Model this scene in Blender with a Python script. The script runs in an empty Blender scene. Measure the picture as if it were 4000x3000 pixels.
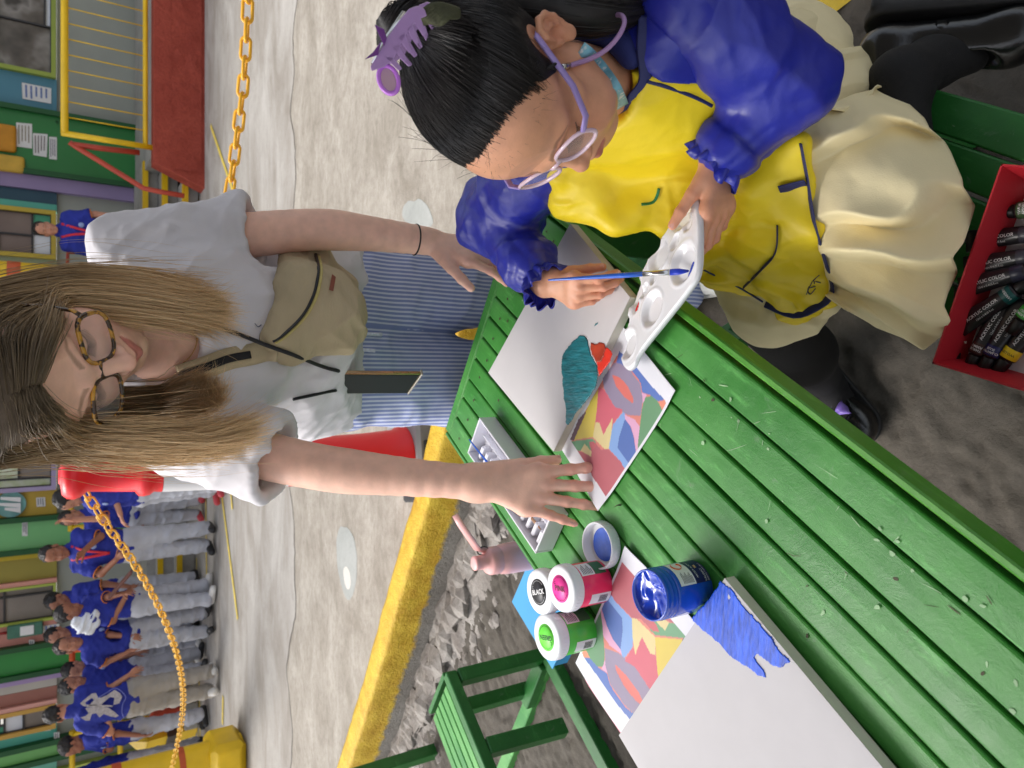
import bpy, math, random
import numpy as np
from mathutils import Matrix, Vector
from mathutils.bvhtree import BVHTree
from math import sin, cos, pi, radians
rnd = random.Random(7)
S = bpy.context.scene
COL = S.collection

# ---------------------------------------------------------------- camera, world, sun, exposure
F, PITCH, CAMH = 2800.0, radians(33), 1.45
cam = bpy.data.cameras.new('camera')
cam.sensor_width = 36; cam.lens = F / 4000 * 36
cam.clip_start = 0.02; cam.clip_end = 400
cam.dof.use_dof = True; cam.dof.focus_distance = 1.05; cam.dof.aperture_fstop = 9
camo = bpy.data.objects.new('camera', cam); COL.objects.link(camo); S.camera = camo
cp, sp = cos(PITCH), sin(PITCH)
camo.matrix_world = Matrix(((0, 1, 0, 0), (-sp, 0, -cp, 0), (-cp, 0, sp, CAMH), (0, 0, 0, 1)))   # phone held upright, picture stored on its side

SUN_EL, SUN_AZ = radians(52), radians(-58)         # azimuth from +Y towards +X; the open side of the court is on the left
w = bpy.data.worlds.new('World'); S.world = w; w.use_nodes = True
nt = w.node_tree; nt.nodes.clear()
sky = nt.nodes.new('ShaderNodeTexSky'); sky.sky_type = 'NISHITA'; sky.sun_disc = False
sky.sun_elevation = SUN_EL; sky.sun_rotation = SUN_AZ
sky.air_density = 1.0; sky.dust_density = 4.0; sky.ozone_density = 1.0
hs = nt.nodes.new('ShaderNodeHueSaturation'); hs.inputs['Saturation'].default_value = 0.35
bg = nt.nodes.new('ShaderNodeBackground'); bg.inputs['Strength'].default_value = 0.15
out = nt.nodes.new('ShaderNodeOutputWorld')
nt.links.new(sky.outputs[0], hs.inputs['Color']); nt.links.new(hs.outputs[0], bg.inputs[0]); nt.links.new(bg.outputs[0], out.inputs[0])
sl = bpy.data.lights.new('sun', 'SUN'); sl.energy = 1.0; sl.angle = radians(24); sl.color = (1, .97, .92)
so = bpy.data.objects.new('sun', sl); COL.objects.link(so)
sd = Vector((sin(SUN_AZ) * cos(SUN_EL), cos(SUN_AZ) * cos(SUN_EL), sin(SUN_EL)))
so.rotation_euler = sd.to_track_quat('Z', 'Y').to_euler()
S.view_settings.view_transform = 'Standard'; S.view_settings.look = 'None'
S.view_settings.exposure = 0.82; S.view_settings.gamma = 1.0; S.view_settings.use_curve_mapping = False
S.render.engine = 'CYCLES'
S.cycles.max_bounces = 8; S.cycles.diffuse_bounces = 4; S.cycles.transparent_max_bounces = 12
S.cycles.use_denoising = True

# ---------------------------------------------------------------- photograph pixel -> place (4000 x 3000, picture on its side)
def ray(x, y):
    a = (1500 - y) / F; b = (x - 2000) / F
    return np.array((a, cp - b * sp, -(sp + b * cp)))
def at(x, y, z=None, t=None, Y=None):
    r = ray(x, y)
    if z is not None: k = (z - CAMH) / r[2]
    elif Y is not None: k = Y / r[1]
    else: k = t
    return np.array((r[0] * k, r[1] * k, CAMH + r[2] * k))
V = lambda *a: np.array(a, float)
def unit(v):
    v = np.asarray(v, float); return v / (np.linalg.norm(v) + 1e-12)
def frame(zdir, xhint=(1, 0, 0)):
    """columns x, y, z with z along zdir"""
    z = unit(zdir); x = np.asarray(xhint, float); x = x - z * (x @ z)
    if np.linalg.norm(x) < 1e-6: x = np.cross((0, 1, 0), z)
    x = unit(x); return np.stack((x, np.cross(z, x), z), 1)
def rotz(a):
    c, s = cos(a), sin(a); return np.array(((c, -s, 0), (s, c, 0), (0, 0, 1.)))
def rotx(a):
    c, s = cos(a), sin(a); return np.array(((1., 0, 0), (0, c, -s), (0, s, c)))
def roty(a):
    c, s = cos(a), sin(a); return np.array(((c, 0, s), (0, 1., 0), (-s, 0, c)))

# ---------------------------------------------------------------- materials
def lin(c):
    """sRGB 0-255 -> linear"""
    return tuple((v / 255 / 12.92) if v / 255 <= .04045 else ((v / 255 + .055) / 1.055) ** 2.4 for v in c)
MATS = {}
def M(name, col=(.5, .5, .5), rough=.5, var=.12, vs=12, bump=.0, bs=60, metal=0., coat=0., attr=False, sss=0., trans=0.,
      stretch=(1, 1, 1), spec=.5, alpha=1., detail=6, col2=None, thr=None, ts=20, tdist=0, sheen=0, bdist=.002, aniso=0, rot=0, rv=0, crumple=0, cs=12):
    if name in MATS: return MATS[name]
    m = bpy.data.materials.new(name); MATS[name] = m; m.use_nodes = True
    t = m.node_tree; N = t.nodes; L = t.links; b = N['Principled BSDF']
    def new(k): return N.new('ShaderNode' + k)
    tc = new('TexCoord'); mp = new('Mapping'); mp.inputs['Scale'].default_value = stretch; mp.inputs['Rotation'].default_value = (0, 0, rot)
    L.new(tc.outputs['Object'], mp.inputs['Vector'])
    oi = new('ObjectInfo')
    ad = new('VectorMath'); ad.operation = 'MULTIPLY_ADD'
    L.new(oi.outputs['Random'], ad.inputs[0]); ad.inputs[1].default_value = (37, 11, 23); L.new(mp.outputs[0], ad.inputs[2])
    vec = ad.outputs[0]
    def noise(scale, det=detail, dist=0):
        n = new('TexNoise'); n.inputs['Scale'].default_value = scale; n.inputs['Detail'].default_value = det; n.inputs['Distortion'].default_value = dist
        L.new(vec, n.inputs['Vector']); return n.outputs['Fac']
    if attr:
        a = new('Attribute'); a.attribute_name = 'Col'; c = a.outputs['Color']
    else:
        a = new('RGB'); a.outputs[0].default_value = (*col, 1); c = a.outputs[0]
    def mixc(f, c1, c2, mode='MIX'):
        x = new('Mix'); x.data_type = 'RGBA'; x.blend_type = mode
        for s_, v in ((x.inputs[0], f), (x.inputs[6], c1), (x.inputs[7], c2)):
            if hasattr(v, 'is_output'): L.new(v, s_)
            else: s_.default_value = v if not isinstance(v, tuple) else (*v[:3], 1)
        return x.outputs[2]
    def ramp(v, lo, hi, a0=0., a1=1.):
        r = new('MapRange'); r.clamp = True
        L.new(v, r.inputs[0])
        for i, q in enumerate((lo, hi, a0, a1)): r.inputs[i + 1].default_value = q
        return r.outputs[0]
    if col2 is not None:
        c = mixc(ramp(noise(ts, 8, tdist), thr - .03, thr + .03), c, tuple(col2))
    if var:
        v = ramp(noise(vs), .3, .7, 1 - var, 1 + var)
        g = new('CombineColor')
        for i in range(3): L.new(v, g.inputs[i])
        c = mixc(1., c, g.outputs[0], 'MULTIPLY')
    if rv:
        v = ramp(oi.outputs['Random'], 0, 1, 1 - rv, 1 + rv); g = new('CombineColor')
        for i in range(3): L.new(v, g.inputs[i])
        c = mixc(1., c, g.outputs[0], 'MULTIPLY')
    L.new(c, b.inputs['Base Color'])
    b.inputs['Roughness'].default_value = rough; b.inputs['Metallic'].default_value = metal
    b.inputs['Coat Weight'].default_value = coat; b.inputs['Coat Roughness'].default_value = .15
    b.inputs['Specular IOR Level'].default_value = spec; b.inputs['Alpha'].default_value = alpha
    b.inputs['Transmission Weight'].default_value = trans
    if sheen: b.inputs['Sheen Weight'].default_value = sheen
    if sss:
        b.inputs['Subsurface Weight'].default_value = sss; b.inputs['Subsurface Radius'].default_value = (.012, .005, .003); b.inputs['Subsurface Scale'].default_value = .6
    if bump:
        bp = new('Bump'); bp.inputs['Strength'].default_value = bump; bp.inputs['Distance'].default_value = bdist
        L.new(noise(bs, 5), bp.inputs['Height']); L.new(bp.outputs[0], b.inputs['Normal'])
    if crumple:
        w1 = new('TexNoise'); w1.inputs['Scale'].default_value = cs * .6; L.new(vec, w1.inputs['Vector'])
        wm = new('VectorMath'); wm.operation = 'MULTIPLY_ADD'; L.new(w1.outputs['Color'], wm.inputs[0]); wm.inputs[1].default_value = (.12, .12, .12); L.new(vec, wm.inputs[2])
        vo = new('TexVoronoi'); vo.inputs['Scale'].default_value = cs; L.new(wm.outputs[0], vo.inputs['Vector'])
        v2 = new('TexVoronoi'); v2.inputs['Scale'].default_value = cs * 2.7; L.new(wm.outputs[0], v2.inputs['Vector'])
        sm = new('Math'); sm.operation = 'MULTIPLY_ADD'; L.new(v2.outputs['Distance'], sm.inputs[0]); sm.inputs[1].default_value = .3; L.new(vo.outputs['Distance'], sm.inputs[2])
        b2 = new('Bump'); b2.inputs['Strength'].default_value = crumple; b2.inputs['Distance'].default_value = .012; L.new(sm.outputs[0], b2.inputs['Height'])
        if bump: L.new(bp.outputs[0], b2.inputs['Normal'])
        L.new(b2.outputs[0], b.inputs['Normal'])
    return m

# ---------------------------------------------------------------- mesh helpers
def link(name, me, mats, parent=None, loc=None):
    o = bpy.data.objects.new(name, me); COL.objects.link(o)
    for m in (mats if isinstance(mats, (list, tuple)) else [mats]): me.materials.append(m)
    if parent is not None:
        o.parent = parent
        base = parent
        off = Vector((0, 0, 0))
        while base is not None:
            off += base.location; base = base.parent
        o.matrix_parent_inverse = Matrix.Translation(-off) if parent.parent is None else Matrix.Identity(4)
        if parent.parent is None and parent.type == 'EMPTY': pass
    return o
def raw_mesh(name, v, f, smooth=True, fm=None, cols=None):
    """v n x 3, f m x k (one polygon size) -> mesh, quickly"""
    v = np.ascontiguousarray(v, np.float32); f = np.ascontiguousarray(f, np.int32)
    me = bpy.data.meshes.new(name); n, k = f.shape
    me.vertices.add(len(v)); me.vertices.foreach_set('co', v.ravel())
    me.loops.add(n * k); me.loops.foreach_set('vertex_index', f.ravel())
    me.polygons.add(n); me.polygons.foreach_set('loop_start', np.arange(0, n * k, k, dtype=np.int32))
    if fm is not None: me.polygons.foreach_set('material_index', np.asarray(fm, np.int32))
    me.update(calc_edges=True)
    me.polygons.foreach_set('use_smooth', np.full(n, smooth))
    if cols is not None: set_col(me, cols)
    return me
def set_col(me, cols):
    c = np.ones((len(me.vertices), 4), np.float32); c[:, :3] = cols
    a = me.color_attributes.new('Col', 'FLOAT_COLOR', 'POINT'); a.data.foreach_set('color', c.ravel())

class MB:
    def __init__(s): s.v = []; s.f = []; s.m = []; s.mi = 0; s.sm = []
    def add(s, vs, fs, smooth=False):
        b = len(s.v); s.v += [tuple(map(float, p)) for p in vs]
        for q in fs: s.f.append(tuple(b + i for i in q)); s.m.append(s.mi); s.sm.append(smooth)
        return s
    def box(s, c, size, R=None, bev=0.0):
        c = np.asarray(c, float); h = np.asarray(size, float) / 2; R = np.eye(3) if R is None else R
        if bev <= 0:
            vs = [c + R @ (h * V(i, j, k)) for i in (-1, 1) for j in (-1, 1) for k in (-1, 1)]
            s.add(vs, [(0, 1, 3, 2), (4, 6, 7, 5), (0, 4, 5, 1), (2, 3, 7, 6), (0, 2, 6, 4), (1, 5, 7, 3)]); return s
        b = min(bev, h.min() * .45); idx = {}; vs = []
        for i in (-1, 1):
            for j in (-1, 1):
                for k in (-1, 1):
                    sg = V(i, j, k)
                    for a in range(3):
                        p = sg * (h - b); p[a] = sg[a] * h[a]
                        idx[(i, j, k, a)] = len(vs); vs.append(c + R @ p)
        fs = []
        for a in range(3):
            o1, o2 = [x for x in range(3) if x != a]
            for sg in (-1, 1):
                q = []
                for (p1, p2) in ((-1, -1), (1, -1), (1, 1), (-1, 1)):
                    t = [0, 0, 0]; t[a] = sg; t[o1] = p1; t[o2] = p2; q.append(idx[(*t, a)])
                fs.append(q)
            for p1 in (-1, 1):
                for p2 in (-1, 1):
                    t = [0, 0, 0]; t[o1] = p1; t[o2] = p2
                    t[a] = -1; A = tuple(t); t[a] = 1; B = tuple(t)
                    fs.append([idx[(*A, o1)], idx[(*B, o1)], idx[(*B, o2)], idx[(*A, o2)]])
        for i in (-1, 1):
            for j in (-1, 1):
                for k in (-1, 1): fs.append([idx[(i, j, k, a)] for a in range(3)])
        out_ = []
        for q in fs:                                   # consistent outward winding
            P = np.array([vs[i] for i in q]); n = np.cross(P[1] - P[0], P[2] - P[0])
            out_.append(q if n @ (P.mean(0) - c) > 0 else q[::-1])
        s.add(vs, out_); return s
    def bar(s, a, b, w, h, up=(0, 0, 1), bev=0.0):
        a = np.asarray(a, float); b = np.asarray(b, float); z = unit(b - a); x = np.cross(up, z)
        if np.linalg.norm(x) < 1e-4: x = V(1, 0, 0)
        x = unit(x); R = np.stack((x, np.cross(z, x), z), 1)
        return s.box((a + b) / 2, (w, h, np.linalg.norm(b - a)), R, bev)
    def tube(s, pts, r, n=8, closed=False, caps=True, flat=None):
        pts = [np.asarray(p, float) for p in pts]; N_ = len(pts)
        r = [r] * N_ if np.isscalar(r) else r
        vs = []; x = None
        for i, p in enumerate(pts):
            if closed: t = pts[(i + 1) % N_] - pts[i - 1]
            else: t = pts[min(i + 1, N_ - 1)] - pts[max(i - 1, 0)]
            t = unit(t)
            if x is None:
                x = np.cross(t, (0, 0, 1)) if flat is None else np.asarray(flat, float)
                if np.linalg.norm(x) < 1e-3: x = np.cross(t, (0, 1, 0))
            x = unit(x - t * (x @ t)); y = np.cross(t, x)
            ry = r[i][1] if isinstance(r[i], (tuple, list)) else r[i]; rx = r[i][0] if isinstance(r[i], (tuple, list)) else r[i]
            for k in range(n):
                a = 2 * pi * k / n; vs.append(p + x * cos(a) * rx + y * sin(a) * ry)
        fs = []
        for i in range(N_ if closed else N_ - 1):
            j = (i + 1) % N_
            for k in range(n):
                l = (k + 1) % n; fs.append((i * n + k, i * n + l, j * n + l, j * n + k))
        s.add(vs, fs, True)
        if caps and not closed:
            b = len(s.v) - len(vs)
            for q in (tuple(range(n))[::-1], tuple(range((N_ - 1) * n, N_ * n))):
                s.f.append(tuple(b + i for i in q)); s.m.append(s.mi); s.sm.append(False)
        return s
    def lathe(s, prof, c=(0, 0, 0), R=None, n=32, smooth=True):
        c = np.asarray(c, float); R = np.eye(3) if R is None else R; vs = []; fs = []
        for (r, z) in prof:
            for k in range(n):
                a = 2 * pi * k / n; vs.append(c + R @ V(max(r, 1e-5) * cos(a), max(r, 1e-5) * sin(a), z))
        for i in range(len(prof) - 1):
            for k in range(n):
                l = (k + 1) % n; fs.append((i * n + k, i * n + l, (i + 1) * n + l, (i + 1) * n + k))
        return s.add(vs, fs, smooth)
    def prism(s, poly, n, th):
        """poly: 3-D outline in one plane, extruded by th along n"""
        P = np.array(poly, float); n = unit(n); k = len(P); Q = P + n * th
        nn = sum(np.cross(P[i] - P[0], P[(i + 1) % k] - P[0]) for i in range(k))
        fs = [tuple(range(k)), tuple(range(k, 2 * k))[::-1]] + [(i + k, (i + 1) % k + k, (i + 1) % k, i) for i in range(k)]
        if nn @ n * th > 0: fs = [q[::-1] for q in fs]
        return s.add(list(P) + list(Q), fs)
    def sheet(s, G, smooth=True):
        """G: rows x cols x 3 grid of points"""
        G = np.asarray(G, float); a, b = G.shape[:2]
        return s.add(G.reshape(-1, 3), [(i * b + j, i * b + j + 1, (i + 1) * b + j + 1, (i + 1) * b + j) for i in range(a - 1) for j in range(b - 1)], smooth)
    def build(s, name, mats, parent=None, bevel=0, origin=None, solid=0):
        me = bpy.data.meshes.new(name); v = s.v
        if origin is not None: v = [tuple(np.subtract(p, origin)) for p in v]
        me.from_pydata(v, [], s.f); me.update()
        o = link(name, me, mats, parent)
        me.polygons.foreach_set('material_index', s.m); me.polygons.foreach_set('use_smooth', s.sm)
        if origin is not None: o.location = tuple(map(float, origin))
        if bevel:
            b = o.modifiers.new('bevel', 'BEVEL'); b.width = bevel; b.segments = 2; b.limit_method = 'ANGLE'; b.angle_limit = radians(40)
        if solid:
            b = o.modifiers.new('solid', 'SOLIDIFY'); b.thickness = solid; b.offset = 0
        return o
def tag(o, label=None, cat=None, group=None, kind=None):
    for k, v in (('label', label), ('category', cat), ('group', group), ('kind', kind)):
        if v: o[k] = v
    return o
def thing(name, label, cat, loc=(0, 0, 0), group=None):
    o = bpy.data.objects.new(name, None); COL.objects.link(o); o.location = tuple(map(float, loc)); o.empty_display_size = .05
    return tag(o, label, cat, group)
def copy_tree(o, parent=None):
    c = o.copy(); COL.objects.link(c)
    if parent is not None: c.parent = parent
    for ch in list(o.children): copy_tree(ch, c)
    return c
def text_mesh(name, body, size, origin, xdir, ydir, mat, parent=None, off=.0006, align='CENTER', bold=0, shear=0, warp=None, sx=1.):
    """flat lettering as a thin mesh: baseline along xdir, up along ydir"""
    cu = bpy.data.curves.new(name, 'FONT'); cu.body = body; cu.size = 1; cu.align_x = align; cu.align_y = 'CENTER'; cu.offset = bold; cu.shear = shear
    cu.resolution_u = 2
    to = bpy.data.objects.new('tmp', cu); COL.objects.link(to)
    dg = bpy.context.evaluated_depsgraph_get(); ev = to.evaluated_get(dg); me = bpy.data.meshes.new_from_object(ev)
    COL.objects.unlink(to); bpy.data.objects.remove(to)
    n = len(me.vertices); co = np.zeros(n * 3, np.float32); me.vertices.foreach_get('co', co); co = co.reshape(-1, 3) * size
    x = unit(xdir); y = unit(ydir); z = np.cross(x, y)
    if warp is None: P = np.asarray(origin) + co[:, :1] * sx * x + co[:, 1:2] * y + z * off
    else: P = np.array([warp(c[0] * sx, c[1]) for c in co])
    me.vertices.foreach_set('co', P.astype(np.float32).ravel()); me.update(); me.name = name
    return link(name, me, mat, parent)

# ---------------------------------------------------------------- numpy noise and soft shapes (signed distance fields -> one skin)
_h = np.random.RandomState(3).rand(64, 64, 64).astype(np.float32)
def vnoise(P):
    P = np.asarray(P); i = np.floor(P).astype(int); f = P - i; f = f * f * (3 - 2 * f); r = 0
    for a in (0, 1):
        for b in (0, 1):
            for c in (0, 1):
                wgt = (f[..., 0] if a else 1 - f[..., 0]) * (f[..., 1] if b else 1 - f[..., 1]) * (f[..., 2] if c else 1 - f[..., 2])
                r = r + wgt * _h[(i[..., 0] + a) & 63, (i[..., 1] + b) & 63, (i[..., 2] + c) & 63]
    return r
def fbm(P, o=3):
    P = np.asarray(P); r = 0; a = .5
    for k in range(o): r = r + a * vnoise(P * 2 ** k + 7.3 * k); a *= .5
    return r / (1 - .5 ** o)
class Vol:
    def __init__(s, lo, hi, h):
        s.lo = np.asarray(lo, float); s.h = h; s.n = np.ceil((np.asarray(hi) - s.lo) / h).astype(int) + 1
        s.d = np.full(s.n, 1.0, np.float32); s.ax = [(s.lo[i] + h * np.arange(s.n[i])).astype(np.float32) for i in range(3)]
    def _do(s, fn, lo, hi, k, mode):
        mrg = max(k * 1.2, 4 * s.h)
        a = np.maximum(np.floor((np.asarray(lo) - mrg - s.lo) / s.h).astype(int), 0)
        b = np.minimum(np.ceil((np.asarray(hi) + mrg - s.lo) / s.h).astype(int) + 1, s.n)
        if (b <= a).any(): return s
        sl = tuple(slice(p, q) for p, q in zip(a, b))
        X = s.ax[0][sl[0]][:, None, None]; Y = s.ax[1][sl[1]][None, :, None]; Z = s.ax[2][sl[2]][None, None, :]
        d = fn(X, Y, Z); c = s.d[sl]
        if mode == 's': d = -d; e = np.maximum(c, d); sg = 1
        elif mode == 'i': e = np.maximum(c, d); sg = 1
        else: e = np.minimum(c, d); sg = -1
        if k > 0: hh = np.maximum(k - np.abs(c - d), 0); e = e + sg * hh * hh / (4 * k)
        s.d[sl] = e; return s
    def cap(s, a, b, ra, rb=None, k=.01, mode='u', sq=None):
        a = np.asarray(a, np.float32); b = np.asarray(b, np.float32); rb = ra if rb is None else rb; r = max(ra, rb); ab = b - a; L2 = float(ab @ ab) + 1e-12
        def fn(X, Y, Z):
            t = np.clip(((X - a[0]) * ab[0] + (Y - a[1]) * ab[1] + (Z - a[2]) * ab[2]) / L2, 0, 1)
            dx = X - a[0] - t * ab[0]; dy = Y - a[1] - t * ab[1]; dz = Z - a[2] - t * ab[2]
            if sq is not None:                        # flattened along direction sq[0] by factor sq[1]
                n = sq[0]; q = dx * n[0] + dy * n[1] + dz * n[2]; e = (sq[1] - 1) * q
                dx = dx + n[0] * e; dy = dy + n[1] * e; dz = dz + n[2] * e
            return np.sqrt(dx * dx + dy * dy + dz * dz) - (ra + (rb - ra) * t)
        return s._do(fn, np.minimum(a, b) - r, np.maximum(a, b) + r, k, mode)
    def chain(s, pts, rs, k=.01, mode='u', sq=None):
        for i in range(len(pts) - 1): s.cap(pts[i], pts[i + 1], rs[i], rs[i + 1], k, mode, sq)
        return s
    def ell(s, c, r, R=None, k=.01, mode='u'):
        c = np.asarray(c, np.float32); r = np.asarray(r, np.float32); R = np.eye(3) if R is None else R; m = np.abs(R) @ r
        def fn(X, Y, Z):
            dx = X - c[0]; dy = Y - c[1]; dz = Z - c[2]
            p = [R[0, i] * dx + R[1, i] * dy + R[2, i] * dz for i in range(3)]
            k0 = np.sqrt((p[0] / r[0]) ** 2 + (p[1] / r[1]) ** 2 + (p[2] / r[2]) ** 2)
            k1 = np.sqrt((p[0] / r[0] ** 2) ** 2 + (p[1] / r[1] ** 2) ** 2 + (p[2] / r[2] ** 2) ** 2) + 1e-6
            return k0 * (k0 - 1) / k1
        return s._do(fn, c - m, c + m, k, mode)
    def box(s, c, hf, R=None, rd=.005, k=.01, mode='u'):
        c = np.asarray(c, np.float32); hf = np.asarray(hf, np.float32) - rd; R = np.eye(3) if R is None else R; m = np.abs(R) @ (hf + rd)
        def fn(X, Y, Z):
            dx = X - c[0]; dy = Y - c[1]; dz = Z - c[2]
            q = [np.abs(R[0, i] * dx + R[1, i] * dy + R[2, i] * dz) - hf[i] for i in range(3)]
            o = np.sqrt(sum(np.maximum(e, 0) ** 2 for e in q)); return o + np.minimum(np.maximum(np.maximum(q[0], q[1]), q[2]), 0) - rd
        return s._do(fn, c - m, c + m, k, mode)
    def cut(s, p, n, k=0):
        """remove the half space beyond p along n"""
        p = np.asarray(p); n = unit(n)
        return s._do(lambda X, Y, Z: ((X - p[0]) * n[0] + (Y - p[1]) * n[1] + (Z - p[2]) * n[2]), s.lo - 1, s.lo + s.n * s.h + 1, k, 'i')
    def mesh(s, smooth=1):
        """surface nets"""
        d = s.d; n = np.array(d.shape) - 1; neg = d < 0
        cnt = np.zeros(n, np.int8); cor = [(i, j, k) for i in (0, 1) for j in (0, 1) for k in (0, 1)]
        for (i, j, k) in cor: cnt += neg[i:n[0] + i, j:n[1] + j, k:n[2] + k]
        ci = np.argwhere((cnt > 0) & (cnt < 8)); idx = np.full(n, -1, np.int32); idx[tuple(ci.T)] = np.arange(len(ci))
        acc = np.zeros((len(ci), 3)); num = np.zeros(len(ci))
        val = {c: d[ci[:, 0] + c[0], ci[:, 1] + c[1], ci[:, 2] + c[2]] for c in cor}
        for c in cor:
            for a in range(3):
                if c[a] == 0:
                    e = list(c); e[a] = 1; e = tuple(e); v0 = val[c]; v1 = val[e]; m = (v0 < 0) != (v1 < 0)
                    t = np.where(m, v0 / np.where(np.abs(v0 - v1) < 1e-12, 1, v0 - v1), 0); t = np.clip(t, 0, 1)
                    p = np.tile(np.array(c, float), (len(ci), 1)); p[:, a] += t; acc += p * m[:, None]; num += m
        v = (ci + acc / num[:, None]) * s.h + s.lo; fs = []
        for a in range(3):
            b, c = (a + 1) % 3, (a + 2) % 3
            sl0 = [slice(1, -1)] * 3; sl0[a] = slice(0, -1); sl1 = list(sl0); sl1[a] = slice(1, None)
            A = neg[tuple(sl0)]; B = neg[tuple(sl1)]
            e = np.argwhere(A != B); off = np.ones(3, int); off[a] = 0; e = e + off
            flip = neg[tuple(e.T)]
            def ii(db, dc):
                q = e.copy(); q[:, b] += db; q[:, c] += dc; return idx[tuple(q.T)]
            Q = np.stack((ii(-1, -1), ii(0, -1), ii(0, 0), ii(-1, 0)), 1)
            Q[~flip] = Q[~flip][:, ::-1]; fs.append(Q)
        f = np.concatenate(fs); f = f[(f >= 0).all(1)]
        for _ in range(smooth): v = relax(v, f)
        return v, f
def drape(pxs, trees, off=.002, t=1.0):
    """lay points on the cloth that stands at those places"""
    out_ = []; O_ = Vector((0, 0, CAMH))
    for q in pxs:
        r = unit(ray(*q)); best = None
        for tr in trees:
            h_ = tr.ray_cast(O_, Vector(r))
            if h_[0] is not None and (best is None or h_[3] < best[3]): best = h_
        if best is None: out_.append(at(*q, t=t))
        else: out_.append(np.array(best[0]) - r * off)
    return out_
def tree_of(P, f): return BVHTree.FromPolygons([tuple(q) for q in P.tolist()], f.tolist())
def relax(v, f, w=.5):
    n = len(v); acc = np.zeros((n, 3)); cnt = np.zeros(n); k = f.shape[1]
    for i in range(k):
        a = f[:, i]; b = f[:, (i + 1) % k]
        for p, q in ((a, b), (b, a)):
            for c in range(3): acc[:, c] += np.bincount(p, v[q, c], n)
            cnt += np.bincount(p, minlength=n)
    return v * (1 - w) + w * acc / np.maximum(cnt, 1)[:, None]
def normals(v, f):
    k = f.shape[1]; a = v[f[:, 0]]; b = v[f[:, 1]]; c = v[f[:, 2]]
    fn = np.cross(b - a, (v[f[:, 3]] if k == 4 else c) - a); n = np.zeros_like(v)
    for i in range(k):
        for c_ in range(3): n[:, c_] += np.bincount(f[:, i], fn[:, c_], len(v))
    return n / (np.linalg.norm(n, axis=1, keepdims=True) + 1e-12)
def join(parts):
    vs = []; fs = []; b = 0
    for v, f in parts: vs.append(v); fs.append(f + b); b += len(v)
    return np.concatenate(vs), np.concatenate(fs)
def strands(P, R, n=3):
    """P strands x steps x 3, R strands x steps (or steps) -> tubes"""
    P = np.asarray(P, float); N_, K = P.shape[:2]; R = np.broadcast_to(R, (N_, K))
    T = np.gradient(P, axis=1); T /= np.linalg.norm(T, axis=2, keepdims=True) + 1e-12
    X = np.cross(T, np.broadcast_to([.31, .52, .79], T.shape)); X /= np.linalg.norm(X, axis=2, keepdims=True) + 1e-12; Y = np.cross(T, X)
    ring = [P + R[..., None] * (X * cos(2 * pi * k / n) + Y * sin(2 * pi * k / n)) for k in range(n)]
    v = np.stack(ring, 2).reshape(-1, 3)
    base = (np.arange(N_)[:, None] * K + np.arange(K - 1)[None]).ravel() * n
    fs = []
    for k in range(n):
        l = (k + 1) % n; fs.append(np.stack((base + k, base + l, base + n + l, base + n + k), 1))
    return v, np.concatenate(fs)
# ================================================================ the setting
def node_mat(name):
    m = bpy.data.materials.new(name); MATS[name] = m; m.use_nodes = True
    return m, m.node_tree, m.node_tree.nodes['Principled BSDF']
def concrete(name, c_lo, c_hi, c_dirt, dirt=(.45, .6), s=3., bump=.5, bs=60, stretch=(1, 1, 1), rough=.85, bd=.004, paint=None):
    m, t, b = node_mat(name); N = t.nodes; L = t.links
    tc = N.new('ShaderNodeTexCoord'); mp = N.new('ShaderNodeMapping'); mp.inputs['Scale'].default_value = stretch; L.new(tc.outputs['Object'], mp.inputs[0])
    def nz(sc, det=8, r=.6, dist=0., vec=None):
        n = N.new('ShaderNodeTexNoise'); n.inputs['Scale'].default_value = sc; n.inputs['Detail'].default_value = det; n.inputs['Roughness'].default_value = r; n.inputs['Distortion'].default_value = dist
        L.new(vec or mp.outputs[0], n.inputs['Vector']); return n.outputs['Fac']
    def rng(v, a, c, x=0., y=1.):
        r = N.new('ShaderNodeMapRange'); r.clamp = True; L.new(v, r.inputs[0])
        for i, q in enumerate((a, c, x, y)): r.inputs[i + 1].default_value = q
        return r.outputs[0]
    def mix(f, a, c, mode='MIX'):
        x = N.new('ShaderNodeMix'); x.data_type = 'RGBA'; x.blend_type = mode
        for s_, v in ((x.inputs[0], f), (x.inputs[6], a), (x.inputs[7], c)):
            if hasattr(v, 'is_output'): L.new(v, s_)
            else: s_.default_value = (*v, 1) if isinstance(v, tuple) else v
        return x.outputs[2]
    big = nz(s, 6, .65, .6); c = mix(rng(big, .35, .65), c_lo, c_hi)
    mot = nz(s * 7, 8, .7); c = mix(rng(mot, dirt[0], dirt[1], 0, .30), c, c_dirt)
    fine = nz(bs, 6, .7); c = mix(rng(fine, .3, .75, .0, .3), c, c_dirt)
    if paint:
        sep = N.new('ShaderNodeSeparateXYZ'); L.new(tc.outputs['Object'], sep.inputs[0])
        add = N.new('ShaderNodeMath'); add.operation = 'MULTIPLY_ADD'; L.new(nz(9, 6, .75, 1.2), add.inputs[0]); add.inputs[1].default_value = paint[1]; L.new(sep.outputs['Z'], add.inputs[2])
        ed = rng(add.outputs[0], paint[0] - .01, paint[0] + .01)
        pc = mix(rng(nz(14, 8, .7), .35, .7), paint[2], paint[3])
        c = mix(ed, c, pc)
    L.new(c, b.inputs['Base Color']); b.inputs['Roughness'].default_value = rough if not paint else .5
    bp = N.new('ShaderNodeBump'); bp.inputs['Strength'].default_value = bump; bp.inputs['Distance'].default_value = bd
    h = N.new('ShaderNodeMath'); h.operation = 'MULTIPLY_ADD'; L.new(mot, h.inputs[0]); h.inputs[1].default_value = .8; L.new(fine, h.inputs[2]); L.new(h.outputs[0], bp.inputs['Height']); L.new(bp.outputs[0], b.inputs['Normal'])
    return m
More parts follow.
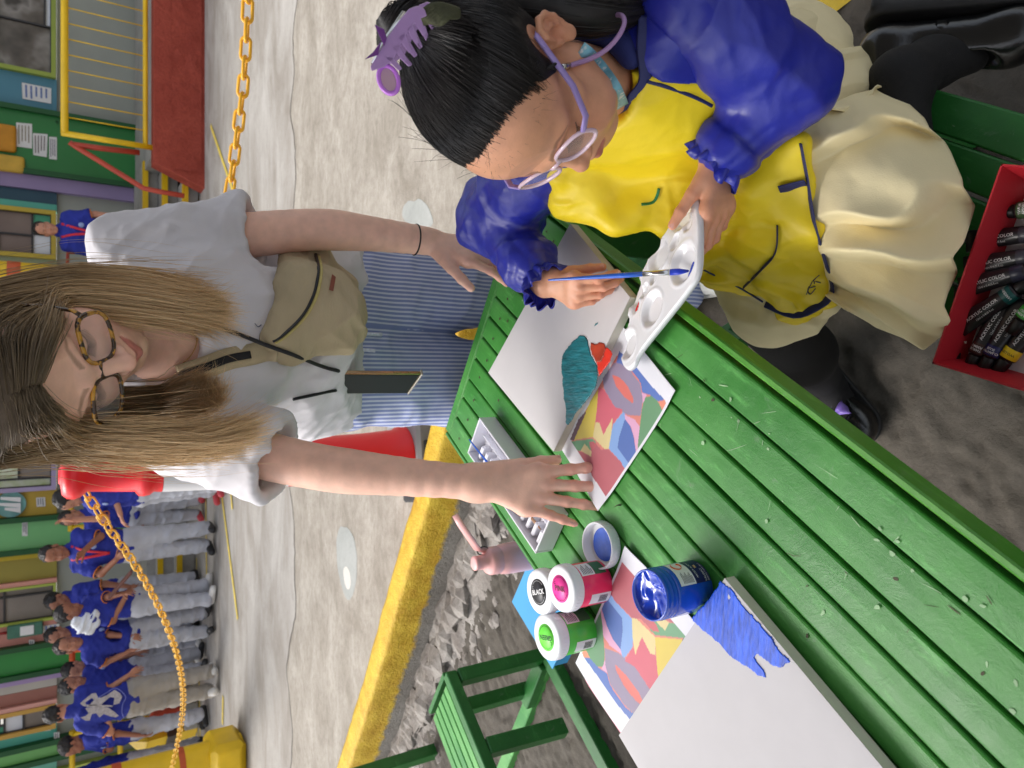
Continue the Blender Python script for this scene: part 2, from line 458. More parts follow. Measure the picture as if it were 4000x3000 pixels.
G_court = concrete('court_concrete', lin((146, 139, 130)), lin((184, 180, 174)), lin((108, 100, 90)), (.52, .72), 1.1, .5, 55, (1, 2.2, 1))
G_near = concrete('rough_floor_concrete', lin((80, 74, 66)), lin((98, 91, 81)), lin((46, 41, 35)), (.45, .65), 2.2, .9, 90, (1.0, 1.0, 1), .8, .004)  # base darkened to carry the near floor's shade along with its dirt
G_kerb = concrete('kerb_paint', lin((128, 122, 114)), lin((160, 155, 148)), lin((88, 82, 74)), (.45, .62), 5, .9, 70, (1, 1, 1), .75, .007, (.165, .10, lin((204, 156, 12)), lin((238, 206, 62))))
G_rub = concrete('rubble', lin((128, 120, 114)), lin((176, 170, 164)), lin((84, 78, 72)), (.45, .62), 7, .9, 90)
G_red = concrete('red_render', lin((168, 66, 48)), lin((188, 82, 62)), lin((120, 38, 28)), (.5, .66), 4, 1., 30, rough=.8, bd=.02)
G_step = concrete('step_concrete', lin((150, 148, 142)), lin((176, 174, 168)), lin((120, 116, 110)), (.5, .7), 3, .3, 60)

mb = MB(); mb.sheet([[(-60, -30, -.012), (60, -30, -.012)], [(-60, 90, -.012), (60, 90, -.012)]]); tag(mb.build('ground', G_court), kind='structure')

# rougher, browner slab between the smooth yard and the kerb, with a ragged edge
G_slab = concrete('slab_concrete', lin((150, 142, 130)), lin((184, 177, 166)), lin((104, 95, 84)), (.46, .64), 2.6, .8, 60, (1, 1.6, 1), .85, .004)
xs_ = np.linspace(-6, 6, 240); yf = 5.05 - .04 * xs_ + (fbm(np.stack((xs_ * 2, 0 * xs_, 0 * xs_), 1), 5) - .5) * .5; rows = [[V(x, y0, -.008) for x, y0 in zip(xs_, 1.2 * (1 - f_) + yf * f_)] for f_ in (0, .5, 1)]
mb = MB(); mb.sheet(rows[::-1]); tag(mb.build('slab', G_slab), kind='structure')
mb = MB(); cr = np.stack((xs_, yf + .015, 0 * xs_ - .0075), 1); mb.sheet([[p - V(0, .006 + .012 * rnd.random(), 0) for p in cr], [p + V(0, .006, 0) for p in cr]]); tag(mb.build('slab_joint', M('joint_dirt', lin((92, 86, 78)), .9, .3, 20)), kind='structure')

# kerb line: top front edge taken along the painted kerb, then turning towards the bench
kt = [at(1330, 3120, .24), at(1365, 3000, .24), at(1430, 2800, .24), at(1490, 2600, .24), at(1575, 2300, .24), at(1665, 2000, .24), at(1735, 1700, .24), at(1795, 1300, .24)]
kt.append(kt[-1] + V(.28, -.10, 0)); kt.append(kt[-1] + V(.2, -.3, 0))
def resample(P, step):
    P = np.array(P); d = np.r_[0, np.cumsum(np.linalg.norm(np.diff(P, axis=0), axis=1))]; n = int(d[-1] / step) + 1; s = np.linspace(0, d[-1], n)
    return np.stack([np.interp(s, d, P[:, i]) for i in range(P.shape[1])], 1)
K = resample(kt, .025)
T_ = np.gradient(K, axis=0); T_ /= np.linalg.norm(T_, axis=1, keepdims=True); Nn = np.stack((T_[:, 1], -T_[:, 0], 0 * T_[:, 0]), 1)     # towards the camera
Nn *= np.sign((Nn * (-K)).sum(1))[:, None]
prof = [(.02, -.02), (.012, .03), (.006, .08), (0, .13), (-.001, .18), (-.003, .229), (-.009, .238), (-.014, .241), (-.05, .243), (-.09, .242), (-.115, .236), (-.125, .2), (-.128, .1), (-.13, -.02)]
G = np.array([[K[i] * V(1, 1, 0) + Nn[i] * a + V(0, 0, z) for (a, z) in prof] for i in range(len(K))])
nz_ = fbm(G * 14, 4) - .5; G = G + Nn[:, None] * (nz_ * .016)[..., None]; G[..., 2] += (fbm(G * 9 + 5, 3) - .5) * .012
mb = MB(); mb.sheet(G[:, ::-1]); tag(mb.build('kerb', G_kerb), kind='structure')

# rough floor inside the kerb, real ripples near the camera
xs = np.arange(-2.6, 2.2, .012); ys = np.arange(-.6, 3.9, .012); X, Y = np.meshgrid(xs, ys, indexing='ij')
kx = np.r_[-4, K[:, 0], 4]; ky = np.r_[K[0, 1] + 1, K[:, 1], K[-1, 1] - 2.5]
o_ = np.argsort(kx); lim = np.interp(X, kx[o_], ky[o_])
q = np.stack((X * .8 + Y * .5, X * .5 - Y * .8, 0 * X), -1)
hgt = .015 * (1 - np.abs(2 * vnoise(q * V(22, 60, 1)) - 1)) + .012 * (fbm(q * V(34, 70, 1) + 3, 3) - .5) + .012 * (fbm(np.stack((X, Y, 0 * X), -1) * 3, 2) - .5)
Zf = .002 + hgt * np.clip((lim - Y) * 6, 0, 1)
mask = Y < lim + .03
ii, jj = np.meshgrid(np.arange(len(xs) - 1), np.arange(len(ys) - 1), indexing='ij')
ok = mask[:-1, :-1] & mask[1:, 1:]; a_ = (ii * len(ys) + jj)[ok]
me = raw_mesh('rough_floor', np.stack((X, Y, Zf), -1).reshape(-1, 3), np.stack((a_, a_ + len(ys), a_ + len(ys) + 1, a_ + 1), 1))
tag(link('rough_floor', me, G_near), kind='structure')

# broken concrete at the foot of the kerb (nobody could count it)
mb = MB(); rs = np.random.RandomState(5)
for k in range(520):
    i = rs.randint(10, len(K) - 40); d = abs(rs.randn()) * .13 + .02; p = K[i] * V(1, 1, 0) + Nn[i] * d + V(0, 0, .02 if d < .12 else 0)
    r = rs.uniform(.008, .050) * (1.4 if d < .12 else .7)
    dirs = rs.randn(12, 3); dirs /= np.linalg.norm(dirs, axis=1, keepdims=True)
    b = [(0, 0, 1), (0, 0, -1)] + [(cos(t) * (1 if j else .8), sin(t), .35 if j else -.4) for j in (0, 1) for t in np.arange(5) * 2 * pi / 5 + j * .6]
    vs = [p + V(0, 0, r * .25) + np.array(q_) * r * rs.uniform(.6, 1.15) * V(1.2, 1, .62) for q_ in b]
    fs = [(0, 7 + t, 7 + (t + 1) % 5) for t in range(5)] + [(1, 2 + (t + 1) % 5, 2 + t) for t in range(5)] + [(2 + t, 2 + (t + 1) % 5, 7 + t) for t in range(5)] + [(2 + (t + 1) % 5, 7 + (t + 1) % 5, 7 + t) for t in range(5)]
    mb.add(vs, fs)
tag(mb.build('rubble', G_rub), kind='stuff')
# packed mortar fillet under the rubble
G = np.array([[K[i] * V(1, 1, 0) + Nn[i] * a + V(0, 0, z) for (a, z) in ((.0, .05), (.03, .045), (.07, .04), (.12, .03), (.18, .018), (.24, .0))] for i in range(4, len(K) - 40)])
n_ = fbm(G * 13, 5) - .5; G[..., 2] += n_ * .05 * V(1, 1, 1, .9, .7, .2); G += Nn[4:len(K) - 40, None] * (n_ * .03)[..., None]
mb = MB(); mb.sheet(G[:, ::-1], False); tag(mb.build('mortar_fillet', G_rub), kind='structure')

# smooth patch repairs and paint lines on the court
Mp = concrete('patch_cement', lin((158, 161, 157)), lin((176, 178, 174)), lin((134, 134, 129)), (.55, .75), 3, .1, 40)
Mw = concrete('white_cement', lin((206, 202, 194)), lin((216, 212, 204)), lin((180, 176, 168)), (.55, .75), 9, .5, 40)
def blob(px, z, mat, name):
    P = np.array([at(x, y, 0) for x, y in px]); P[:, 2] = z
    c = P.mean(0); n = len(P); ring = []
    for i in range(n):
        for s in np.linspace(0, 1, 6)[:-1]: ring.append(P[i] * (1 - s) + P[(i + 1) % n] * s)
    R_ = np.array(ring); 
    for _ in range(6): R_ = (R_ + np.roll(R_, 1, 0) + np.roll(R_, -1, 0)) / 3
    R_ += (fbm(R_ * 9, 3) - .5)[:, None] * .05 * V(1, 1, 0)
    m_ = MB(); m_.add([c] + list(R_), [(0, 1 + i, 1 + (i + 1) % len(R_)) for i in range(len(R_))][::1]); tag(m_.build(name, mat), kind='structure')
blob([(1330, 2050), (1380, 2080), (1395, 2200), (1375, 2350), (1345, 2350), (1305, 2200), (1310, 2100)], -.0066, Mp, 'cement_patch')
blob([(1330, 2205), (1360, 2215), (1368, 2270), (1355, 2305), (1340, 2280)], -.0058, Mw, 'white_patch')
blob([(1590, 770), (1660, 780), (1690, 860), (1690, 900), (1570, 880), (1565, 820)], -.0066, Mp, 'cement_patch')
Myl = M('line_paint', lin((214, 190, 84)), .7, .25, 14, .2, 80)
def line(a, b, w=.05, z=-.006, mat=None, name='court_line'):
    A = at(*a, z=0); B = at(*b, z=0); A[2] = B[2] = z; n = unit(np.cross(B - A, (0, 0, 1))) * w / 2
    m_ = MB(); m_.add([A - n, B - n, B + n, A + n], [(3, 2, 1, 0)] if np.cross(B - A, n)[2] < 0 else [(0, 1, 2, 3)]); tag(m_.build(name, mat or Myl), kind='structure')
line((800, 1800), (805, 2320), .05); line((855, 1870), (925, 2420), .06); line((765, 2180), (782, 2990), .05); line((820, 490), (905, 740), .05)
line((868, 2720), (866, 2830), .06); line((745, 2650), (775, 2900), .04, -.003); line((905, 1990), (895, 1860), .05, -.003)
Myf = concrete('floor_yellow', lin((206, 170, 30)), lin((222, 190, 60)), lin((120, 104, 70)), (.5, .66), 6, .6, 60)
for pts in ([(2380, 1090), (2500, 900), (2470, 960)],):
    A = at(2375, 1010, .02); B = at(2560, 840, .02); n = V(.07, .05, 0)
    m_ = MB(); m_.add([A - n, A + n, B + n, B - n], [(3, 2, 1, 0)]); 
    for i in range(4): pass
    tag(m_.build('kerb_stripe', Myf), kind='structure')
A = at(3020, 130, .021); B = at(3260, -60, .021); n = V(.05, .04, 0)
m_ = MB(); m_.add([A - n, A + n, B + n, B - n], [(3, 2, 1, 0)]); tag(m_.build('kerb_stripe', Myf), kind='structure')

# ---------------------------------------------------------------- unseen roof over the painting table, added and sized for its shade
Mroof = M('roof_sheet', (.34, .34, .33), .7, .1)
mb = MB(); mb.box((1.6, -1.3, 3.9), (9.6, 6.0, .12)); tag(mb.build('shade_roof', Mroof), kind='structure')


# ---------------------------------------------------------------- the school building
WY = 10.6
def wx(y, x=150): return float(at(x, y, Y=WY)[0])
def wz(x): return float(at(x, 1500, Y=WY)[2])
FLZ = .46
Mgrey = M('wall_grey', lin((158, 160, 150)), .7, .06, 3)
bd = thing('school_building', 'long school classroom block with painted doors and window bays', 'building', (0, WY, 0))
def wmat(name, rgb, rough=.55): return M(name, lin(rgb), rough, .07, 2.5, .05, 30)
ZG = wz(222)
mb = MB(); mb.box((0, WY + .2, ZG / 2 + .0), (18, .3, ZG)); mb.build('lower_wall', Mgrey, bd)
mb = MB(); mb.box((0, WY + .2, 3.4), (18, .3, 2.0)); mb.box((0, WY - .3, 3.9), (18, 2.4, .15)); mb.build('upper_wall', M('wall_cream', lin((200, 196, 180)), .7), bd)
def panel(y0, y1, rgb, name='wall_panel', z0=None, z1=2.45, d=0.):
    X0, X1 = wx(y1), wx(y0); z0 = ZG if z0 is None else z0
    mb = MB(); mb.box(((X0 + X1) / 2, WY + .1 - d, (z0 + z1) / 2), (X1 - X0 - .004, .2, z1 - z0)); return mb.build(name, wmat('paint_%d_%d_%d' % rgb, rgb), bd)
def strip(y0, y1, rgb, z0=FLZ, name='wall_pilaster'): return panel(y0, y1, rgb, name, z0, 2.46, .05)
Mpane = {}
def pane_mat(name, stops, rough=.12):
    m, t, b = node_mat(name); N = t.nodes; L = t.links
    tc = N.new('ShaderNodeTexCoord'); n = N.new('ShaderNodeTexNoise'); n.inputs['Scale'].default_value = 2.4; n.inputs['Detail'].default_value = 3; L.new(tc.outputs['Object'], n.inputs['Vector'])
    r = N.new('ShaderNodeValToRGB'); L.new(n.outputs['Fac'], r.inputs[0]); e = r.color_ramp.elements
    while len(e) < len(stops): e.new(.5)
    for q, (p, c) in zip(e, stops): q.position = p; q.color = (*lin(c), 1)
    L.new(r.outputs[0], b.inputs['Base Color']); b.inputs['Roughness'].default_value = rough; b.inputs['Specular IOR Level'].default_value = .7
    return m
def window(y0, y1, rgb, panes, sill_rgb=None, zt=2.4, z0=None, fr=.05):
    """panes: list of (fx0, fx1, fz0, fz1, material)"""
    X0, X1 = wx(y1), wx(y0); z0 = (ZG if z0 is None else z0) + .01
    mb = MB(); mt = wmat('paint_%d_%d_%d' % rgb, rgb)
    for (c, s) in ((((X0 + X1) / 2, WY - .02, z0 + fr / 2), (X1 - X0, .09, fr)), (((X0 + X1) / 2, WY - .02, zt - fr / 2), (X1 - X0, .09, fr)),
                   ((X0 + fr / 2, WY - .02, (z0 + zt) / 2), (fr, .088, zt - z0 - 2 * fr)), ((X1 - fr / 2, WY - .02, (z0 + zt) / 2), (fr, .088, zt - z0 - 2 * fr))): mb.box(c, s)
    wn = mb.build('window', mt, bd)
    wd, ht = X1 - X0 - 2 * fr, zt - z0 - 2 * fr
    for (a, b, c, d, m) in panes:
        mb = MB(); mb.box((X0 + fr + wd * (a + b) / 2, WY + .02, z0 + fr + ht * (c + d) / 2), (wd * (b - a) - .006, .02, ht * (d - c) - .006)); mb.build('pane', m, wn)
    mb = MB(); dk = M('window_frame_dark', lin((48, 46, 48)), .4, .1)
    for (a, b, c, d, m) in panes:
        for (px, pz, sx, sz) in (((a + b) / 2, c, b - a, .02), ((a + b) / 2, d, b - a, .02), (a, (c + d) / 2, .02, d - c), (b, (c + d) / 2, .02, d - c)):
            mb.box((X0 + fr + wd * px, WY + rnd.uniform(-.002, .002), z0 + fr + ht * pz), (wd * sx if sx > .02 else .022, .03, ht * sz if sz > .02 else .022))
    mb.build('frame', dk, wn); return wn
def door(y0, y1, rgb, handle=None, z1=2.4, rec=.05, dark=None):
    X0, X1 = wx(y1), wx(y0)
    mb = MB(); mb.box(((X0 + X1) / 2, WY + rec, (FLZ + z1) / 2), (X1 - X0 - .03, .2, z1 - FLZ)); 
    d_ = mb.build('door', wmat('door_%d_%d_%d' % rgb, rgb, .35), bd)
    mb = MB(); mb.box((X0 + .03, WY - .02 + rec * .2, (FLZ + z1) / 2), (.06, .2, z1 - FLZ)); mb.box((X1 - .03, WY - .02 + rec * .2, (FLZ + z1) / 2), (.06, .2, z1 - FLZ)); mb.build('door_frame', wmat('doorframe', dark or tuple(int(c * .7) for c in rgb)), d_)
    if handle:
        p = at(*handle, Y=WY - .1 + rec); mb = MB(); mb.lathe([(0, -.06), (.03, -.06), (.035, -.03), (.015, -.02), (.015, .04)], p, rotx(pi / 2), 12); mb.build('handle', M('chrome', (.6, .6, .6), .2, 0, metal=1), d_)
    return d_
gl_dark = pane_mat('glass_dark', [(0.3, (56, 50, 44)), (.5, (108, 100, 92)), (.62, (150, 144, 138)), (.7, (70, 64, 58))])  # reflections in the dark glass painted as paler blotches
gl_white = pane_mat('glass_white', [(0, (226, 230, 240)), (1, (240, 242, 248))])
gl_green = pane_mat('glass_leaf_reflection', [(.3, (150, 176, 96)), (.5, (196, 210, 150)), (.6, (224, 230, 206)), (.75, (120, 150, 70))])  # reflected greenery painted into the pane colour
gl_brown = pane_mat('blind_brown', [(.2, (112, 92, 84)), (.8, (140, 122, 112))], .5)
gl_pale = pane_mat('blind_pale', [(.2, (150, 152, 110)), (.8, (178, 178, 140))], .5)
gl_tan = pane_mat('blind_tan', [(.2, (120, 110, 100)), (.8, (150, 138, 128))], .5)
gl_blue = pane_mat('glass_blue', [(.2, (130, 150, 180)), (.8, (160, 180, 205))]); gl_teal = pane_mat('glass_teal', [(.2, (60, 150, 120)), (.8, (84, 176, 140))])
window(-260, 298, (152, 168, 70), [(.0, .35, 0, 1, gl_dark), (.35, .62, 0, .12, gl_white), (.35, .62, .12, 1, gl_dark), (.62, .80, .06, .22, gl_white), (.62, .80, .22, 1, gl_dark), (.8, 1, 0, 1, gl_dark)], zt=2.0)
panel(-260, 298, (96, 190, 176), 'transom_panel', 2.0)
panel(298, 432, (78, 132, 152)); door(432, 690, (40, 122, 58), (222, 480), dark=(24, 84, 40)); strip(690, 745, (146, 128, 168))
panel(745, 795, (44, 78, 96)); strip(795, 820, (84, 168, 148), ZG)
window(820, 1010, (196, 170, 60), [(0, .45, .55, 1, gl_pale), (0, .45, .2, .55, gl_brown), (.45, 1, .2, 1, gl_brown), (0, .5, 0, .2, gl_white), (.5, 1, 0, .2, gl_teal)], zt=2.42)
panel(1010, 1780, (150, 160, 130))
window(1775, 1915, (176, 160, 196), [(0, .3, 0, 1, gl_green), (.3, 1, .0, .35, gl_tan), (.3, 1, .35, 1, gl_green)])
panel(1915, 2012, (196, 162, 60)); door(2012, 2155, (122, 190, 122), dark=(60, 160, 66)); strip(2155, 2175, (206, 178, 40)); panel(2175, 2262, (160, 146, 62)); strip(2262, 2280, (222, 156, 140), ZG)
window(2280, 2424, (176, 190, 80), [(0, .78, 0, .5, gl_tan), (0, .78, .5, 1, gl_brown), (.78, 1, 0, .5, gl_tan), (.78, 1, .5, 1, gl_brown)], fr=.03)
panel(2424, 2506, (232, 158, 146)); door(2506, 2632, (42, 138, 56), dark=(24, 96, 40)); strip(2632, 2656, (178, 152, 200))
panel(2656, 2690, (190, 184, 172)); panel(2690, 2738, (160, 104, 90)); strip(2738, 2756, (226, 166, 152), ZG)
window(2756, 2852, (206, 160, 70), [(0, .5, .5, 1, gl_teal), (.5, 1, .55, 1, gl_blue), (0, 1, .3, .5, gl_white), (0, 1, 0, .3, gl_tan)])
panel(2852, 2892, (96, 192, 172)); door(2892, 2976, (120, 186, 104), dark=(40, 150, 70)); panel(2976, 3020, (120, 190, 170)); strip(3020, 3040, (196, 206, 96)); panel(3040, 3300, (90, 170, 140))

# raised walkway with a red rendered front, steps on its open side
xr = float(at(785, 735, Y=8.47)[0]); xr_top = float(at(585, 628, Y=8.47)[0]); PZ = .49
mb = MB(); mb.prism([(xr, 8.47, -.02), (8.5, 8.47, -.02), (8.5, 8.47, PZ), (xr_top, 8.47, PZ)], (0, 1, 0), .25); wk = mb.build('walkway', G_red); tag(wk, kind='structure')
mb = MB(); mb.box(((xr_top + 8.5) / 2 + .2, 9.66, PZ / 2 - .012), (8.5 - xr_top + .1, 1.88, PZ)); mb.build('walkway_deck', G_step, wk)
# coarse render on the red front
gx = np.arange(xr_top - .05, 8.2, .03); gz = np.arange(.02, PZ - .16, .03); GX, GZ = np.meshgrid(gx, gz, indexing='ij')
q = np.stack((GX, GZ, 0 * GX), -1); dd = .03 * np.abs(fbm(q * 9, 3) - .5) * 2; GX2 = np.where(GX < xr_top + .1, GX - (PZ - GZ) / PZ * .25 * 0, GX)
mb = MB(); mb.sheet(np.stack((GX2, 8.466 - dd, GZ), -1)); mb.build('rough_render', G_red, wk)
Myel = M('yellow_enamel', lin((232, 190, 24)), .4, .1, 6); Mred = M('red_enamel', lin((186, 70, 50)), .4, .12, 6); Mor = M('orange_enamel', lin((230, 96, 50)), .4, .1)
st = None
for i, (xa, ya, yb, Ys) in enumerate(((715, 700, 1010, 8.75), (640, 655, 1010, 9.1), (575, 630, 1010, 9.45))):
    z = .165 * (i + 1); X1 = float(at(xa, ya, Y=Ys)[0]); X0 = X1 - 1.5
    mb = MB(); mb.box(((X0 + X1) / 2, (Ys + WY) / 2, z - .0825), (X1 - X0, WY - Ys - .1, .161))
    s_ = mb.build('steps' if st is None else 'step', G_step, st)
    if st is None: st = s_; tag(s_, kind='structure')
    mb = MB(); mb.box(((X0 + X1) / 2, Ys - .006, z - .025), (X1 - X0 - .01, .02, .055)); mb.box(((X0 + X1) / 2, Ys + .035, z + .001), (X1 - X0 - .01, .065, .006)); mb.build('nosing', Myel, st)
# platform behind the standing pupils, with its own yellow-edged steps
mb = MB(); mb.box((-4.0, 10.1, .22), (8.6, .98, .44)); wk2 = mb.build('walkway', G_step); tag(wk2, kind='structure')
for i in range(2):
    X0, X1 = float(at(520, 2262, Y=9.6)[0]), float(at(520, 2195, Y=9.6)[0])
    mb = MB(); mb.box(((X0 + X1) / 2, 9.5 - .3 * (1 - i), .09 + .165 * i), (.5, .32, .18)); o = mb.build('step', G_step, wk2)
    mb = MB(); mb.box(((X0 + X1) / 2, 9.34 - .3 * (1 - i), .16 + .165 * i), (.5, .02, .06)); mb.build('nosing', Myel, o)

# railings
def railing(name, label, px, Yr, r, mat, cat='railing', group=None, extra=()):
    e = thing(name, label, cat, at(*px[0][0], Y=Yr) * V(1, 1, 0), group)
    for nm, (pts, rr) in zip([q[2] if len(q) > 2 else 'rail' for q in px] , [(q[:2], q[3] if len(q) > 3 else r) for q in px]):
        mb = MB(); mb.tube([at(*p, Y=Yr) for p in pts], rr, 8); mb.build(nm, mat, e)
    return e
rl = thing('yellow_railing', 'yellow railing with thin upright bars along the red raised walkway', 'railing', at(575, 300, Y=8.55) * V(1, 1, 0))
Yr = 8.62
zt, zb = float(at(252, 300, Y=Yr)[2]), float(at(588, 200, Y=Yr)[2]); XL, XR = float(at(400, 545, Y=Yr)[0]), 7.0
mb = MB(); mb.tube([(XL, Yr, zt), (XR, Yr, zt)], .036, 10); mb.build('rail', Myel, rl)
mb = MB(); mb.tube([(XL, Yr, PZ - .02), (XL, Yr, zt + .03)], .03, 10); mb.build('post', Myel, rl)
mb = MB(); mb.tube([(XL, Yr - .002, zb + .05), (XR, Yr - .002, zb + .05)], .026, 10); mb.build('rail', Myel, rl)
for k in range(26):
    x = XL + .17 + .16 * k
    mb = MB(); mb.tube([(x, Yr, zb + .05), (x, Yr, zt)], .006, 5); mb.build('baluster', Myel, rl)
e = thing('red_handrail', 'red tubular handrail sloping down beside the yellow-edged steps', 'handrail', at(575, 735, Y=8.6) * V(1, 1, 0))
mb = MB(); mb.tube([at(272, 556, Y=8.75), at(300, 575, Y=8.75), at(560, 735, Y=8.6), at(620, 748, Y=8.6), at(720, 765, Y=8.55)], .028, 8); mb.build('rail', Mred, e)
mb = MB(); mb.tube([at(290, 565, Y=8.75), at(400, 580, Y=8.75), at(545, 596, Y=8.75)], .03, 8); mb.build('post', Mred, e)
def rails(name, label, y0, y1, xs_, mat, Yq=9.55):
    e = thing(name, label, 'railing', at(300, (y0 + y1) / 2, Y=Yq) * V(1, 1, 0) + V(0, 0, .44))
    X0, X1 = float(at(280, y1, Y=Yq)[0]), float(at(280, y0, Y=Yq)[0])
    for x in xs_:
        z = float(at(x, 2500, Y=Yq)[2]); mb = MB(); mb.tube([(X0, Yq, z), (X1, Yq, z)], .03, 8); mb.build('rail', mat, e)
    zt_ = float(at(xs_[0], 2500, Y=Yq)[2])
    for X_ in (X0 + .04, X1 - .04):
        mb = MB(); mb.tube([(X_, Yq, .43), (X_, Yq, zt_)], .026, 8); mb.build('post', mat, e)
rails('platform_railing', 'short yellow railing behind the pupils nearest the red and white post', 1925, 2075, (277, 480), Myel)
rails('platform_railing', 'orange railing between the pupils in front of the dark green door', 2530, 2700, (282, 470), Mor)
rails('platform_railing', 'yellow railing by the teal wall beyond the yellow column', 2855, 3100, (282, 470), Myel)
e = thing('red_handrail', 'small red handrail under the blind-covered window behind the woman', 'handrail', at(300, 960, Y=9.6) * V(1, 1, 0))
mb = MB(); mb.tube([at(330, 1060, Y=9.6), at(262, 1060, Y=9.6), at(265, 985, Y=9.6), at(400, 985, Y=9.6)], .025, 8); mb.build('rail', Mred, e)

# notices and signs, each flat paper fixed to the wall
Mpap = M('paper_white', lin((226, 224, 222)), .7, .04)
def notice(name, label, px, cat='notice', ink=None, Yn=WY - .012, lines=4, mat=None, dark=(120, 118, 130)):
    P = [at(x, y, Y=Yn) for x, y in px]; mb = MB(); mb.prism(P, (0, 1, 0), .004); c = sum(P) / 4
    o = mb.build(name, mat or Mpap, origin=c); tag(o, label, cat)
    mb = MB(); mk = M('ink_%d_%d_%d' % dark, lin(dark), .7, .3, 30)
    for k in range(lines):                        # rows of small print
        f0 = (k + .8) / (lines + .8); A = P[0] * (1 - f0) + P[3] * f0; B = P[1] * (1 - f0) + P[2] * f0; L_ = B - A
        a = A + L_ * .1; b = A + L_ * rnd.uniform(.7, .92); mb.bar(a - V(0, .003, 0), b - V(0, .003, 0), .0015, abs(P[3] - P[0]).max() * .32 / lines, (0, 0, 1))
    mb.build('print', mk, o); return o
# px order: top right, top left, bottom left, bottom right as seen upright
notice('notice', 'large white printed poster on the blue wall beside the window', [(85, 322), (88, 385), (200, 405), (200, 345)], dark=(100, 120, 170), lines=5)
notice('notice', 'beige notice on the green door, uppermost of three sheets', [(63, 478), (64, 572), (125, 580), (125, 484)], dark=(150, 140, 120), Yn=WY - .06)
notice('notice', 'grey printed sheet on the green door, middle of three sheets', [(128, 520), (130, 605), (183, 614), (186, 524)], dark=(130, 120, 116), Yn=WY - .06)
notice('notice', 'narrow white slip low on the green door beneath other sheets', [(192, 534), (192, 620), (222, 624), (222, 536)], Yn=WY - .06, lines=3)
notice('notice', 'small white slip on the pale green door', [(86, 2040), (86, 2094), (108, 2094), (108, 2038)], Yn=WY - .06, lines=3)
notice('notice', 'white card on the ochre wall below the round sign', [(141, 1944), (143, 1980), (178, 1978), (176, 1942)], lines=3)
notice('notice', 'white printed sheet on the pink wall under the equipment box', [(166, 2445), (168, 2472), (232, 2468), (232, 2436)], dark=(130, 140, 190), lines=3)
notice('notice', 'small white slip on the dark green door', [(113, 2500), (115, 2534), (134, 2532), (134, 2500)], Yn=WY - .06, lines=2)
notice('notice', 'white card on the teal wall beside the pale green door', [(170, 2830), (172, 2856), (198, 2854), (196, 2826)], lines=2)
notice('notice', 'white card low on the pale green door', [(210, 2862), (212, 2888), (232, 2886), (232, 2860)], Yn=WY - .06, lines=2)
c = at(42, 1970, Y=WY - .03); mb = MB(); mb.lathe([(0, -.02), (.15, -.02), (.155, 0), (.155, .02)], c, rotx(pi / 2), 28)
o = mb.build('round_sign', M('sign_teal', lin((150, 200, 196)), .5), origin=c); tag(o, 'round teal and white sign on the ochre wall', 'sign')
mb = MB()
for k, (dx, h) in enumerate(((-.08, .16), (-.02, .22), (.05, .2))): mb.prism([c + V(dx - .03, -.026, -.1), c + V(dx + .03, -.026, -.1), c + V(dx + .05, -.026, -.1 + h), c + V(dx + .02, -.026, -.1 + h)], (0, 1, 0), .004)
mb.build('print', M('sign_white', lin((238, 236, 236)), .6, 0), o)
# two padded cut-out decorations hanging on the green door (plain shapes)
for nm, lab, col_, px in (('door_decoration', 'orange padded square ornament hanging high on the green door', (206, 140, 30), [(-20, 490), (-20, 585), (60, 590), (66, 492)]), ('door_decoration', 'yellow rounded ornament on the green door beside the orange one', (210, 168, 62), [(-30, 600), (-20, 668), (80, 668), (100, 620)])):
    P = np.array([at(x, y, Y=WY - .08) for x, y in px]); cc = P.mean(0); mb = MB()
    hx, hz = np.ptp(P[:, 0]) / 2, np.ptp(P[:, 2]) / 2
    vol = Vol(cc - V(hx + .03, .1, hz + .03), cc + V(hx + .03, .1, hz + .03), .012).box(cc, (hx, .04, hz), None, .035)
    v_, f_ = vol.mesh(2); me = raw_mesh(nm, v_ - cc, f_); o = link(nm, me, M(nm + str(col_[1]), lin(col_), .6, .15, 6)); o.location = tuple(cc); tag(o, lab, 'decoration')
# equipment box on the pink wall
P = [at(x, y, Y=WY - .05) for x, y in ((50, 2440), (50, 2482), (146, 2476), (146, 2436))]; c = sum(P) / 4
e = thing('equipment_box', 'small green and white equipment box mounted on the pink wall', 'box', c)
mb = MB(); mb.box(c, (.16, .1, .36), None, .01); mb.build('case', M('case_green', lin((70, 120, 100)), .5), e)
mb = MB(); mb.box(c + V(0, -.055, -.02), (.11, .02, .14), None, .004); mb.build('gauge', M('sign_white', (.8, .8, .8)), e)
mb = MB(); mb.tube([c + V(0, -.02, .18), c + V(.0, -.02, .26), c + V(-.06, -.03, .27)], .02, 8); mb.build('valve', M('valve_red', lin((150, 40, 40)), .5), e)

# round columns in front of the walkway
def column(name, label, px0, px1, wpx, Yc, bands, base=False):
    A = at(*px0, Y=Yc); B = at(*px1, Y=Yc); r = wpx; e = thing(name, label, 'column', (A[0], Yc, 0))
    mb = MB(); mb.lathe([(r, .0), (r, 4.2)], (A[0], Yc, 0), None, 28); mb.build('shaft', Myel, e)
    for (z0, z1) in bands:
        mb = MB(); mb.lathe([(r + .002, z0), (r + .004, z0 + .005), (r + .004, z1 - .005), (r + .002, z1)], (A[0], Yc, 0), None, 28); mb.build('band', M('band_red', lin((196, 84, 40)), .5), e)
    return e, A
z0, z1 = float(at(82, 1080, Y=9.2)[2]), float(at(28, 1080, Y=9.2)[2])
column('yellow_column', 'yellow round column with one red band behind the woman', (100, 1085), (100, 1085), .16, 9.2, [(z0, z1)])
Yc = 6.55; p0 = at(700, 2975, Y=Yc); zb0, zb1 = float(at(478, 2975, Y=Yc)[2]), float(at(440, 2975, Y=Yc)[2])
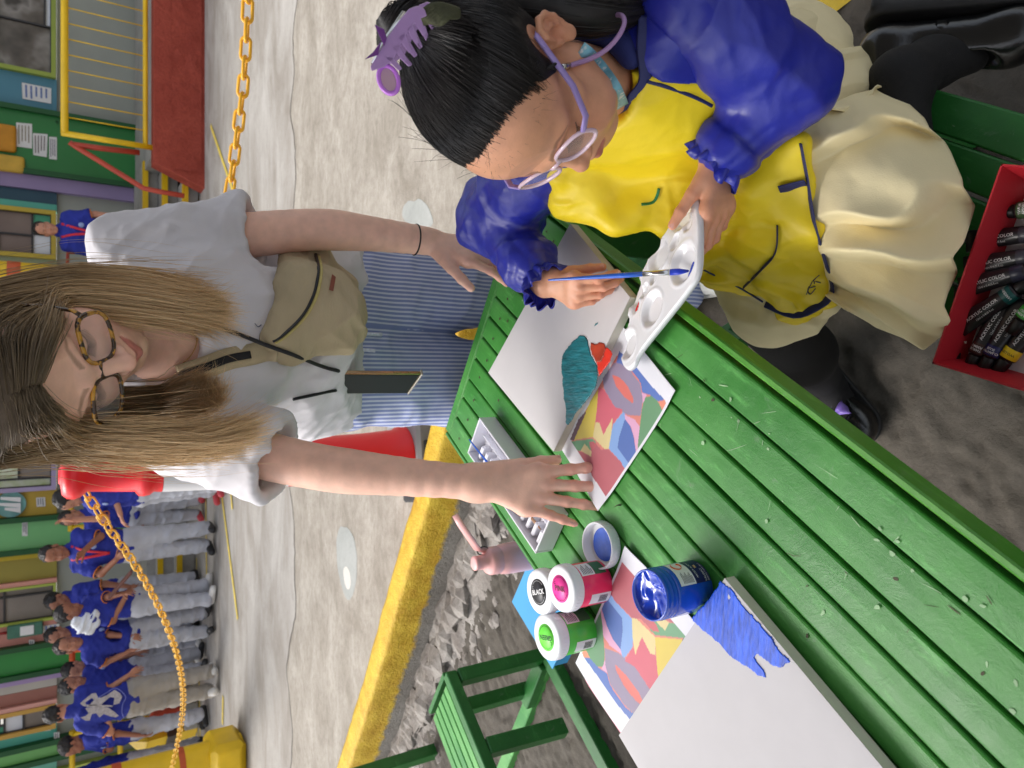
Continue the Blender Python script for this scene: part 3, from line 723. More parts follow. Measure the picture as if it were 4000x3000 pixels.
e, A = column('yellow_column', 'thick yellow column with a square plinth at the end of the chain', (700, 3006), (700, 3006), .17, Yc + .1, [(zb0, zb1), (float(at(725, 2975, Y=Yc)[2]), float(at(700, 2975, Y=Yc)[2]))])
c = at(960, 2925, 0); mb = MB(); mb.box((A[0] - .02, Yc + .10, .14), (.44, .44, .30), None, .05); mb.build('plinth', Myel, e, bevel=.02)
mb = MB(); mb.box((A[0] - .8, Yc + .6, 1.0), (1.1, .9, 2.0)); 
# ================================================================ people: shared anatomy
def rot_head(p, r, y):
    """pitch about the ear axis, roll about the facing axis, yaw: columns = (own right, facing, up)"""
    return rotz(radians(y)) @ rotx(radians(p)) @ roty(radians(r))
def head_skin(s=1., h=.002, neck=((0, -.02, -.055), (0, -.048, -.19), .052, .054), child=0., lids=True, low=False, brow=(.05, .035, .025), skin=(.6, .4, .3), lip=(.5, .2, .2), blush=(.62, .32, .26), smile=0., nose=1.):
    """one skin for head and neck in head coordinates (x own right, y facing, z up), with its own colouring"""
    c = child; jw = 1 - .06 * c
    lo = V(-.095, -.125, -.20) * s; hi = V(.095, .14, .145) * s
    v = Vol(lo, hi, h); S_ = lambda *a: V(*a) * s
    v.ell(S_(0, -.012, .042), V(.074, .094, .084) * s, None, .0)
    v.ell(S_(0, .034, -.028), V(.060 * jw, .060, .080) * s, None, .03 * s)
    v.ell(S_(0, .045, .05), V(.058, .046, .05) * s, None, .03 * s)
    for e in (-1, 1):
        v.cap(S_(.052 * e * jw, .004, -.052), S_(.020 * e, .066, -.096 + .006 * c), .019 * s, .017 * s, .022 * s)
        v.ell(S_(.035 * e, .060, -.038 - .006 * c), V(.024 + .005 * c, .024 + .003 * c, .026) * s, None, .018 * s)
        v.ell(S_(.050 * e, .046, -.012), V(.018, .018, .012) * s, None, .018 * s)
        v.cap(S_(.010 * e, .088, .014), S_(.046 * e, .070, .020), .010 * s, .009 * s, .014 * s)
    if c: [v.ell(S_(.042 * e, .050, -.056), V(.026, .028, .028) * s, None, .02 * s) for e in (-1, 1)]
    v.ell(S_(0, .070, -.097 + .006 * c), V(.022, .021, .019) * s, None, .016 * s)
    v.ell(S_(0, .070, -.066), V(.030, .026, .022) * s, None, .016 * s)
    a, b, r0, r1 = neck; v.cap(S_(*a), S_(*b), r0 * s, r1 * s, .03 * s)
    for e in (-1, 1): v.ell(S_(.030 * e, .097, -.002), V(.019, .016, .0115) * s, None, .012 * s, 's')
    for e in (-1, 1):
        v.ell(S_(.031 * e, .0715, -.002), V(.0150, .0145, .0128) * s, None, .004 * s)
        if not low: v.cap(S_(.019 * e, .086, .0095), S_(.043 * e, .079, .0085), .0012 * s, .0012 * s, .003 * s, 's')
    # nose
    n = nose
    v.cap(S_(0, .086, .006), S_(0, .100 + .010 * (n - .4), -.036), .0065 * s, .0095 * s, .012 * s)
    v.ell(S_(0, .104 + .008 * (n - .6), -.038), V(.0105, .0100, .0090) * s, None, .006 * s)
    for e in (-1, 1):
        v.ell(S_(.0115 * e, .095, -.042), V(.0075, .0095, .0070) * s, None, .005 * s)
        if not low: v.ell(S_(.0065 * e, .103, -.0485), V(.0035, .0045, .003) * s, None, .002 * s, 's')
    # mouth
    zc = -.068
    up = smile * .006
    for e in (-1, 1):
        v.cap(S_(.003 * e, .0965, zc + .0045), S_(.022 * e, .083, zc + .001 + up), .0052 * s, .003 * s, .005 * s)
        v.cap(S_(0, .0945, zc - .0065), S_(.019 * e, .084, zc - .002 + up), .0066 * s, .0032 * s, .005 * s)
    if not low:
        for e in (-1, 1): v.cap(S_(0, .1030, zc - .0005), S_(.0245 * e, .087, zc + .001 + up), .0014 * s, .0012 * s, .003 * s, 's')
    # ears
    for e in (-1, 1):
        Re = rotz(e * .38) @ rotx(-.18)
        if low: v.ell(S_(.076 * e, -.012, -.004), V(.0075, .0185, .031) * s, Re, .006 * s); v.ell(S_(.074 * e, -.003, -.028), V(.006, .009, .010) * s, Re, .006 * s)
        else:
            E_ = lambda o_, b_, u_: S_(e * (.0715 + o_ + .26 * b_), -.004 - b_, u_ - .002 - .12 * b_)
            v.ell(E_(.003, .010, .002), V(.0045, .0165, .028) * s, Re, .005 * s)
            hx_ = [E_(.006, .0, .006), E_(.008, .003, .020), E_(.009, .011, .0285), E_(.009, .020, .026), E_(.009, .0255, .015), E_(.008, .0235, .000), E_(.007, .016, -.014)]
            v.chain(hx_, [.0028 * s, .0034 * s, .0036 * s, .0036 * s, .0034 * s, .003 * s, .003 * s], .003 * s)
            v.chain([E_(.008, .008, .018), E_(.0085, .0145, .010), E_(.008, .0135, -.003), E_(.007, .008, -.013)], [.0022 * s, .0028 * s, .003 * s, .0026 * s], .003 * s)
            v.ell(E_(.006, .007, -.023), V(.0052, .0085, .0095) * s, Re, .005 * s); v.ell(E_(.006, -.002, -.004), V(.004, .0035, .006) * s, Re, .004 * s)
            v.ell(E_(.0105, .007, .000), V(.0060, .0062, .0095) * s, Re, .003 * s, 's')
    P, f = v.mesh(1)
    L = P / s; col_ = np.tile(np.array(skin), (len(P), 1))
    def blend(wt, c_): 
        nonlocal col_; wt = np.clip(wt, 0, 1)[:, None]; col_ = col_ * (1 - wt) + np.array(c_) * wt
    ax = np.abs(L[:, 0])
    g = lambda d, r: np.exp(-(d / r) ** 2)
    front = L[:, 1] > .03
    blend(.45 * g(np.linalg.norm(np.stack((ax - .040, L[:, 1] - .07, L[:, 2] + .035), 1), axis=1), .022), blush)
    blend(.35 * g(np.linalg.norm(L - V(0, .112, -.040), axis=1), .012), blush)
    blend(.5 * g(np.linalg.norm(np.stack((ax - .080, L[:, 1] + .01, L[:, 2]), 1), axis=1), .02), blush)
    zl = np.where(L[:, 2] > zc + up * (ax / .022), 1, 0)
    lipd = np.abs(L[:, 2] - (zc - .001 + up * np.clip(ax / .022, 0, 1) ** 2 + .0005)); lipw = .0095 * np.sqrt(np.clip(1 - (ax / .0245) ** 2, 0, 1)) * np.where(zl > 0, .8, 1.05)
    blend(np.where(front & (L[:, 1] > .078), np.clip((lipw - lipd) / .0025, 0, 1), 0) * .8, lip)
    # brows and lash line are dark hair lying on the skin
    bz = .0215 + .006 * np.clip((ax - .012) / .02, 0, 1) - .012 * np.clip((ax - .036) / .02, 0, 1)
    blend(np.where(front & (ax > .011) & (ax < .052), np.clip((.0040 * np.clip(1.3 - (ax - .011) / .05, .3, 1) - np.abs(L[:, 2] - bz)) / .0022, 0, 1), 0) * (.55 if not low else .75), brow)
    lz = -.0085 + 18 * (ax - .031) ** 2
    blend(np.where(front & (ax > .017) & (ax < .046), np.clip((.0017 - np.abs(L[:, 2] - lz)) / .0012, 0, 1), 0) * .9, tuple(.5 * q for q in brow))
    return P, f, col_
def hand_bones(W, D, N_, L=.18, curls=None, spread=(-.22, -.06, .08, .24), thumb=None, side=1):
    """W wrist, D pointing direction, N_ back-of-hand normal; curls: per finger (mcp, pip, dip) bends. Returns chains of points and radii. side=+1: thumb on +X' = D x N_"""
    D = unit(D); N_ = unit(N_ - D * (N_ @ D)); X = np.cross(D, N_) * side
    k = L / .18; ch = []
    pl = V(.098, .102, .095, .084) * k; off = V(.028, .009, -.011, -.029) * k
    fl = [(.040, .024, .020), (.045, .028, .021), (.042, .026, .021), (.032, .019, .018)]
    fr = [.0088, .0090, .0085, .0075]
    curls = curls or [(.15, .2, .15)] * 4
    for i in range(4):
        base = W + D * pl[i] + X * off[i] + N_ * (.002 * k)
        root = W + D * .03 * k + X * off[i] * .55
        a = spread[i]; d = unit(D * cos(a) - X * sin(a)) if True else D; n = N_
        pts = [root, base]; rs = [.0125 * k, .0105 * k]
        for j in range(3):
            t = curls[i][j]; d, n = d * cos(t) - n * sin(t), n * cos(t) + d * sin(t)
            pts.append(pts[-1] + d * fl[i][j] * k); rs.append(fr[i] * k * (.96, .90, .78)[j])
        ch.append((pts, rs))
    th = thumb or dict(out=.75, down=.25, bend=.15)
    b0 = W + D * .022 * k + X * .020 * k - N_ * .004 * k
    d = unit(D * cos(th['out']) + X * sin(th['out']) - N_ * sin(th['down'])); p1 = b0 + d * .045 * k
    d2 = unit(d * cos(th['bend']) + D * sin(th['bend']) + N_ * th.get('n', 0)); p2 = p1 + d2 * .034 * k
    d3 = unit(d2 * cos(th['bend']) + D * sin(th['bend']) + N_ * th.get('n', 0)); p3 = p2 + d3 * .027 * k
    ch.append(([b0, p1, p2, p3], [.0155 * k, .0118 * k, .0102 * k, .0085 * k]))
    return ch, (D, N_, X, k)
def add_hand(v, W, bones, fk=.0035):
    ch, (D, N_, X, k) = bones
    pts = [c[0][1] for c in ch[:4]]
    for i in range(4): v.cap(W - D * .005 * k, pts[i] - D * .008 * k, .016 * k, .0125 * k, .010 * k)
    v.cap(pts[0] - D * .012 * k, pts[3] - D * .010 * k, .0125 * k, .011 * k, .012 * k)
    v.cap(ch[4][0][0], ch[4][0][1], .017 * k, .012 * k, .012 * k)
    v.cap(W + D * .02 * k + X * .012 * k - N_ * .006 * k, ch[4][0][1] * .6 + W * .4, .015 * k, .012 * k, .01 * k)
    for c in ch[:4]:
        f = Vol(v.lo, v.lo + V(.01, .01, .01), v.h)
        for i in range(1, 4): v.cap(c[0][i], c[0][i + 1], c[1][i], c[1][i + 1], fk * k)
        for i in (2, 3): v.ell(c[0][i], V(1, 1, 1) * c[1][i] * 1.08, None, .003 * k)
        v.ell(c[0][1] + N_ * .001, V(1, 1, 1) * c[1][1] * 1.06, None, .006 * k)
    p, r = ch[4]
    for i in range(3): v.cap(p[i], p[i + 1], r[i], r[i + 1], fk * k)
    v.ell(p[2], V(1, 1, 1) * r[2] * 1.06, None, .003 * k)
def nails(mb, bones, only=range(5)):
    ch, (D, N_, X, k) = bones
    for i in only:
        p, r = ch[i]; d = unit(p[-1] - p[-2])
        n = N_ if i < 4 else unit(N_ * .6 + X * .8); n = unit(n - d * (n @ d)); x = np.cross(d, n)
        if i < 4:
            pass
        c = p[-1] - d * .0015 * k + n * r[-1] * .95; w_ = r[-1] * .66; l = .0062 * k
        G = [[c + d * l * b + x * w_ * a * (1 - .25 * max(b, 0) ** 2) - n * (a * a * .35 * r[-1] + (b > .8) * .0003) + n * .0004 for a in np.linspace(-1, 1, 5)] for b in np.linspace(-1, 1.15, 5)]
        mb.sheet(G)
def skin_cols(P, base, red, pts, rad=.016, amt=.5, n=9., var=.05):
    """reddish knuckles, palms and elbows; gentle mottling"""
    c = np.tile(np.array(base), (len(P), 1)); w_ = np.zeros(len(P))
    for q in pts: w_ = np.maximum(w_, np.exp(-(np.linalg.norm(P - q, axis=1) / rad) ** 2))
    w_ = np.clip(amt * w_ + var * 2 * (fbm(P * n * 8, 3) - .5), 0, 1)[:, None]
    return c * (1 - w_) + np.array(red) * w_
def cloth_disp(P, N_, amp, dirs):
    """folds: ridged waves along given directions, warped"""
    d = 0
    for (dr, fq, a, ph) in dirs:
        dr = np.asarray(dr, float); wv = fbm(P * 7 + ph, 3) * 5.0
        s = np.sin((P @ unit(dr)) * fq + wv + ph); d = d + a * (1 - np.abs(s)) ** 1.6
    for (dr, fq, a, ph) in dirs:
        wv = fbm(P * 16 + ph + 5, 3) * 6.0; s = np.sin((P @ unit(np.asarray(dr, float) + V(.25, -.2, .15))) * fq * 2.1 + wv); d = d + a * .38 * (1 - np.abs(s)) ** 1.3
    m = fbm(P * 9 + 11, 3)
    return P + N_ * (amp * d * np.clip(m * 2.2 - .4, 0, 1.4))[:, None]
M_skin_w = M('skin_fair', attr=True, rough=.46, var=.09, vs=45, bump=.3, bs=330, bdist=.0008, detail=9, sss=.12, spec=.4)
M_skin_g = M('skin_tan', attr=True, rough=.42, var=.10, vs=45, bump=.3, bs=330, bdist=.0008, detail=9, sss=.10, spec=.4)
M_nail = M('nail', lin((226, 170, 156)), .25, .03)
def blob_obj(name, v, f, mat, parent=None, cols=None, smooth=True):
    return link(name, raw_mesh(name, v, f, smooth, None, cols), mat, parent)
# ================================================================ the woman leaning over the far end of the table
WS = lin((240, 193, 172)); WRED = lin((230, 148, 130))
WR = rot_head(-50.5, 15.6, 173.6); WT = V(.020, .997, 1.476)
def wl(*a): return WR @ V(*a) + WT
woman = thing('person', 'long-haired woman in glasses and white t-shirt leaning over the green table', 'person', (.12, 1.5, 0))
P, f, c = head_skin(1.0, .0019, neck=((0, -.02, -.055), (0, -.075, -.15), .050, .052), skin=WS, lip=lin((190, 104, 100)), blush=lin((238, 160, 144)), brow=lin((112, 82, 60)), smile=1.5, nose=.95)
parts = [(P @ WR.T + WT, f)]; cols = [c]
# arms and hands
def spl_(P, n):
    P = np.asarray(P, float); m = len(P); t = np.linspace(0, m - 1, n); i = np.clip(t.astype(int), 0, m - 2); u = (t - i)[:, None]; g = lambda k: P[np.clip(k, 0, m - 1)]
    return .5 * (2 * g(i) + (g(i + 1) - g(i - 1)) * u + (2 * g(i - 1) - 5 * g(i) + 4 * g(i + 1) - g(i + 2)) * u ** 2 + (3 * g(i) - g(i - 1) - 3 * g(i + 1) + g(i + 2)) * u ** 3)
chest = V(.075, 1.27, 1.235)
shR, elR, wrR = at(650, 1690, t=1.175), at(1270, 1835, t=1.135), at(1872, 1887, t=1.142)
shL, elL, wrL = at(545, 965, t=1.225), at(1250, 888, t=1.265), at(1690, 945, t=1.365)
v = Vol(V(-.28, .78, .68), V(.02, 1.32, 1.40), .0026)
v.chain(list(spl_([shR, shR * .5 + elR * .5, shR * .08 + elR * .86 + wrR * .06, elR * .6 + wrR * .4, wrR], 24)), list(np.interp(np.linspace(0, 1, 24), [0, .25, .45, .6, .8, 1], [.0445, .039, .0360, .0352, .0300, .0250])), .004)
v.ell(wrR, V(.030, .024, .03), frame(wrR - elR), .02)
kn = at(2085, 1912, t=1.138); D = unit(kn - wrR); N_ = unit(at(2000, 1890, t=.9) - at(2000, 1890, t=1.2))
Nb = unit(V(-.05, -.75, .65)); Dh = unit(V(.0, -.22, -.40))
hb = hand_bones(wrR, D, N_, .186, [(.03, .08, .06), (.05, .08, .06), (.04, .08, .06), (.02, .08, .06)], (-.22, -.08, .04, .22), dict(out=.34, down=.42, bend=.10, n=-.02), side=-1)
HB_R = hb
add_hand(v, wrR, hb)
pa = v.mesh(1); parts.append(pa); cols.append(skin_cols(pa[0], WS, WRED, [c_[0][i] for c_ in hb[0][:4] for i in (1, 2, 3, 4)] + [elR], .014, .55))
v = Vol(V(.10, 1.02, .66), V(.36, 1.40, 1.40), .0026)
v.chain(list(spl_([shL, shL * .5 + elL * .5, shL * .08 + elL * .86 + wrL * .06, elL * .6 + wrL * .4, wrL], 24)), list(np.interp(np.linspace(0, 1, 24), [0, .25, .45, .6, .8, 1], [.0445, .039, .0360, .0352, .0300, .0250])), .004)
D = unit(at(1905, 1000, t=1.35) - wrL); N2 = unit(V(.55, -.60, .55))
hbL = hand_bones(wrL, D, N2, .165, [(.25, .3, .2), (.3, .3, .2), (.3, .35, .2), (.3, .4, .2)], (-.04, .02, .05, .08), dict(out=.62, down=.15, bend=.12), side=1)
add_hand(v, wrL, hbL)
pa = v.mesh(1); parts.append(pa); cols.append(skin_cols(pa[0], WS, WRED, [c_[0][i] for c_ in hbL[0][:4] for i in (1, 2, 3, 4)] + [elL], .014, .5))
v = Vol(V(-.14, .98, 1.05), V(.28, 1.40, 1.50), .006); v.ell(chest + V(0, .025, .005), V(.14, .085, .13), rotx(-.5), 0); v.cap(shR + V(.03, .02, -.01), shL + V(-.03, .02, -.01), .04, .04, .05); v.cap(wl(0, -.05, -.10), chest + V(0, .01, .06), .05, .07, .05); v.cap(shR + V(.03, .02, -.01), chest, .05, .05, .04)
pa = v.mesh(1); parts.append(pa); cols.append(skin_cols(pa[0], WS, WRED, [], .014, .5))
Pw, fw = join(parts); wbody = blob_obj('body', Pw, fw, M_skin_w, woman, np.concatenate(cols))
mb = MB(); nails(mb, hb); mb.build('nails', M_nail, wbody)
mb = MB(); nails(mb, hbL, (0, 1)); mb.build('nails', M_nail, wbody)
mb = MB(); d_ = unit(wrL - elL); q = wrL - d_ * .035; R = frame(d_); mb.tube([q + R @ V(cos(a) * .0285, sin(a) * .0285, .0) for a in np.arange(24) * 2 * pi / 24], .0016, 6, closed=True)
tag(mb.build('hair_tie', M('elastic_black', (.01, .01, .012), .7), origin=q), 'thin black elastic band round the wrist of the woman', 'hair tie')
# earring
mb = MB(); q = wl(-.079, -.004, -.036); mb.lathe([(0, .004), (.004, .002), (.004, -.002), (0, -.004)], q, frame(V(1, 0, 0)), 10); mb.build('earring', M('chrome'), woman)

# t-shirt, loose, hanging from the shoulders
neckb = wl(0, -.075, -.15)
v = Vol(V(-.28, .96, .84), V(.40, 1.74, 1.50), .0042)
hipc = V(.118, 1.52, .93); chest = V(.075, 1.27, 1.235)
v.ell(chest + V(0, .02, .01), V(.165, .105, .15), rotx(-.5), .0)
v.ell(V(.095, 1.36, 1.11), V(.158, .11, .16), rotx(-.5), .06)
v.cap(V(.0, 1.50, .97), V(.22, 1.50, .97), .112, .112, .08)
v.cap(V(.01, 1.43, 1.04), V(.20, 1.43, 1.04), .10, .10, .06)
v.cap(shR + V(.015, .01, .01), shL + V(-.015, .01, .01), .058, .058, .06)
v.cap(neckb, neckb + V(0, .05, -.06), .06, .08, .05)
slR = shR + (elR - shR) * .70; slL = shL + (elL - shL) * .62
v.cap(shR + V(.01, 0, .005), slR + (elR - shR) * .12, .062, .074, .035)
v.cap(shL + V(-.01, 0, .005), slL + (elL - shL) * .12, .062, .070, .035)
v.cut(V(0, 0, .885), V(0, 0, -1), .01)
dR = unit(elR - shR); dL = unit(elL - shL)
def sleeve_cut(v, p, d, r, axis_pt, R_):
    def fn(X, Y, Z):
        h_ = (X - p[0]) * d[0] + (Y - p[1]) * d[1] + (Z - p[2]) * d[2]
        dx, dy, dz = X - axis_pt[0], Y - axis_pt[1], Z - axis_pt[2]; t = dx * d[0] + dy * d[1] + dz * d[2]
        rr = np.sqrt(np.maximum(dx * dx + dy * dy + dz * dz - t * t, 0)) - R_ * .80
        return np.maximum(-h_, np.maximum(rr, h_ - .12))
    v._do(fn, p - .2, p + .2, .004, 's')
sleeve_cut(v, slR, dR, 0, shR, .10); sleeve_cut(v, slL, dL, 0, shL, .10)
v.cap(slR - dR * .05, slR + dR * .06, .058, .066, .006, 's'); v.cap(slL - dL * .05, slL + dL * .06, .056, .062, .006, 's')
v.cap(neckb - (neckb - WT) * .1 + V(0, -.01, .02), WT, .062, .075, .012, 's'); v.cap(at(620, 1370, t=.9), at(620, 1370, t=1.28), .050, .052, .008, 's'); v.cap(at(690, 1352, t=.9), at(690, 1352, t=1.245), .030, .032, .02, 's')
P, f = v.mesh(2); n = normals(P, f)
P = cloth_disp(P, n, .010, [((.35, .1, 1), 30, .8, 1.), ((1, .3, .5), 34, .6, 4.), ((-.7, .2, 1), 26, .6, 7.)])
P = relax(P, f); T_tee = tree_of(P, f)
M_tee = M('tshirt_white', lin((212, 209, 214)), .85, .03, 20, .25, 500, bdist=.0008, crumple=.25, cs=9)
blob_obj('t_shirt', P, f, M_tee, woman)

def spline_(P, n):
    P = np.asarray(P, float); d = np.linspace(0, len(P) - 1, n); return np.stack([np.interp(d, np.arange(len(P)), P[:, i]) for i in range(3)], 1)
# striped trousers
v = Vol(V(-.16, 1.22, -.02), V(.40, 1.78, 1.06), .006)
v.cap(V(.03, 1.52, .93), V(.20, 1.52, .93), .115, .115, .05)
lR = [V(.02, 1.53, .88), V(-.005, 1.49, .47), V(-.01, 1.50, .06)]; lL = [V(.215, 1.53, .88), V(.245, 1.47, .47), V(.262, 1.34, .08)]
v.chain(lR, [.112, .092, .088], .05); v.chain(lL, [.112, .092, .088], .05)
v.cut(V(0, 0, .04), V(0, 0, -1)); v.cut(V(0, 0, 1.03), V(0, 0, 1))
P, f = v.mesh(2); n = normals(P, f)
P = cloth_disp(P, n, .011, [((.5, .1, 1), 26, .6, 2.), ((-.5, .1, 1), 24, .6, 5.), ((1, 0, .1), 30, .4, 8.)])
P = relax(P, f); T_trs = tree_of(P, f)
m, t, b = node_mat('trouser_stripe'); N = t.nodes; L = t.links
at_ = N.new('ShaderNodeAttribute'); at_.attribute_name = 'Col'; sp_ = N.new('ShaderNodeSeparateColor'); L.new(at_.outputs['Color'], sp_.inputs[0])
wv = N.new('ShaderNodeMath'); wv.operation = 'SINE'; L.new(sp_.outputs[0], wv.inputs[0]); mr = N.new('ShaderNodeMapRange'); L.new(wv.outputs[0], mr.inputs[0]); mr.inputs[1].default_value = -.1; mr.inputs[2].default_value = .5
mx = N.new('ShaderNodeMix'); mx.data_type = 'RGBA'; L.new(mr.outputs[0], mx.inputs[0]); mx.inputs[6].default_value = (*lin((128, 140, 190)), 1); mx.inputs[7].default_value = (*lin((200, 206, 226)), 1)
L.new(mx.outputs[2], b.inputs['Base Color']); b.inputs['Roughness'].default_value = .85
# the woven stripes run down each leg: phase = position round the leg
lx = np.where(P[:, 0] < .12, .0, .235); ang = np.arctan2(P[:, 0] - lx, -(P[:, 1] - 1.5)); ph = np.zeros((len(P), 3)); ph[:, 0] = (P[:, 0] + .10 * (P[:, 2] - .5) * np.where(P[:, 0] < .12, .08, -.10)) * 2 * pi / .0088
blob_obj('trousers', P, f, m, woman, ph)
mb = MB()
for y_ in (1305, 1368): mb.tube(spline_(drape([(1385, y_ - 3), (1440, y_), (1490 + (1305 - y_) * .4, y_ + 2)], [T_trs], .002, 1.45), 8), .0042, 6)
mb.build('drawstring', M('cord_white', lin((216, 220, 236)), .8, .2, 200), woman)
def trainer(name, toe, heel, label=None):
    d = unit((toe - heel) * V(1, 1, 0)); R = np.stack((np.cross(d, (0, 0, 1)), d, V(0, 0, 1)), 1); L_ = np.linalg.norm((toe - heel)[:2]); c = (toe + heel) / 2 * V(1, 1, 0)
    v = Vol(c - .22, c + .22, .005); W = lambda *a: c + R @ V(*a)
    v.cap(W(0, -L_ * .36, .045), W(0, L_ * .30, .04), .038, .042, .03); v.ell(W(0, L_ * .33, .038), V(.045, .05, .036), R, .02); v.cap(W(0, -L_ * .3, .06), W(0, -L_ * .22, .12), .04, .042, .03)
    v.cut(V(0, 0, .02), V(0, 0, -1)); P, f = v.mesh(1)
    o = blob_obj('shoe', P, f, M('trainer_white', lin((222, 222, 218)), .6, .06, 20), woman)
    v = Vol(c - .22, c + .22, .005); v.cap(W(0, -L_ * .36, .014), W(0, L_ * .34, .014), .042, .047, .0); v.cut(V(0, 0, .028), V(0, 0, 1)); v.cut(V(0, 0, .002), V(0, 0, -1)); P, f = v.mesh(0)
    blob_obj('sole', P, f, M('sole_white', lin((206, 204, 198)), .7, .06, 30), o); return o
trainer('shoe', V(.272, 1.17, 0), V(.262, 1.42, 0)); trainer('shoe', V(-.03, 1.36, 0), V(-.01, 1.6, 0))
# woman's hair: two curtains from a centre parting, guides traced as real hanging locks
def spline(P, n):
    P = np.asarray(P, float); m = len(P); t = np.linspace(0, m - 1, n); i = np.clip(t.astype(int), 0, m - 2); u = (t - i)[:, None]
    g = lambda k: P[np.clip(k, 0, m - 1)]
    p0, p1, p2, p3 = g(i - 1), g(i), g(i + 1), g(i + 2)
    return .5 * ((2 * p1) + (p2 - p0) * u + (2 * p0 - 5 * p1 + 4 * p2 - p3) * u ** 2 + (3 * p1 - p0 - 3 * p2 + p3) * u ** 3)
def sk(x, y, z, k=1.0):
    """a point on the scalp (head coordinates direction) pushed out by k"""
    c = V(0, -.012, .042); return WR @ (c + unit(V(x, y, z)) * V(.0765, .0965, .0865) * k * 1.055) + WT
def lock_set(guides, n, K, rs, thick, jitter, seed, clump=40):
    r_ = np.random.RandomState(seed); G = np.array([spline(g, K) for g in guides]); ng = len(G)
    curl = [V(*(r_.randn(3) * V(.014, .010, .006))) + V(0, -.004, .004) for _ in range(7)]; cl = r_.rand(clump) * (ng - 1); out_ = []
    for j in range(n):
        u = cl[r_.randint(clump)] + r_.randn() * .06 if r_.rand() < .7 else r_.rand() * (ng - 1)
        u = np.clip(u, 0, ng - 1.001); i = int(u); w_ = u - i; w_ = w_ * w_ * (3 - 2 * w_)
        p = G[i] * (1 - w_) + G[i + 1] * w_
        t = np.linspace(0, 1, K)[:, None]
        o = r_.randn(3) * V(1, 1, .6); wob = np.stack([np.sin(t[:, 0] * r_.uniform(2, 6) + r_.rand() * 6) * r_.randn() for _ in range(3)], 1)
        tf = np.clip((t - .68) / .32, 0, 1) ** 2; p = p + tf * (curl[i % len(curl)] * r_.uniform(-.4, 1.2) + r_.randn(3) * .010)
        p = p + o * thick * (.25 + .75 * np.sin(np.clip(t * 1.25, 0, 1) * pi / 2)) + wob * jitter * (.1 + t)
        cut_ = r_.uniform(.90, 1.02) if r_.rand() < .55 else r_.uniform(.66, .95); ti = np.linspace(0, min(cut_, 1), K) * (K - 1); p = np.stack([np.interp(ti, np.arange(K), p[:, a]) for a in range(3)], 1)
        out_.append(p)
    return np.array(out_)
a_ = lambda x, y, Y: at(x, y, Y=Y - .125)
T_wskin = tree_of(Pw, fw)
def hl_(L_, off=.004): return drape(L_, [T_wskin], off, .93)
part0, part1, part2, part3 = sk(0, .9, .62), sk(0, .5, .95), sk(0, 0, 1.05), sk(0, -.6, .9)
# her left (upright: right of the face): smooth over the crown, over the ear, down in front of the shoulder
gL = [hl_([(157, 1490), (172, 1430), (190, 1360), (214, 1300), (226, 1250)]) + [a_(245, 1205, 1.115), a_(360, 1200, 1.125), a_(560, 1235, 1.12), a_(740, 1265, 1.12), a_(850, 1265, 1.115)],
      hl_([(120, 1495), (130, 1430), (146, 1360), (170, 1290), (190, 1230)], .007) + [a_(215, 1180, 1.12), a_(380, 1180, 1.12), a_(600, 1205, 1.11), a_(800, 1230, 1.105), a_(900, 1245, 1.10)],
      [sk(0, .72, .80), sk(-.6, .6, .68, 1.03), sk(-1, .25, .30, 1.04), a_(200, 1160, 1.14), a_(380, 1165, 1.125), a_(600, 1190, 1.11), a_(800, 1220, 1.10), a_(925, 1240, 1.10)],
      [sk(0, .45, .95), sk(-.65, .35, .75, 1.04), sk(-1, .05, .30, 1.06), a_(190, 1125, 1.16), a_(380, 1125, 1.15), a_(600, 1150, 1.13), a_(780, 1190, 1.12), a_(905, 1225, 1.11)],
      [sk(0, .05, 1.05), sk(-.7, 0, .8, 1.04), sk(-1, -.2, .3, 1.08), a_(160, 1085, 1.2), a_(370, 1072, 1.2), a_(560, 1085, 1.19), a_(720, 1105, 1.17), a_(840, 1120, 1.16)],
      [sk(0, -.5, .95), sk(-.7, -.5, .7, 1.05), sk(-.95, -.6, .1, 1.08), a_(190, 1120, 1.24), a_(380, 1130, 1.24), a_(600, 1160, 1.22), a_(740, 1200, 1.2), a_(860, 1230, 1.18)]]
gR = [hl_([(160, 1520), (172, 1555), (192, 1592), (228, 1630), (262, 1655)]) + [a_(345, 1685, 1.10), a_(480, 1690, 1.09), a_(640, 1690, 1.09), a_(820, 1690, 1.09), a_(960, 1670, 1.09)],
      hl_([(120, 1525), (132, 1565), (156, 1610), (190, 1648), (235, 1680)], .007) + [a_(330, 1700, 1.10), a_(480, 1705, 1.10), a_(660, 1710, 1.09), a_(860, 1705, 1.08), a_(1010, 1670, 1.08)],
      [sk(0, .72, .80), sk(.6, .6, .68, 1.03), sk(1, .22, .30, 1.05), a_(300, 1705, 1.11), a_(480, 1715, 1.10), a_(660, 1725, 1.09), a_(860, 1715, 1.08), a_(1040, 1670, 1.08)],
      [sk(0, .45, .95), sk(.65, .35, .75, 1.04), sk(1, .0, .32, 1.08), a_(250, 1735, 1.13), a_(470, 1742, 1.12), a_(640, 1755, 1.11), a_(840, 1740, 1.10), a_(1000, 1700, 1.09)],
      [sk(0, .05, 1.05), sk(.7, 0, .8, 1.05), sk(1.05, -.3, .3, 1.1), a_(180, 1762, 1.17), a_(360, 1768, 1.16), a_(560, 1772, 1.15), a_(740, 1755, 1.14), a_(880, 1730, 1.12)],
      [sk(0, -.5, .95), sk(.7, -.5, .7, 1.05), sk(.9, -.6, .0, 1.08), a_(330, 1700, 1.24), a_(500, 1690, 1.24), a_(680, 1680, 1.22), a_(800, 1690, 1.2), a_(930, 1680, 1.16)]]
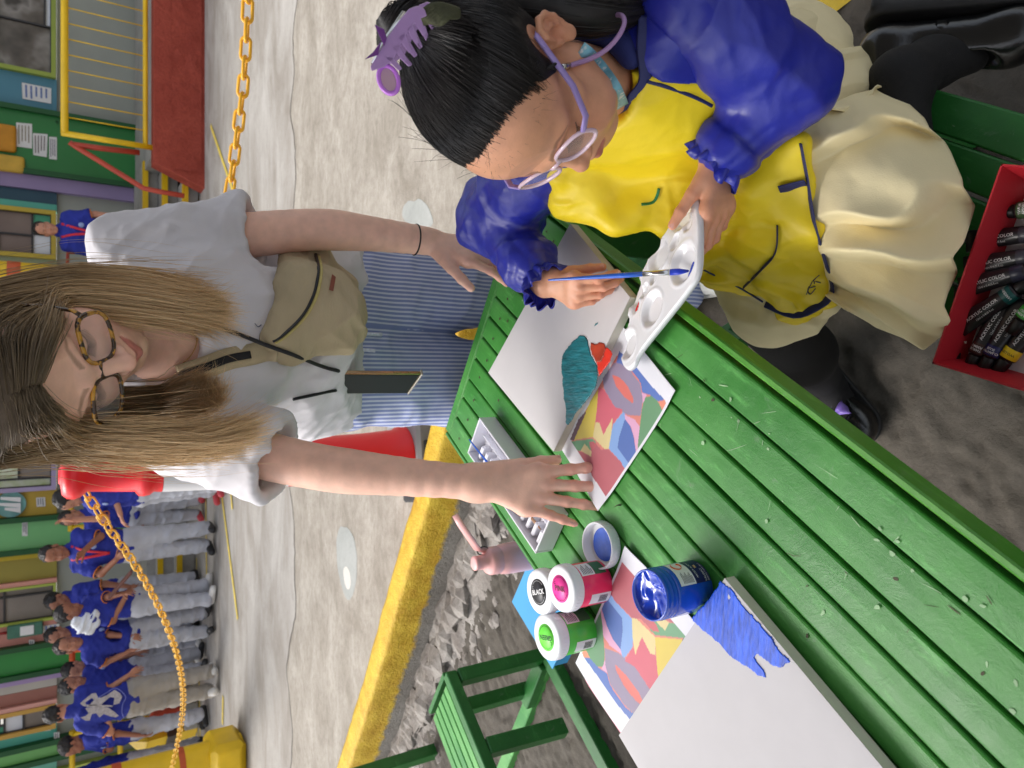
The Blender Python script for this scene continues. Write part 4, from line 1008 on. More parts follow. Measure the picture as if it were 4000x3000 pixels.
gB = [[sk(.6, -.6, .5), sk(.8, -.55, -.2), a_(520, 1640, 1.27), a_(700, 1630, 1.24), a_(860, 1590, 1.2), a_(880, 1560, 1.17)],
      [sk(.4, -.8, .5), sk(.6, -.75, -.3), a_(540, 1580, 1.28), a_(700, 1560, 1.25), a_(820, 1530, 1.2), a_(860, 1505, 1.17)],
      [sk(.2, -.9, .3), sk(.3, -.9, -.4), a_(560, 1540, 1.29), a_(690, 1500, 1.26), a_(760, 1470, 1.22), a_(800, 1455, 1.19)]]
gB2 = [[sk(-.6, -.6, .5), sk(-.85, -.5, -.2), a_(480, 1180, 1.23), a_(640, 1200, 1.2), a_(780, 1230, 1.17), a_(860, 1250, 1.15)],
       [sk(-.4, -.8, .5), sk(-.7, -.65, -.3), a_(500, 1215, 1.25), a_(640, 1240, 1.23), a_(760, 1270, 1.19), a_(830, 1275, 1.16)]]
K_ = 18
sets = [lock_set(gL, 4000, K_, 0, .0065, .0050, 1, 90), lock_set(gR, 4200, K_, 0, .007, .0065, 2, 90), lock_set(gB, 1300, K_, 0, .008, .004, 3), lock_set(gB2, 900, K_, 0, .007, .004, 4)]
# fly-aways
r_ = np.random.RandomState(9)
fly = np.concatenate((lock_set(gL, 130, K_, 0, .016, .014, 21), lock_set(gR, 150, K_, 0, .018, .016, 22)))
ST = np.concatenate(sets + [fly]); nst = len(ST)
R_ = np.full((nst, K_), .00052); R_ *= r_.uniform(.6, 1.3, (nst, 1)); R_[:, -6:] *= np.linspace(1, .15, 6); R_[-280:] *= .5
P, f = strands(ST, R_, 3)
t = np.tile(np.repeat(np.linspace(0, 1, K_), 3), nst); sh = np.repeat(r_.uniform(.78, 1.22, nst), K_ * 3)
root, tip, gold = np.array(lin((112, 96, 76))), np.array(lin((238, 204, 156))), np.array(lin((196, 160, 116)))
mixv = np.clip((t - .25) / .55, 0, 1)[:, None]; wh = np.repeat(r_.rand(nst), K_ * 3)[:, None]
c = root * (1 - mixv) + (tip * (.35 + .65 * wh) + gold * (.65 - .65 * wh)) * mixv; c = c * sh[:, None]
M_hair_w = M('hair_blonde', attr=True, rough=.36, var=.0, spec=.5)
hw = blob_obj('hair', P, f, M_hair_w, woman, c)
# dense under-layer so that the scalp never shows
v = Vol(WT - .2, WT + .2, .004); cc = WR @ V(0, -.012, .042) + WT
v.ell(cc, V(.0785, .0985, .0895), WR, 0); v.ell(WR @ V(0, .036, .072) + WT, V(.056, .048, .044), WR, .02)
pl = WR @ V(0, .074, .054) + WT; v.cut(pl, WR @ unit(V(0, 1, -.75)), .008)
for e in (-1, 1): v.ell(WR @ V(.074 * e, -.01, .0) + WT, V(.02, .03, .04), WR, .01, 's') if e < 0 else None
P, f = v.mesh(1); blob_obj('hair_base', P, f, M('hair_root', lin((84, 68, 52)), .55, .2, 120), woman)
# tortoiseshell glasses
def lens_loop(cx, w_, h_, n=28, p=3.2, tilt=0):
    out_ = []
    for k in range(n):
        a = 2 * pi * k / n; c_, s_ = cos(a), sin(a); r = (abs(c_) ** p + abs(s_) ** p) ** (-1 / p); out_.append((cx + r * c_ * w_, r * s_ * h_))
    return out_
M_tort = M('tortoiseshell', lin((60, 38, 20)), .18, .5, 60, coat=.5, col2=lin((196, 142, 44)), thr=.53, ts=75)
M_lens = M('spectacle_lens', (.92, .93, .97), .03, 0, spec=.8, alpha=.07)
def spectacles(T, lz, fy, cx, w_, h_, mats, rim, rear, label, name='eyeglasses', earz=.012, bridge_z=.004, wrap=.10, p=3.2, temple_r=(.0022, .0036)):
    e = thing(name, label, 'glasses', T(0, fy, lz))
    def pt(x, z, off=0): return T(x, fy - wrap * x * x / .068 * 1.0 + off + z * -.10, lz + z)
    for s_ in (-1, 1):
        lp = lens_loop(cx * s_, w_, h_, p=p)
        mb = MB(); mb.tube([pt(x, z) for x, z in lp], [(rim, rim * .85)] * len(lp), 8, closed=True); mb.build('rim', mats[0], e)
        mb = MB(); ctr = [pt(cx * s_, 0)] + [pt(cx * s_ + (x - cx * s_) * .99, z * .99) for x, z in lp]; n = len(lp); mb.add(ctr, [(0, 1 + i, 1 + (i + 1) % n) for i in range(n)], True); mb.build('lens', M_lens, e, solid=.0012)
        mb = MB(); x0 = (cx + w_) * s_
        hz = h_ * .42
        mb.tube([pt(x0 * .985, hz), T(.0705 * s_ * rear[2], fy - .016, lz + hz + .001), T(.0735 * s_ * rear[2], fy - .05, lz + hz), T(.077 * s_ * rear[2], rear[0], rear[1] + .008), T(.078 * s_ * rear[2], rear[0] - .012, rear[1] - .004), T(.076 * s_ * rear[2], rear[0] - .026, rear[1] - .03)], [(temple_r[0], temple_r[1])] * 6, 8, flat=T(1, 0, 0) - T(0, 0, 0)); mb.build('temple', mats[1], e)
    mb = MB(); b0 = cx - w_
    mb.tube([pt(-b0 * 1.05, bridge_z), pt(-b0 * .4, bridge_z + .004, .002), pt(b0 * .4, bridge_z + .004, .002), pt(b0 * 1.05, bridge_z)], rim * 1.05, 8); mb.build('bridge', mats[0], e)
    return e
spectacles(wl, -.012, .096, .0372, .0280, .0224, (M_tort, M_tort), .0029, (-.005, .006, 1.0), 'tortoiseshell glasses worn by the woman in the white t-shirt')
# thin gold necklace with a small pendant
mb = MB(); pts = drape([(650, 1250), (720, 1275), (768, 1325), (745, 1390), (690, 1436)], [T_wskin, T_tee], .002, 1.15)
mb.tube(spline(pts, 20), .0007, 5)
nk = thing('necklace', 'thin gold necklace with a tiny pendant at the throat', 'necklace', pts[2]); mg = M('gold', lin((210, 170, 90)), .25, 0, metal=1); mb.build('chain', mg, nk)
mb = MB(); mb.lathe([(0, .003), (.003, .0015), (.003, -.0015), (0, -.003)], pts[2] + V(0, -.002, -.003), rotx(pi / 2), 10); mb.build('pendant', mg, nk)
# ================================================================ the girl with the palette
def _tri(v, a, b, c, r, k=.01):
    a, b, c = (np.asarray(q, np.float32) for q in (a, b, c)); ba = b - a; cb = c - b; ac = a - c; n = np.cross(ba, ac); nn = float(n @ n) + 1e-12
    n1, n2, n3 = np.cross(ba, n), np.cross(cb, n), np.cross(ac, n)
    def fn(X, Y, Z):
        pa = (X - a[0], Y - a[1], Z - a[2]); pb = (X - b[0], Y - b[1], Z - b[2]); pc = (X - c[0], Y - c[1], Z - c[2])
        dt = lambda u, w_: u[0] * w_[0] + u[1] * w_[1] + u[2] * w_[2]
        ins = (np.sign(dt(pa, n1)) + np.sign(dt(pb, n2)) + np.sign(dt(pc, n3))) < 2
        def eg(p, e):
            t = np.clip(dt(p, e) / float(e @ e), 0, 1); return (p[0] - e[0] * t) ** 2 + (p[1] - e[1] * t) ** 2 + (p[2] - e[2] * t) ** 2
        d_e = np.minimum(np.minimum(eg(pa, ba), eg(pb, cb)), eg(pc, ac)); d_p = dt(pa, n) ** 2 / nn
        return np.sqrt(np.where(ins, d_e, d_p)) - r
    return v._do(fn, np.minimum(np.minimum(a, b), c) - r, np.maximum(np.maximum(a, b), c) + r, k, 'u')
Vol.tri = _tri
GS = lin((216, 158, 126)); GRED = lin((208, 130, 106))
gs = .97; GR = rot_head(-23.2, -2.6, 106.7); GT = V(.328, .666, 1.010)
def gl_(x, y, z): return GR @ (V(x, y, z) * gs) + GT
girl = thing('person', 'girl in blue and yellow painting smock and purple glasses painting on the bench', 'person', (.42, .66, 0))
NB = V(.372, .690, .872); PV = V(.455, .735, .50); gf = unit(V(-.86, -.50, 0)); gL_ = V(-gf[1], gf[0], 0) * -1
gL_ = unit(np.cross((0, 0, 1), gf)); up = V(0, 0, 1)
nl = GR.T @ (NB - GT) / gs
P, f, c = head_skin(gs, .0017, neck=((0, -.02, -.06), tuple(nl), .040, .044), child=1., skin=GS, lip=lin((168, 92, 84)), blush=lin((196, 118, 92)), brow=lin((40, 28, 24)), nose=.55)
parts = [(P @ GR.T + GT, f)]; cols = [c]
gshL, gelL, gwrL = NB + gL_ * .135 - up * .025, at(3060, 330, t=.885), at(2800, 628, t=.925)
gshR, gelR, gwrR = NB - gL_ * .115 - gf * .035 - up * .03, at(1925, 850, t=1.20), at(2130, 1105, t=1.105)
v = Vol(V(.14, .50, .60), V(.46, .76, .86), .0021)
v.chain([gelL, gwrL], [.034, .0235], .01)
# left hand: thumb over the rim of the palette, fingers held below it
D = unit(at(2798, 790, t=.935) - gwrL); N_ = unit(-ray(2800, 700) * .7 + V(.25, 0, -.55))
ghL = hand_bones(gwrL, D, N_, .132, [(.25, .55, .35), (.3, .6, .4), (.35, .65, .4), (.4, .7, .4)], (-.02, .02, .06, .10), dict(out=.62, down=.30, bend=.22, n=-.12), side=1)
add_hand(v, gwrL, ghL, .0028)
pa = v.mesh(1); parts.append(pa); cols.append(skin_cols(pa[0], GS, GRED, [c_[0][i] for c_ in ghL[0] for i in (1, 2, 3)], .012, .5))
v = Vol(V(.06, .72, .66), V(.34, 1.06, .90), .0021)
v.chain([gelR, gwrR], [.034, .0235], .01)
D = unit(at(2290, 1142, t=1.050) - gwrR); N_ = unit(V(-.45, -.75, .35))
ghR = hand_bones(gwrR, D, N_, .132, [(.42, .72, .30), (.50, .78, .32), (.62, .85, .34), (.74, .9, .35)], (.0, .0, .0, .0), dict(out=.16, down=.62, bend=.06, n=.02), side=-1)
add_hand(v, gwrR, ghR, .0028)
pa = v.mesh(1); parts.append(pa); cols.append(skin_cols(pa[0], GS, GRED, [c_[0][i] for c_ in ghR[0] for i in (1, 2, 3)], .012, .5))
Pg, fg = join(parts); gbody = blob_obj('body', Pg, fg, M_skin_g, girl, np.concatenate(cols))
for i in range(5):
    mb = MB(); nails(mb, ghR, (i,)); mb.build('nail', M_nail, gbody)
mb = MB(); nails(mb, ghL, (4,)); mb.build('nail', M_nail, gbody)

# smock: blue nylon sleeves and yoke, yellow front panel draped over the lap
M_blue = M('nylon_blue', lin((38, 46, 156)), .36, .08, 14, .2, 90, spec=.5, crumple=.10, cs=6, bdist=.003)
M_yel = M('nylon_yellow', lin((248, 220, 34)), .45, .05, 10, .2, 60, bdist=.003, crumple=.2, cs=7)
M_navy = M('binding_navy', lin((36, 42, 96)), .6, .1, 60, .2, 300)
Rb = np.stack((gL_, -gf, up), 1)
def torso(v, off=0.):
    ch_ = NB * .66 + PV * .34 + gf * .012; bl = NB * .3 + PV * .7 + gf * .03
    v.ell(ch_, V(.128 + off, .088 + off, .145 + off), Rb, 0); v.ell(bl, V(.128 + off, .105 + off, .16 + off), Rb, .05)
    v.cap(gshL - up * .018, gshR - up * .018, .048 + off, None, .04)
    return v
lo, hi = V(.06, .46, .42), V(.66, .98, .92)
nrmA = unit(gL_ * .95 - gf * .30 + up * .25); pA = at(2680, 372, t=.82)
apr = [at(2655, 1000, z=.60), at(2800, 1085, z=.545), at(3105, 1232, z=.480), at(3250, 1150, z=.500), at(3186, 900, z=.580), at(3125, 560, z=.640), at(2600, 880, z=.70), at(2760, 640, z=.675), at(2960, 740, z=.635), at(2930, 960, z=.595)]
v = torso(Vol(lo, hi, .0036)); v.cut(pA, nrmA)
v.cap(NB + up * .09, NB + gf * .012 + up * .012, .060, .050, .006, 's')
apr += [at(2205, 800, z=.80), at(2400, 868, z=.76), at(2185, 690, z=.84), at(2300, 700, z=.80)]
for (a, b, c_) in ((12, 10, 13), (13, 10, 11), (13, 11, 7), (10, 11, 7), (11, 6, 7), (6, 7, 0), (7, 8, 0), (8, 9, 0), (9, 1, 0), (9, 2, 1), (9, 3, 2), (9, 4, 3), (8, 4, 9), (8, 5, 4), (7, 5, 8)): v.tri(apr[a], apr[b], apr[c_], .006, .03)
P, f = v.mesh(2); n = normals(P, f)
P = cloth_disp(P, n, .009, [((.4, -.6, .7), 34, .8, 1.), ((-.5, .3, .8), 30, .7, 3.), ((1, .1, .1), 26, .6, 5.)]); P = relax(P, f)
T_front = tree_of(P, f); o = blob_obj('smock_front', P, f, M_yel, girl)
v = torso(Vol(lo, hi, .0036), .003); v.cut(pA - nrmA * .004, -nrmA)
v.cap(NB + up * .07, NB + gf * .035 - up * .02, .062, .056, .012, 's'); v.cut(V(0, 0, .60), V(0, 0, -1), .02)
P, f = v.mesh(2); n = normals(P, f); P = cloth_disp(P, n, .008, [((.4, -.6, .7), 30, .8, 2.), ((1, .1, .3), 30, .5, 5.)])
P = relax(P, f); T_yoke = tree_of(P, f); blob_obj('smock_yoke', P, f, M_blue, girl)
def sleeve(sh, el, wr, r, name, seed, frill=.05):
    dd = unit(wr - el); lo = np.minimum(np.minimum(sh, el), wr) - .12; hi = np.maximum(np.maximum(sh, el), wr) + .12
    v = Vol(lo, hi, .0034); e1 = el * .25 + wr * .75; w0 = wr - dd * .034
    v.chain([sh, sh * .5 + el * .5, el], [r * .86, r, r * 1.04], .03); v.chain([el, e1, w0], [r * 1.04, r * .70, r * .44], .03)
    P, f = v.mesh(1); n = normals(P, f)
    P = cloth_disp(P, n, .0085, [(unit(el - sh) + V(.3, 0, .1), 38, .8, seed), (dd + V(0, .4, .2), 44, .8, seed + 3.), (V(.7, .5, -.4), 30, .6, seed + 6.)])
    t_ = np.clip(((P - el) @ (w0 - el)) / ((w0 - el) @ (w0 - el)), 0, 1.2); R = frame(dd); q_ = (P - el) @ R; an = np.arctan2(q_[:, 1], q_[:, 0])
    g_ = np.clip((t_ - .25) / .6, 0, 1) * .0030 * np.abs(np.sin(an * 3.5 + 2.2 * fbm(P * 11 + seed, 2) + seed)) ** .7; e_ = np.exp(-((t_ - .02) / .22) ** 2) * .0028 * np.abs(np.sin((P @ unit(el - sh + dd * .15)) * 70 + 3 * fbm(P * 9 + seed, 2)))
    P = P + n * (g_ + e_ - .002)[:, None]
    blob_obj(name, relax(P, f), f, M_blue, girl)
    # gathered elastic cuff and frill
    R = frame(dd); rings = []; nt_ = 96
    for i, (h_, rr, am) in enumerate(((-.030, r * .50, .002), (-.018, .0300, .0022), (-.006, .0262, .0026), (.004, .0300, .004), (.016, .037, .0065), (.028, .041, .0085), (.027, .039, .0085))):
        a = np.arange(nt_ + 1) * 2 * pi / nt_; q = fbm(np.stack((np.cos(a) * 2.4, np.sin(a) * 2.4, 0 * a + seed + i * .10), 1), 2) - .5
        rad = rr + am * (np.sin(a * 13 + seed + i * .2) * .6 + q * 2.4); hh = h_ + .004 * np.sin(a * 5 + seed) * (i > 3) + .012 * q * (i > 3)
        rings.append((w0 + dd * .020)[None] + (R @ np.stack((np.cos(a) * rad, np.sin(a) * rad, hh), 0)).T)
    mb = MB(); mb.sheet(rings); mb.build('cuff', M_blue, girl, solid=.001)
sleeve(gshL, gelL, gwrL, .053, 'sleeve', 1.); sleeve(gshR, gelR, gwrR, .050, 'sleeve', 8.)
def tape(pts, w_, nrm, name='binding', mat=None, par=None, n=30, th=.0012):
    mb = MB(); mb.tube(spline(pts, n), [(w_ / 2, th)] * n, 8, flat=nrm); return mb.build(name, mat or M_navy, par if par is not None else girl)
DR = [T_front, T_yoke]
tape(drape([(2520, 60), (2512, 180), (2520, 310), (2470, 385), (2425, 440)], DR, .001, .85), .016, V(0, .3, .6))
# paint marks on the smock and a hand-written class mark
def dab(px, t, mat, name, r=.006, par=None, n=12, asp=1.):
    c = at(*px, t=t); R = frame(-ray(*px)); mb = MB(); P = [c] + [c + R @ V(cos(a) * r * rnd.uniform(.6, 1.2), sin(a) * r * asp * rnd.uniform(.6, 1.2), 0) for a in np.arange(n) * 2 * pi / n]
    mb.add(P, [(0, 1 + i, 1 + (i + 1) % n) for i in range(n)]); return mb.build(name, mat, par if par is not None else girl)
M_pg = M('paint_mark_green', lin((20, 120, 80)), .35, .3, 90)
tape(drape([(2572, 735), (2562, 770), (2545, 790), (2505, 796)], DR, .0004, .9), .008, V(0, -1, 0), 'paint_mark', M_pg, girl, 12, .0006)
tape(drape([(2528, 318), (2600, 338), (2680, 366), (2740, 392), (2782, 414)], DR, .0006, .83), .0045, V(0, .3, .6))
def apron_marks():
    nr = V(.3, -.5, .6); D_ = lambda L_: drape(L_, DR + [T_skirt], .001, 1.05)
    tape(D_([(3125, 560), (3152, 700), (3182, 880), (3232, 1050), (3250, 1140), (3205, 1190), (3105, 1228), (2990, 1185)]), .013, nr)
    tape(D_([(3045, 745), (3105, 730), (3150, 720)]), .022, nr); tape(D_([(3036, 880), (3028, 985), (2965, 1060), (2905, 1120)]), .011, nr)
    tape(D_([(2660, 1000), (2750, 1055), (2890, 1125), (2980, 1180)]), .004, nr)
    for L_ in ([(3185, 1128), (3165, 1150), (3155, 1135), (3160, 1120)], [(3150, 1150), (3175, 1098), (3182, 1108)], [(3165, 1125), (3185, 1118)], [(3178, 1095), (3200, 1075)], [(3185, 1100), (3205, 1105)]): tape(D_(L_), .0022, nr, 'ink_mark', M_navy, girl, 10, .0004)

# polo collar with a red and lime edge under the smock
v = Vol(NB - .14, NB + .14, .003); Rn = GR
ring = [NB + up * (.022 - .020 * cos(a)) + (gL_ * sin(a) * .062 - gf * cos(a) * -.055 * 1.0) for a in np.linspace(-2.4, 2.4, 20)]
ring = [NB + gL_ * sin(a) * .060 - gf * cos(a) * .056 + up * (.010 + .028 * cos(a)) for a in np.linspace(-1.7, 1.9, 20)]
v.chain(ring, [.014] * 20, .008)
low_ = [NB + gL_ * sin(a) * .090 - gf * cos(a) * .080 + up * (-.018 + .022 * cos(a)) for a in np.linspace(-1.7, 1.9, 20)]
for i in range(19): v.tri(ring[i], ring[i + 1], low_[i], .006, .006); v.tri(ring[i + 1], low_[i + 1], low_[i], .006, .006)
P, f = v.mesh(2); blob_obj('collar', P, f, M('polo_navy', lin((34, 42, 104)), .8, .1, 40, .3, 400), girl)
for k, (mt, dx) in enumerate(((M('stripe_lime', lin((196, 206, 60)), .7), .0), (M('stripe_red', lin((196, 30, 44)), .7), .006))):
    pts = [p * (1 - .10 - dx * 9) + q * (.10 + dx * 9) + (unit(p - NB) * .004 + up * .008) for p, q in zip(low_[9:19], ring[9:19])]
    tape(pts, .006, V(0, 0, 1), 'collar_stripe', mt, girl)

# cream skirt over both thighs, hem falling towards the camera
KL, KR = at(3440, 960, z=.462), V(.125, .755, .455)
v = Vol(V(-.02, .36, .30), V(.70, .98, .64), .0042)
v.cap(PV, KL, .105, .052, .04); v.cap(PV + V(-.02, .03, 0), KR, .112, .066, .05)
v.ell(PV + V(.0, 0, .0), V(.14, .14, .10), None, .05)
h3 = [at(3262, 1172, z=.445), at(3140, 1258, z=.425), at(3040, 1300, z=.40), at(2990, 1285, z=.405), at(2880, 1180, z=.44), at(2800, 1090, z=.5)]
for i in range(5): v.tri(at(3000, 1060, z=.52), h3[i], h3[i + 1], .010, .03)

P, f = v.mesh(2); n = normals(P, f)
P = cloth_disp(P, n, .008, [((.8, -.5, .1), 34, .8, 3.), ((-.3, -.8, .4), 30, .8, 6.)]); P = relax(P, f)
M_cream = M('skirt_cream', lin((240, 226, 182)), .85, .05, 12, .2, 500, crumple=.16, cs=6)
def cloth(top, hem_, bulge, npl, amp, seed, nu=220, nv=46):
    """hanging pleated cloth between a waist line and a hem line"""
    a = resample(spline(top, 60), 1e-4); a = np.stack([np.interp(np.linspace(0, 1, nu), np.linspace(0, 1, len(a)), a[:, i]) for i in range(3)], 1)
    b_ = resample(spline_(hem_, 300), 1e-4); b_ = np.stack([np.interp(np.linspace(0, 1, nu), np.linspace(0, 1, len(b_)), b_[:, i]) for i in range(3)], 1)
    w_ = np.linspace(0, 1, nv)[:, None, None]; G = a[None] * (1 - w_) + b_[None] * w_; toC = np.array((0, 0, CAMH)) - G; toC /= np.linalg.norm(toC, axis=2, keepdims=True)
    u = np.linspace(0, 1, nu)[None]; vv = w_[..., 0]; q = np.stack((u + 0 * vv, vv + 0 * u, 0 * u + 0 * vv), -1)
    ph = u * npl + .75 * (fbm(q * V(4, 1.6, 1) + seed, 2) - .5) * 2 + .3 * vv; s_ = ph - np.floor(ph); tooth = np.where(s_ < .80, s_ / .80, (1 - s_) / .20); k_ = np.floor(ph); am = .45 + .9 * vnoise(np.stack((k_ * 3.7 + seed, 0 * k_, 0 * k_), -1))
    hgt = bulge * np.sin(vv * pi * .85) ** .8 + amp * am * tooth ** 1.2 * (.15 + .85 * np.sin(np.clip(vv * 1.15, 0, 1) * pi * .62)) + .010 * (fbm(q * V(7, 4, 1) + seed, 3) - .5)
    G = G + (toC * .75 + V(0, 0, .45)) * hgt[..., None]
    a_ = (np.arange(nv - 1)[:, None] * nu + np.arange(nu - 1)).ravel(); Fq = np.stack((a_, a_ + nu, a_ + nu + 1, a_ + 1), 1); return relax(G.reshape(-1, 3), Fq), Fq
W1 = [at(2960, 70, z=.66), at(3030, 180, z=.65), at(3070, 300, z=.635), at(3085, 420, z=.62)]
H1 = [at(3000, 25, z=.60), at(3130, 35, z=.55), at(3225, 66, z=.50), at(3262, 150, z=.48), at(3285, 195, z=.475), at(3385, 190, z=.46), at(3440, 300, z=.45), at(3425, 420, z=.46), at(3380, 520, z=.48)]
W2 = [at(3095, 400, z=.625), at(3120, 520, z=.62), at(3140, 660, z=.615), at(3165, 800, z=.60), at(3195, 940, z=.575), at(3225, 1060, z=.545), at(3245, 1150, z=.505)]
H2 = [at(3420, 470, z=.49), at(3440, 400, z=.47), at(3462, 342, z=.46), at(3560, 405, z=.45), at(3645, 475, z=.445), at(3735, 603, z=.44), at(3795, 710, z=.44), at(3820, 810, z=.44), at(3800, 960, z=.445), at(3775, 1010, z=.45), at(3722, 1150, z=.45), at(3712, 1200, z=.45), at(3747, 1260, z=.435), at(3690, 1315, z=.43), at(3627, 1371, z=.42), at(3560, 1325, z=.43), at(3480, 1290, z=.44), at(3386, 1247, z=.45), at(3300, 1176, z=.475)]
Pa, fa = cloth(W1, H1, .018, 3, .020, 2.); Pb, fb_ = cloth(W2, H2, .026, 6, .046, 6.)
P0_, f0_ = P, f; P, f = join([(P, f), (Pa, fa), (Pb, fb_)])
T_skirt = tree_of(P, f); blob_obj('skirt', P0_, f0_, M_cream, girl)
for Pq, fq in ((Pa, fa), (Pb, fb_)): o = blob_obj('skirt_panel', Pq, fq, M_cream, girl); sd_ = o.modifiers.new('solid', 'SOLIDIFY'); sd_.thickness = .0016; sd_.offset = 0
apron_marks()
# two pressed pleats and the welted hem band
# legs in black tights
M_tight = M('tights_black', lin((13, 12, 14)), .8, .2, 60, .4, 500)
AL, AR = at(3520, 315, z=.455), at(3215, 1492, z=.085)
v = Vol(V(.1, .3, .12), V(.66, .80, .60), .004); v.chain([KL, KL * .4 + AL * .6 - V(0, 0, .004), AL], [.040, .040, .040], .03); TL = at(3790, 215, z=.34); v.chain([AL, AL * .5 + TL * .5 + V(.008, .008, 0), TL], [.040, .034, .026], .02); P, f = v.mesh(1)
blob_obj('tights', P, f, M_tight, girl)
v = Vol(V(-.16, .72, .0), V(.26, 1.04, .5), .004); v.chain([KR + V(0, .01, 0), KR * .45 + AR * .55, AR], [.062, .056, .038], .03); TR = at(3350, 1660, z=.035); v.chain([AR, TR], [.036, .028], .02); P, f = v.mesh(1)
blob_obj('tights', P, f, M_tight, girl)
M_shoe = M('shoe_leather', lin((14, 14, 15)), .22, .15, 30, .15, 220, spec=.6, coat=.25)
def mary_jane(heel, toe, upd, L_, bow=None, hs=1.):
    d = unit(toe - heel); upd = unit(upd - d * (upd @ d)); R = np.stack((np.cross(d, upd), d, upd), 1); c = (heel + toe) / 2
    W = lambda *a: c + R @ (V(*a) * V(1, 1, hs)); h_ = L_ / 2
    v = Vol(c - h_ - .08, c + h_ + .08, .0034)
    v.cap(W(0, -h_ + .034, .026), W(0, h_ - .05, .022), .034, .038, .0); v.ell(W(0, h_ - .042, .016), V(.042, .046, .032), R, .02); v.cap(W(0, -h_ + .034, .03), W(0, -h_ + .036, .058), .034, .033, .02)
    v.cut(W(0, 0, -.004), -upd, .004)
    v.cap(W(0, -h_ + .045, .085), W(0, h_ - .078, .062), .030, .029, .008, 's'); v.cap(W(0, -h_ + .045, .06), W(0, h_ - .085, .052), .026, .026, .006, 's')
    P, f = v.mesh(1); o = blob_obj('shoe', P, f, M_shoe, girl)
    v = Vol(c - h_ - .08, c + h_ + .08, .0034); v.cap(W(0, -h_ + .034, -.006), W(0, h_ - .044, -.006), .0375, .0435, 0); v.cut(W(0, 0, .001), upd, .003); v.cut(W(0, 0, -.012), -upd, .003)
    v.box(W(0, -h_ + .035, -.014), (.034, .032, .012), R, .006, .004); P, f = v.mesh(1); so_ = blob_obj('sole', P, f, M('sole_black', lin((30, 29, 29)), .6, .15, 60), o)
    mb = MB(); ring = [W(.034 * cos(a), -.018 + .006 * sin(a), .018 + .050 * sin(a)) for a in np.linspace(-.1, pi + .1, 20)]; mb.tube(ring, [(.0085, .0018)] * 20, 8, flat=d); mb.build('strap', M_shoe, o)
    mb = MB(); q = W(.036, -.018, .03); mb.box(q, (.006, .018, .016), R, .002); mb.build('buckle', M('chrome'), o)
    if bow:
        mbow = M('bow_satin', lin((128, 104, 190)), .35, .1, 30); q = W(0, h_ - .072, .050)
        for e_ in (-1, 1):
            mb = MB(); G = [[q + R @ V(e_ * (.002 + .026 * b), (a - .5) * .034 * (.25 + .75 * b) + .004 * b, .006 + .010 * sin(b * pi) * (1 if abs(a - .5) < .3 else .4) + .003 * sin(a * 9)) for a in np.linspace(0, 1, 7)] for b in np.linspace(0, 1, 7)]; mb.sheet(G); mb.build('bow', mbow, o, solid=.002)
        mb = MB(); mb.box(q + upd * .008, (.009, .012, .01), R, .003); mb.build('bow_knot', mbow, o)
        mb = MB(); mb.tube([W(-.004, h_ - .09, .056), W(.006, h_ - .085, .060), W(.012, h_ - .09, .056)], .0022, 6); mb.build('charm', M('chrome'), o)
    return o
mary_jane(at(3412, 105, t=1.075), at(4085, 62, t=.985), V(-1., -.05, .15), .235, hs=1.45)
mary_jane(at(3160, 1398, z=.035), at(3425, 1742, z=.035), V(0, 0, 1), .215, bow=True)
# girl's hair: drawn back tightly to a bun held by a claw clip
HC = V(0, -.012, .042); HR = V(.0785, .0985, .0905)
def gsk(d, k=1.): return HC + unit(d) * HR * k
bun = V(0, -.080, .112)
r_ = np.random.RandomState(4); K_ = 18
hl = [(0, .92, .44), (.34, .87, .42), (.62, .72, .36), (.82, .52, .22), (.92, .32, .0), (.97, .12, .10), (1, -.04, .34), (1.0, -.22, .12), (.92, -.42, -.22), (.7, -.72, -.50), (.35, -.92, -.62), (0, -.96, -.66)]
T_gskin = tree_of(Pg, fg)
_d = [unit(((GR.T @ (p - GT)) / gs - HC) / HR) for p in drape([(1928, 708), (1958, 648), (2000, 585), (2058, 505), (2100, 430), (2118, 350), (2150, 285)], [T_gskin], 0, .7)]
hl[:7] = [tuple(unit(V(0, _d[0][1], _d[0][2]))), tuple(_d[0] * V(.5, 1, 1))] + [(-q[0], q[1], q[2]) for q in _d[1:6]]
def hairline(u):
    s_ = 1 if u >= 0 else -1; a = abs(u) * (len(hl) - 1); i = min(int(a), len(hl) - 2); q = np.array(hl[i]) * (1 - a + i) + np.array(hl[i + 1]) * (a - i); return unit(q * V(s_, 1, 1))
bd = unit((bun - HC) / HR)
def slerp(a, b, t):
    o_ = np.arccos(np.clip(a @ b, -1, 1)); return (np.sin((1 - t) * o_)[:, None] * a + np.sin(t * o_)[:, None] * b) / np.sin(o_)
ST = []; base_n = 6600
for j in range(base_n):
    a = hairline(r_.uniform(-1, 1)); t0 = 0 if r_.rand() < .45 else r_.rand() ** 1.3 * .75
    a = unit(a + r_.randn(3) * (.035 if r_.rand() < .5 else .085)); t = np.linspace(t0, .965, K_); d = slerp(a, bd, t)
    lift = 1.0 + .035 * np.sin(np.clip((t) * 1.1, 0, 1) * pi) + r_.rand() * .032 * (.25 + t) + .01 * np.sin(t * r_.uniform(4, 9) + r_.rand() * 6) * r_.rand()
    p = HC + d * HR * lift[:, None]; p[:, 0] += .0015 * np.sin(t * 7 + r_.rand() * 6); ST.append(p)
nfl = 150
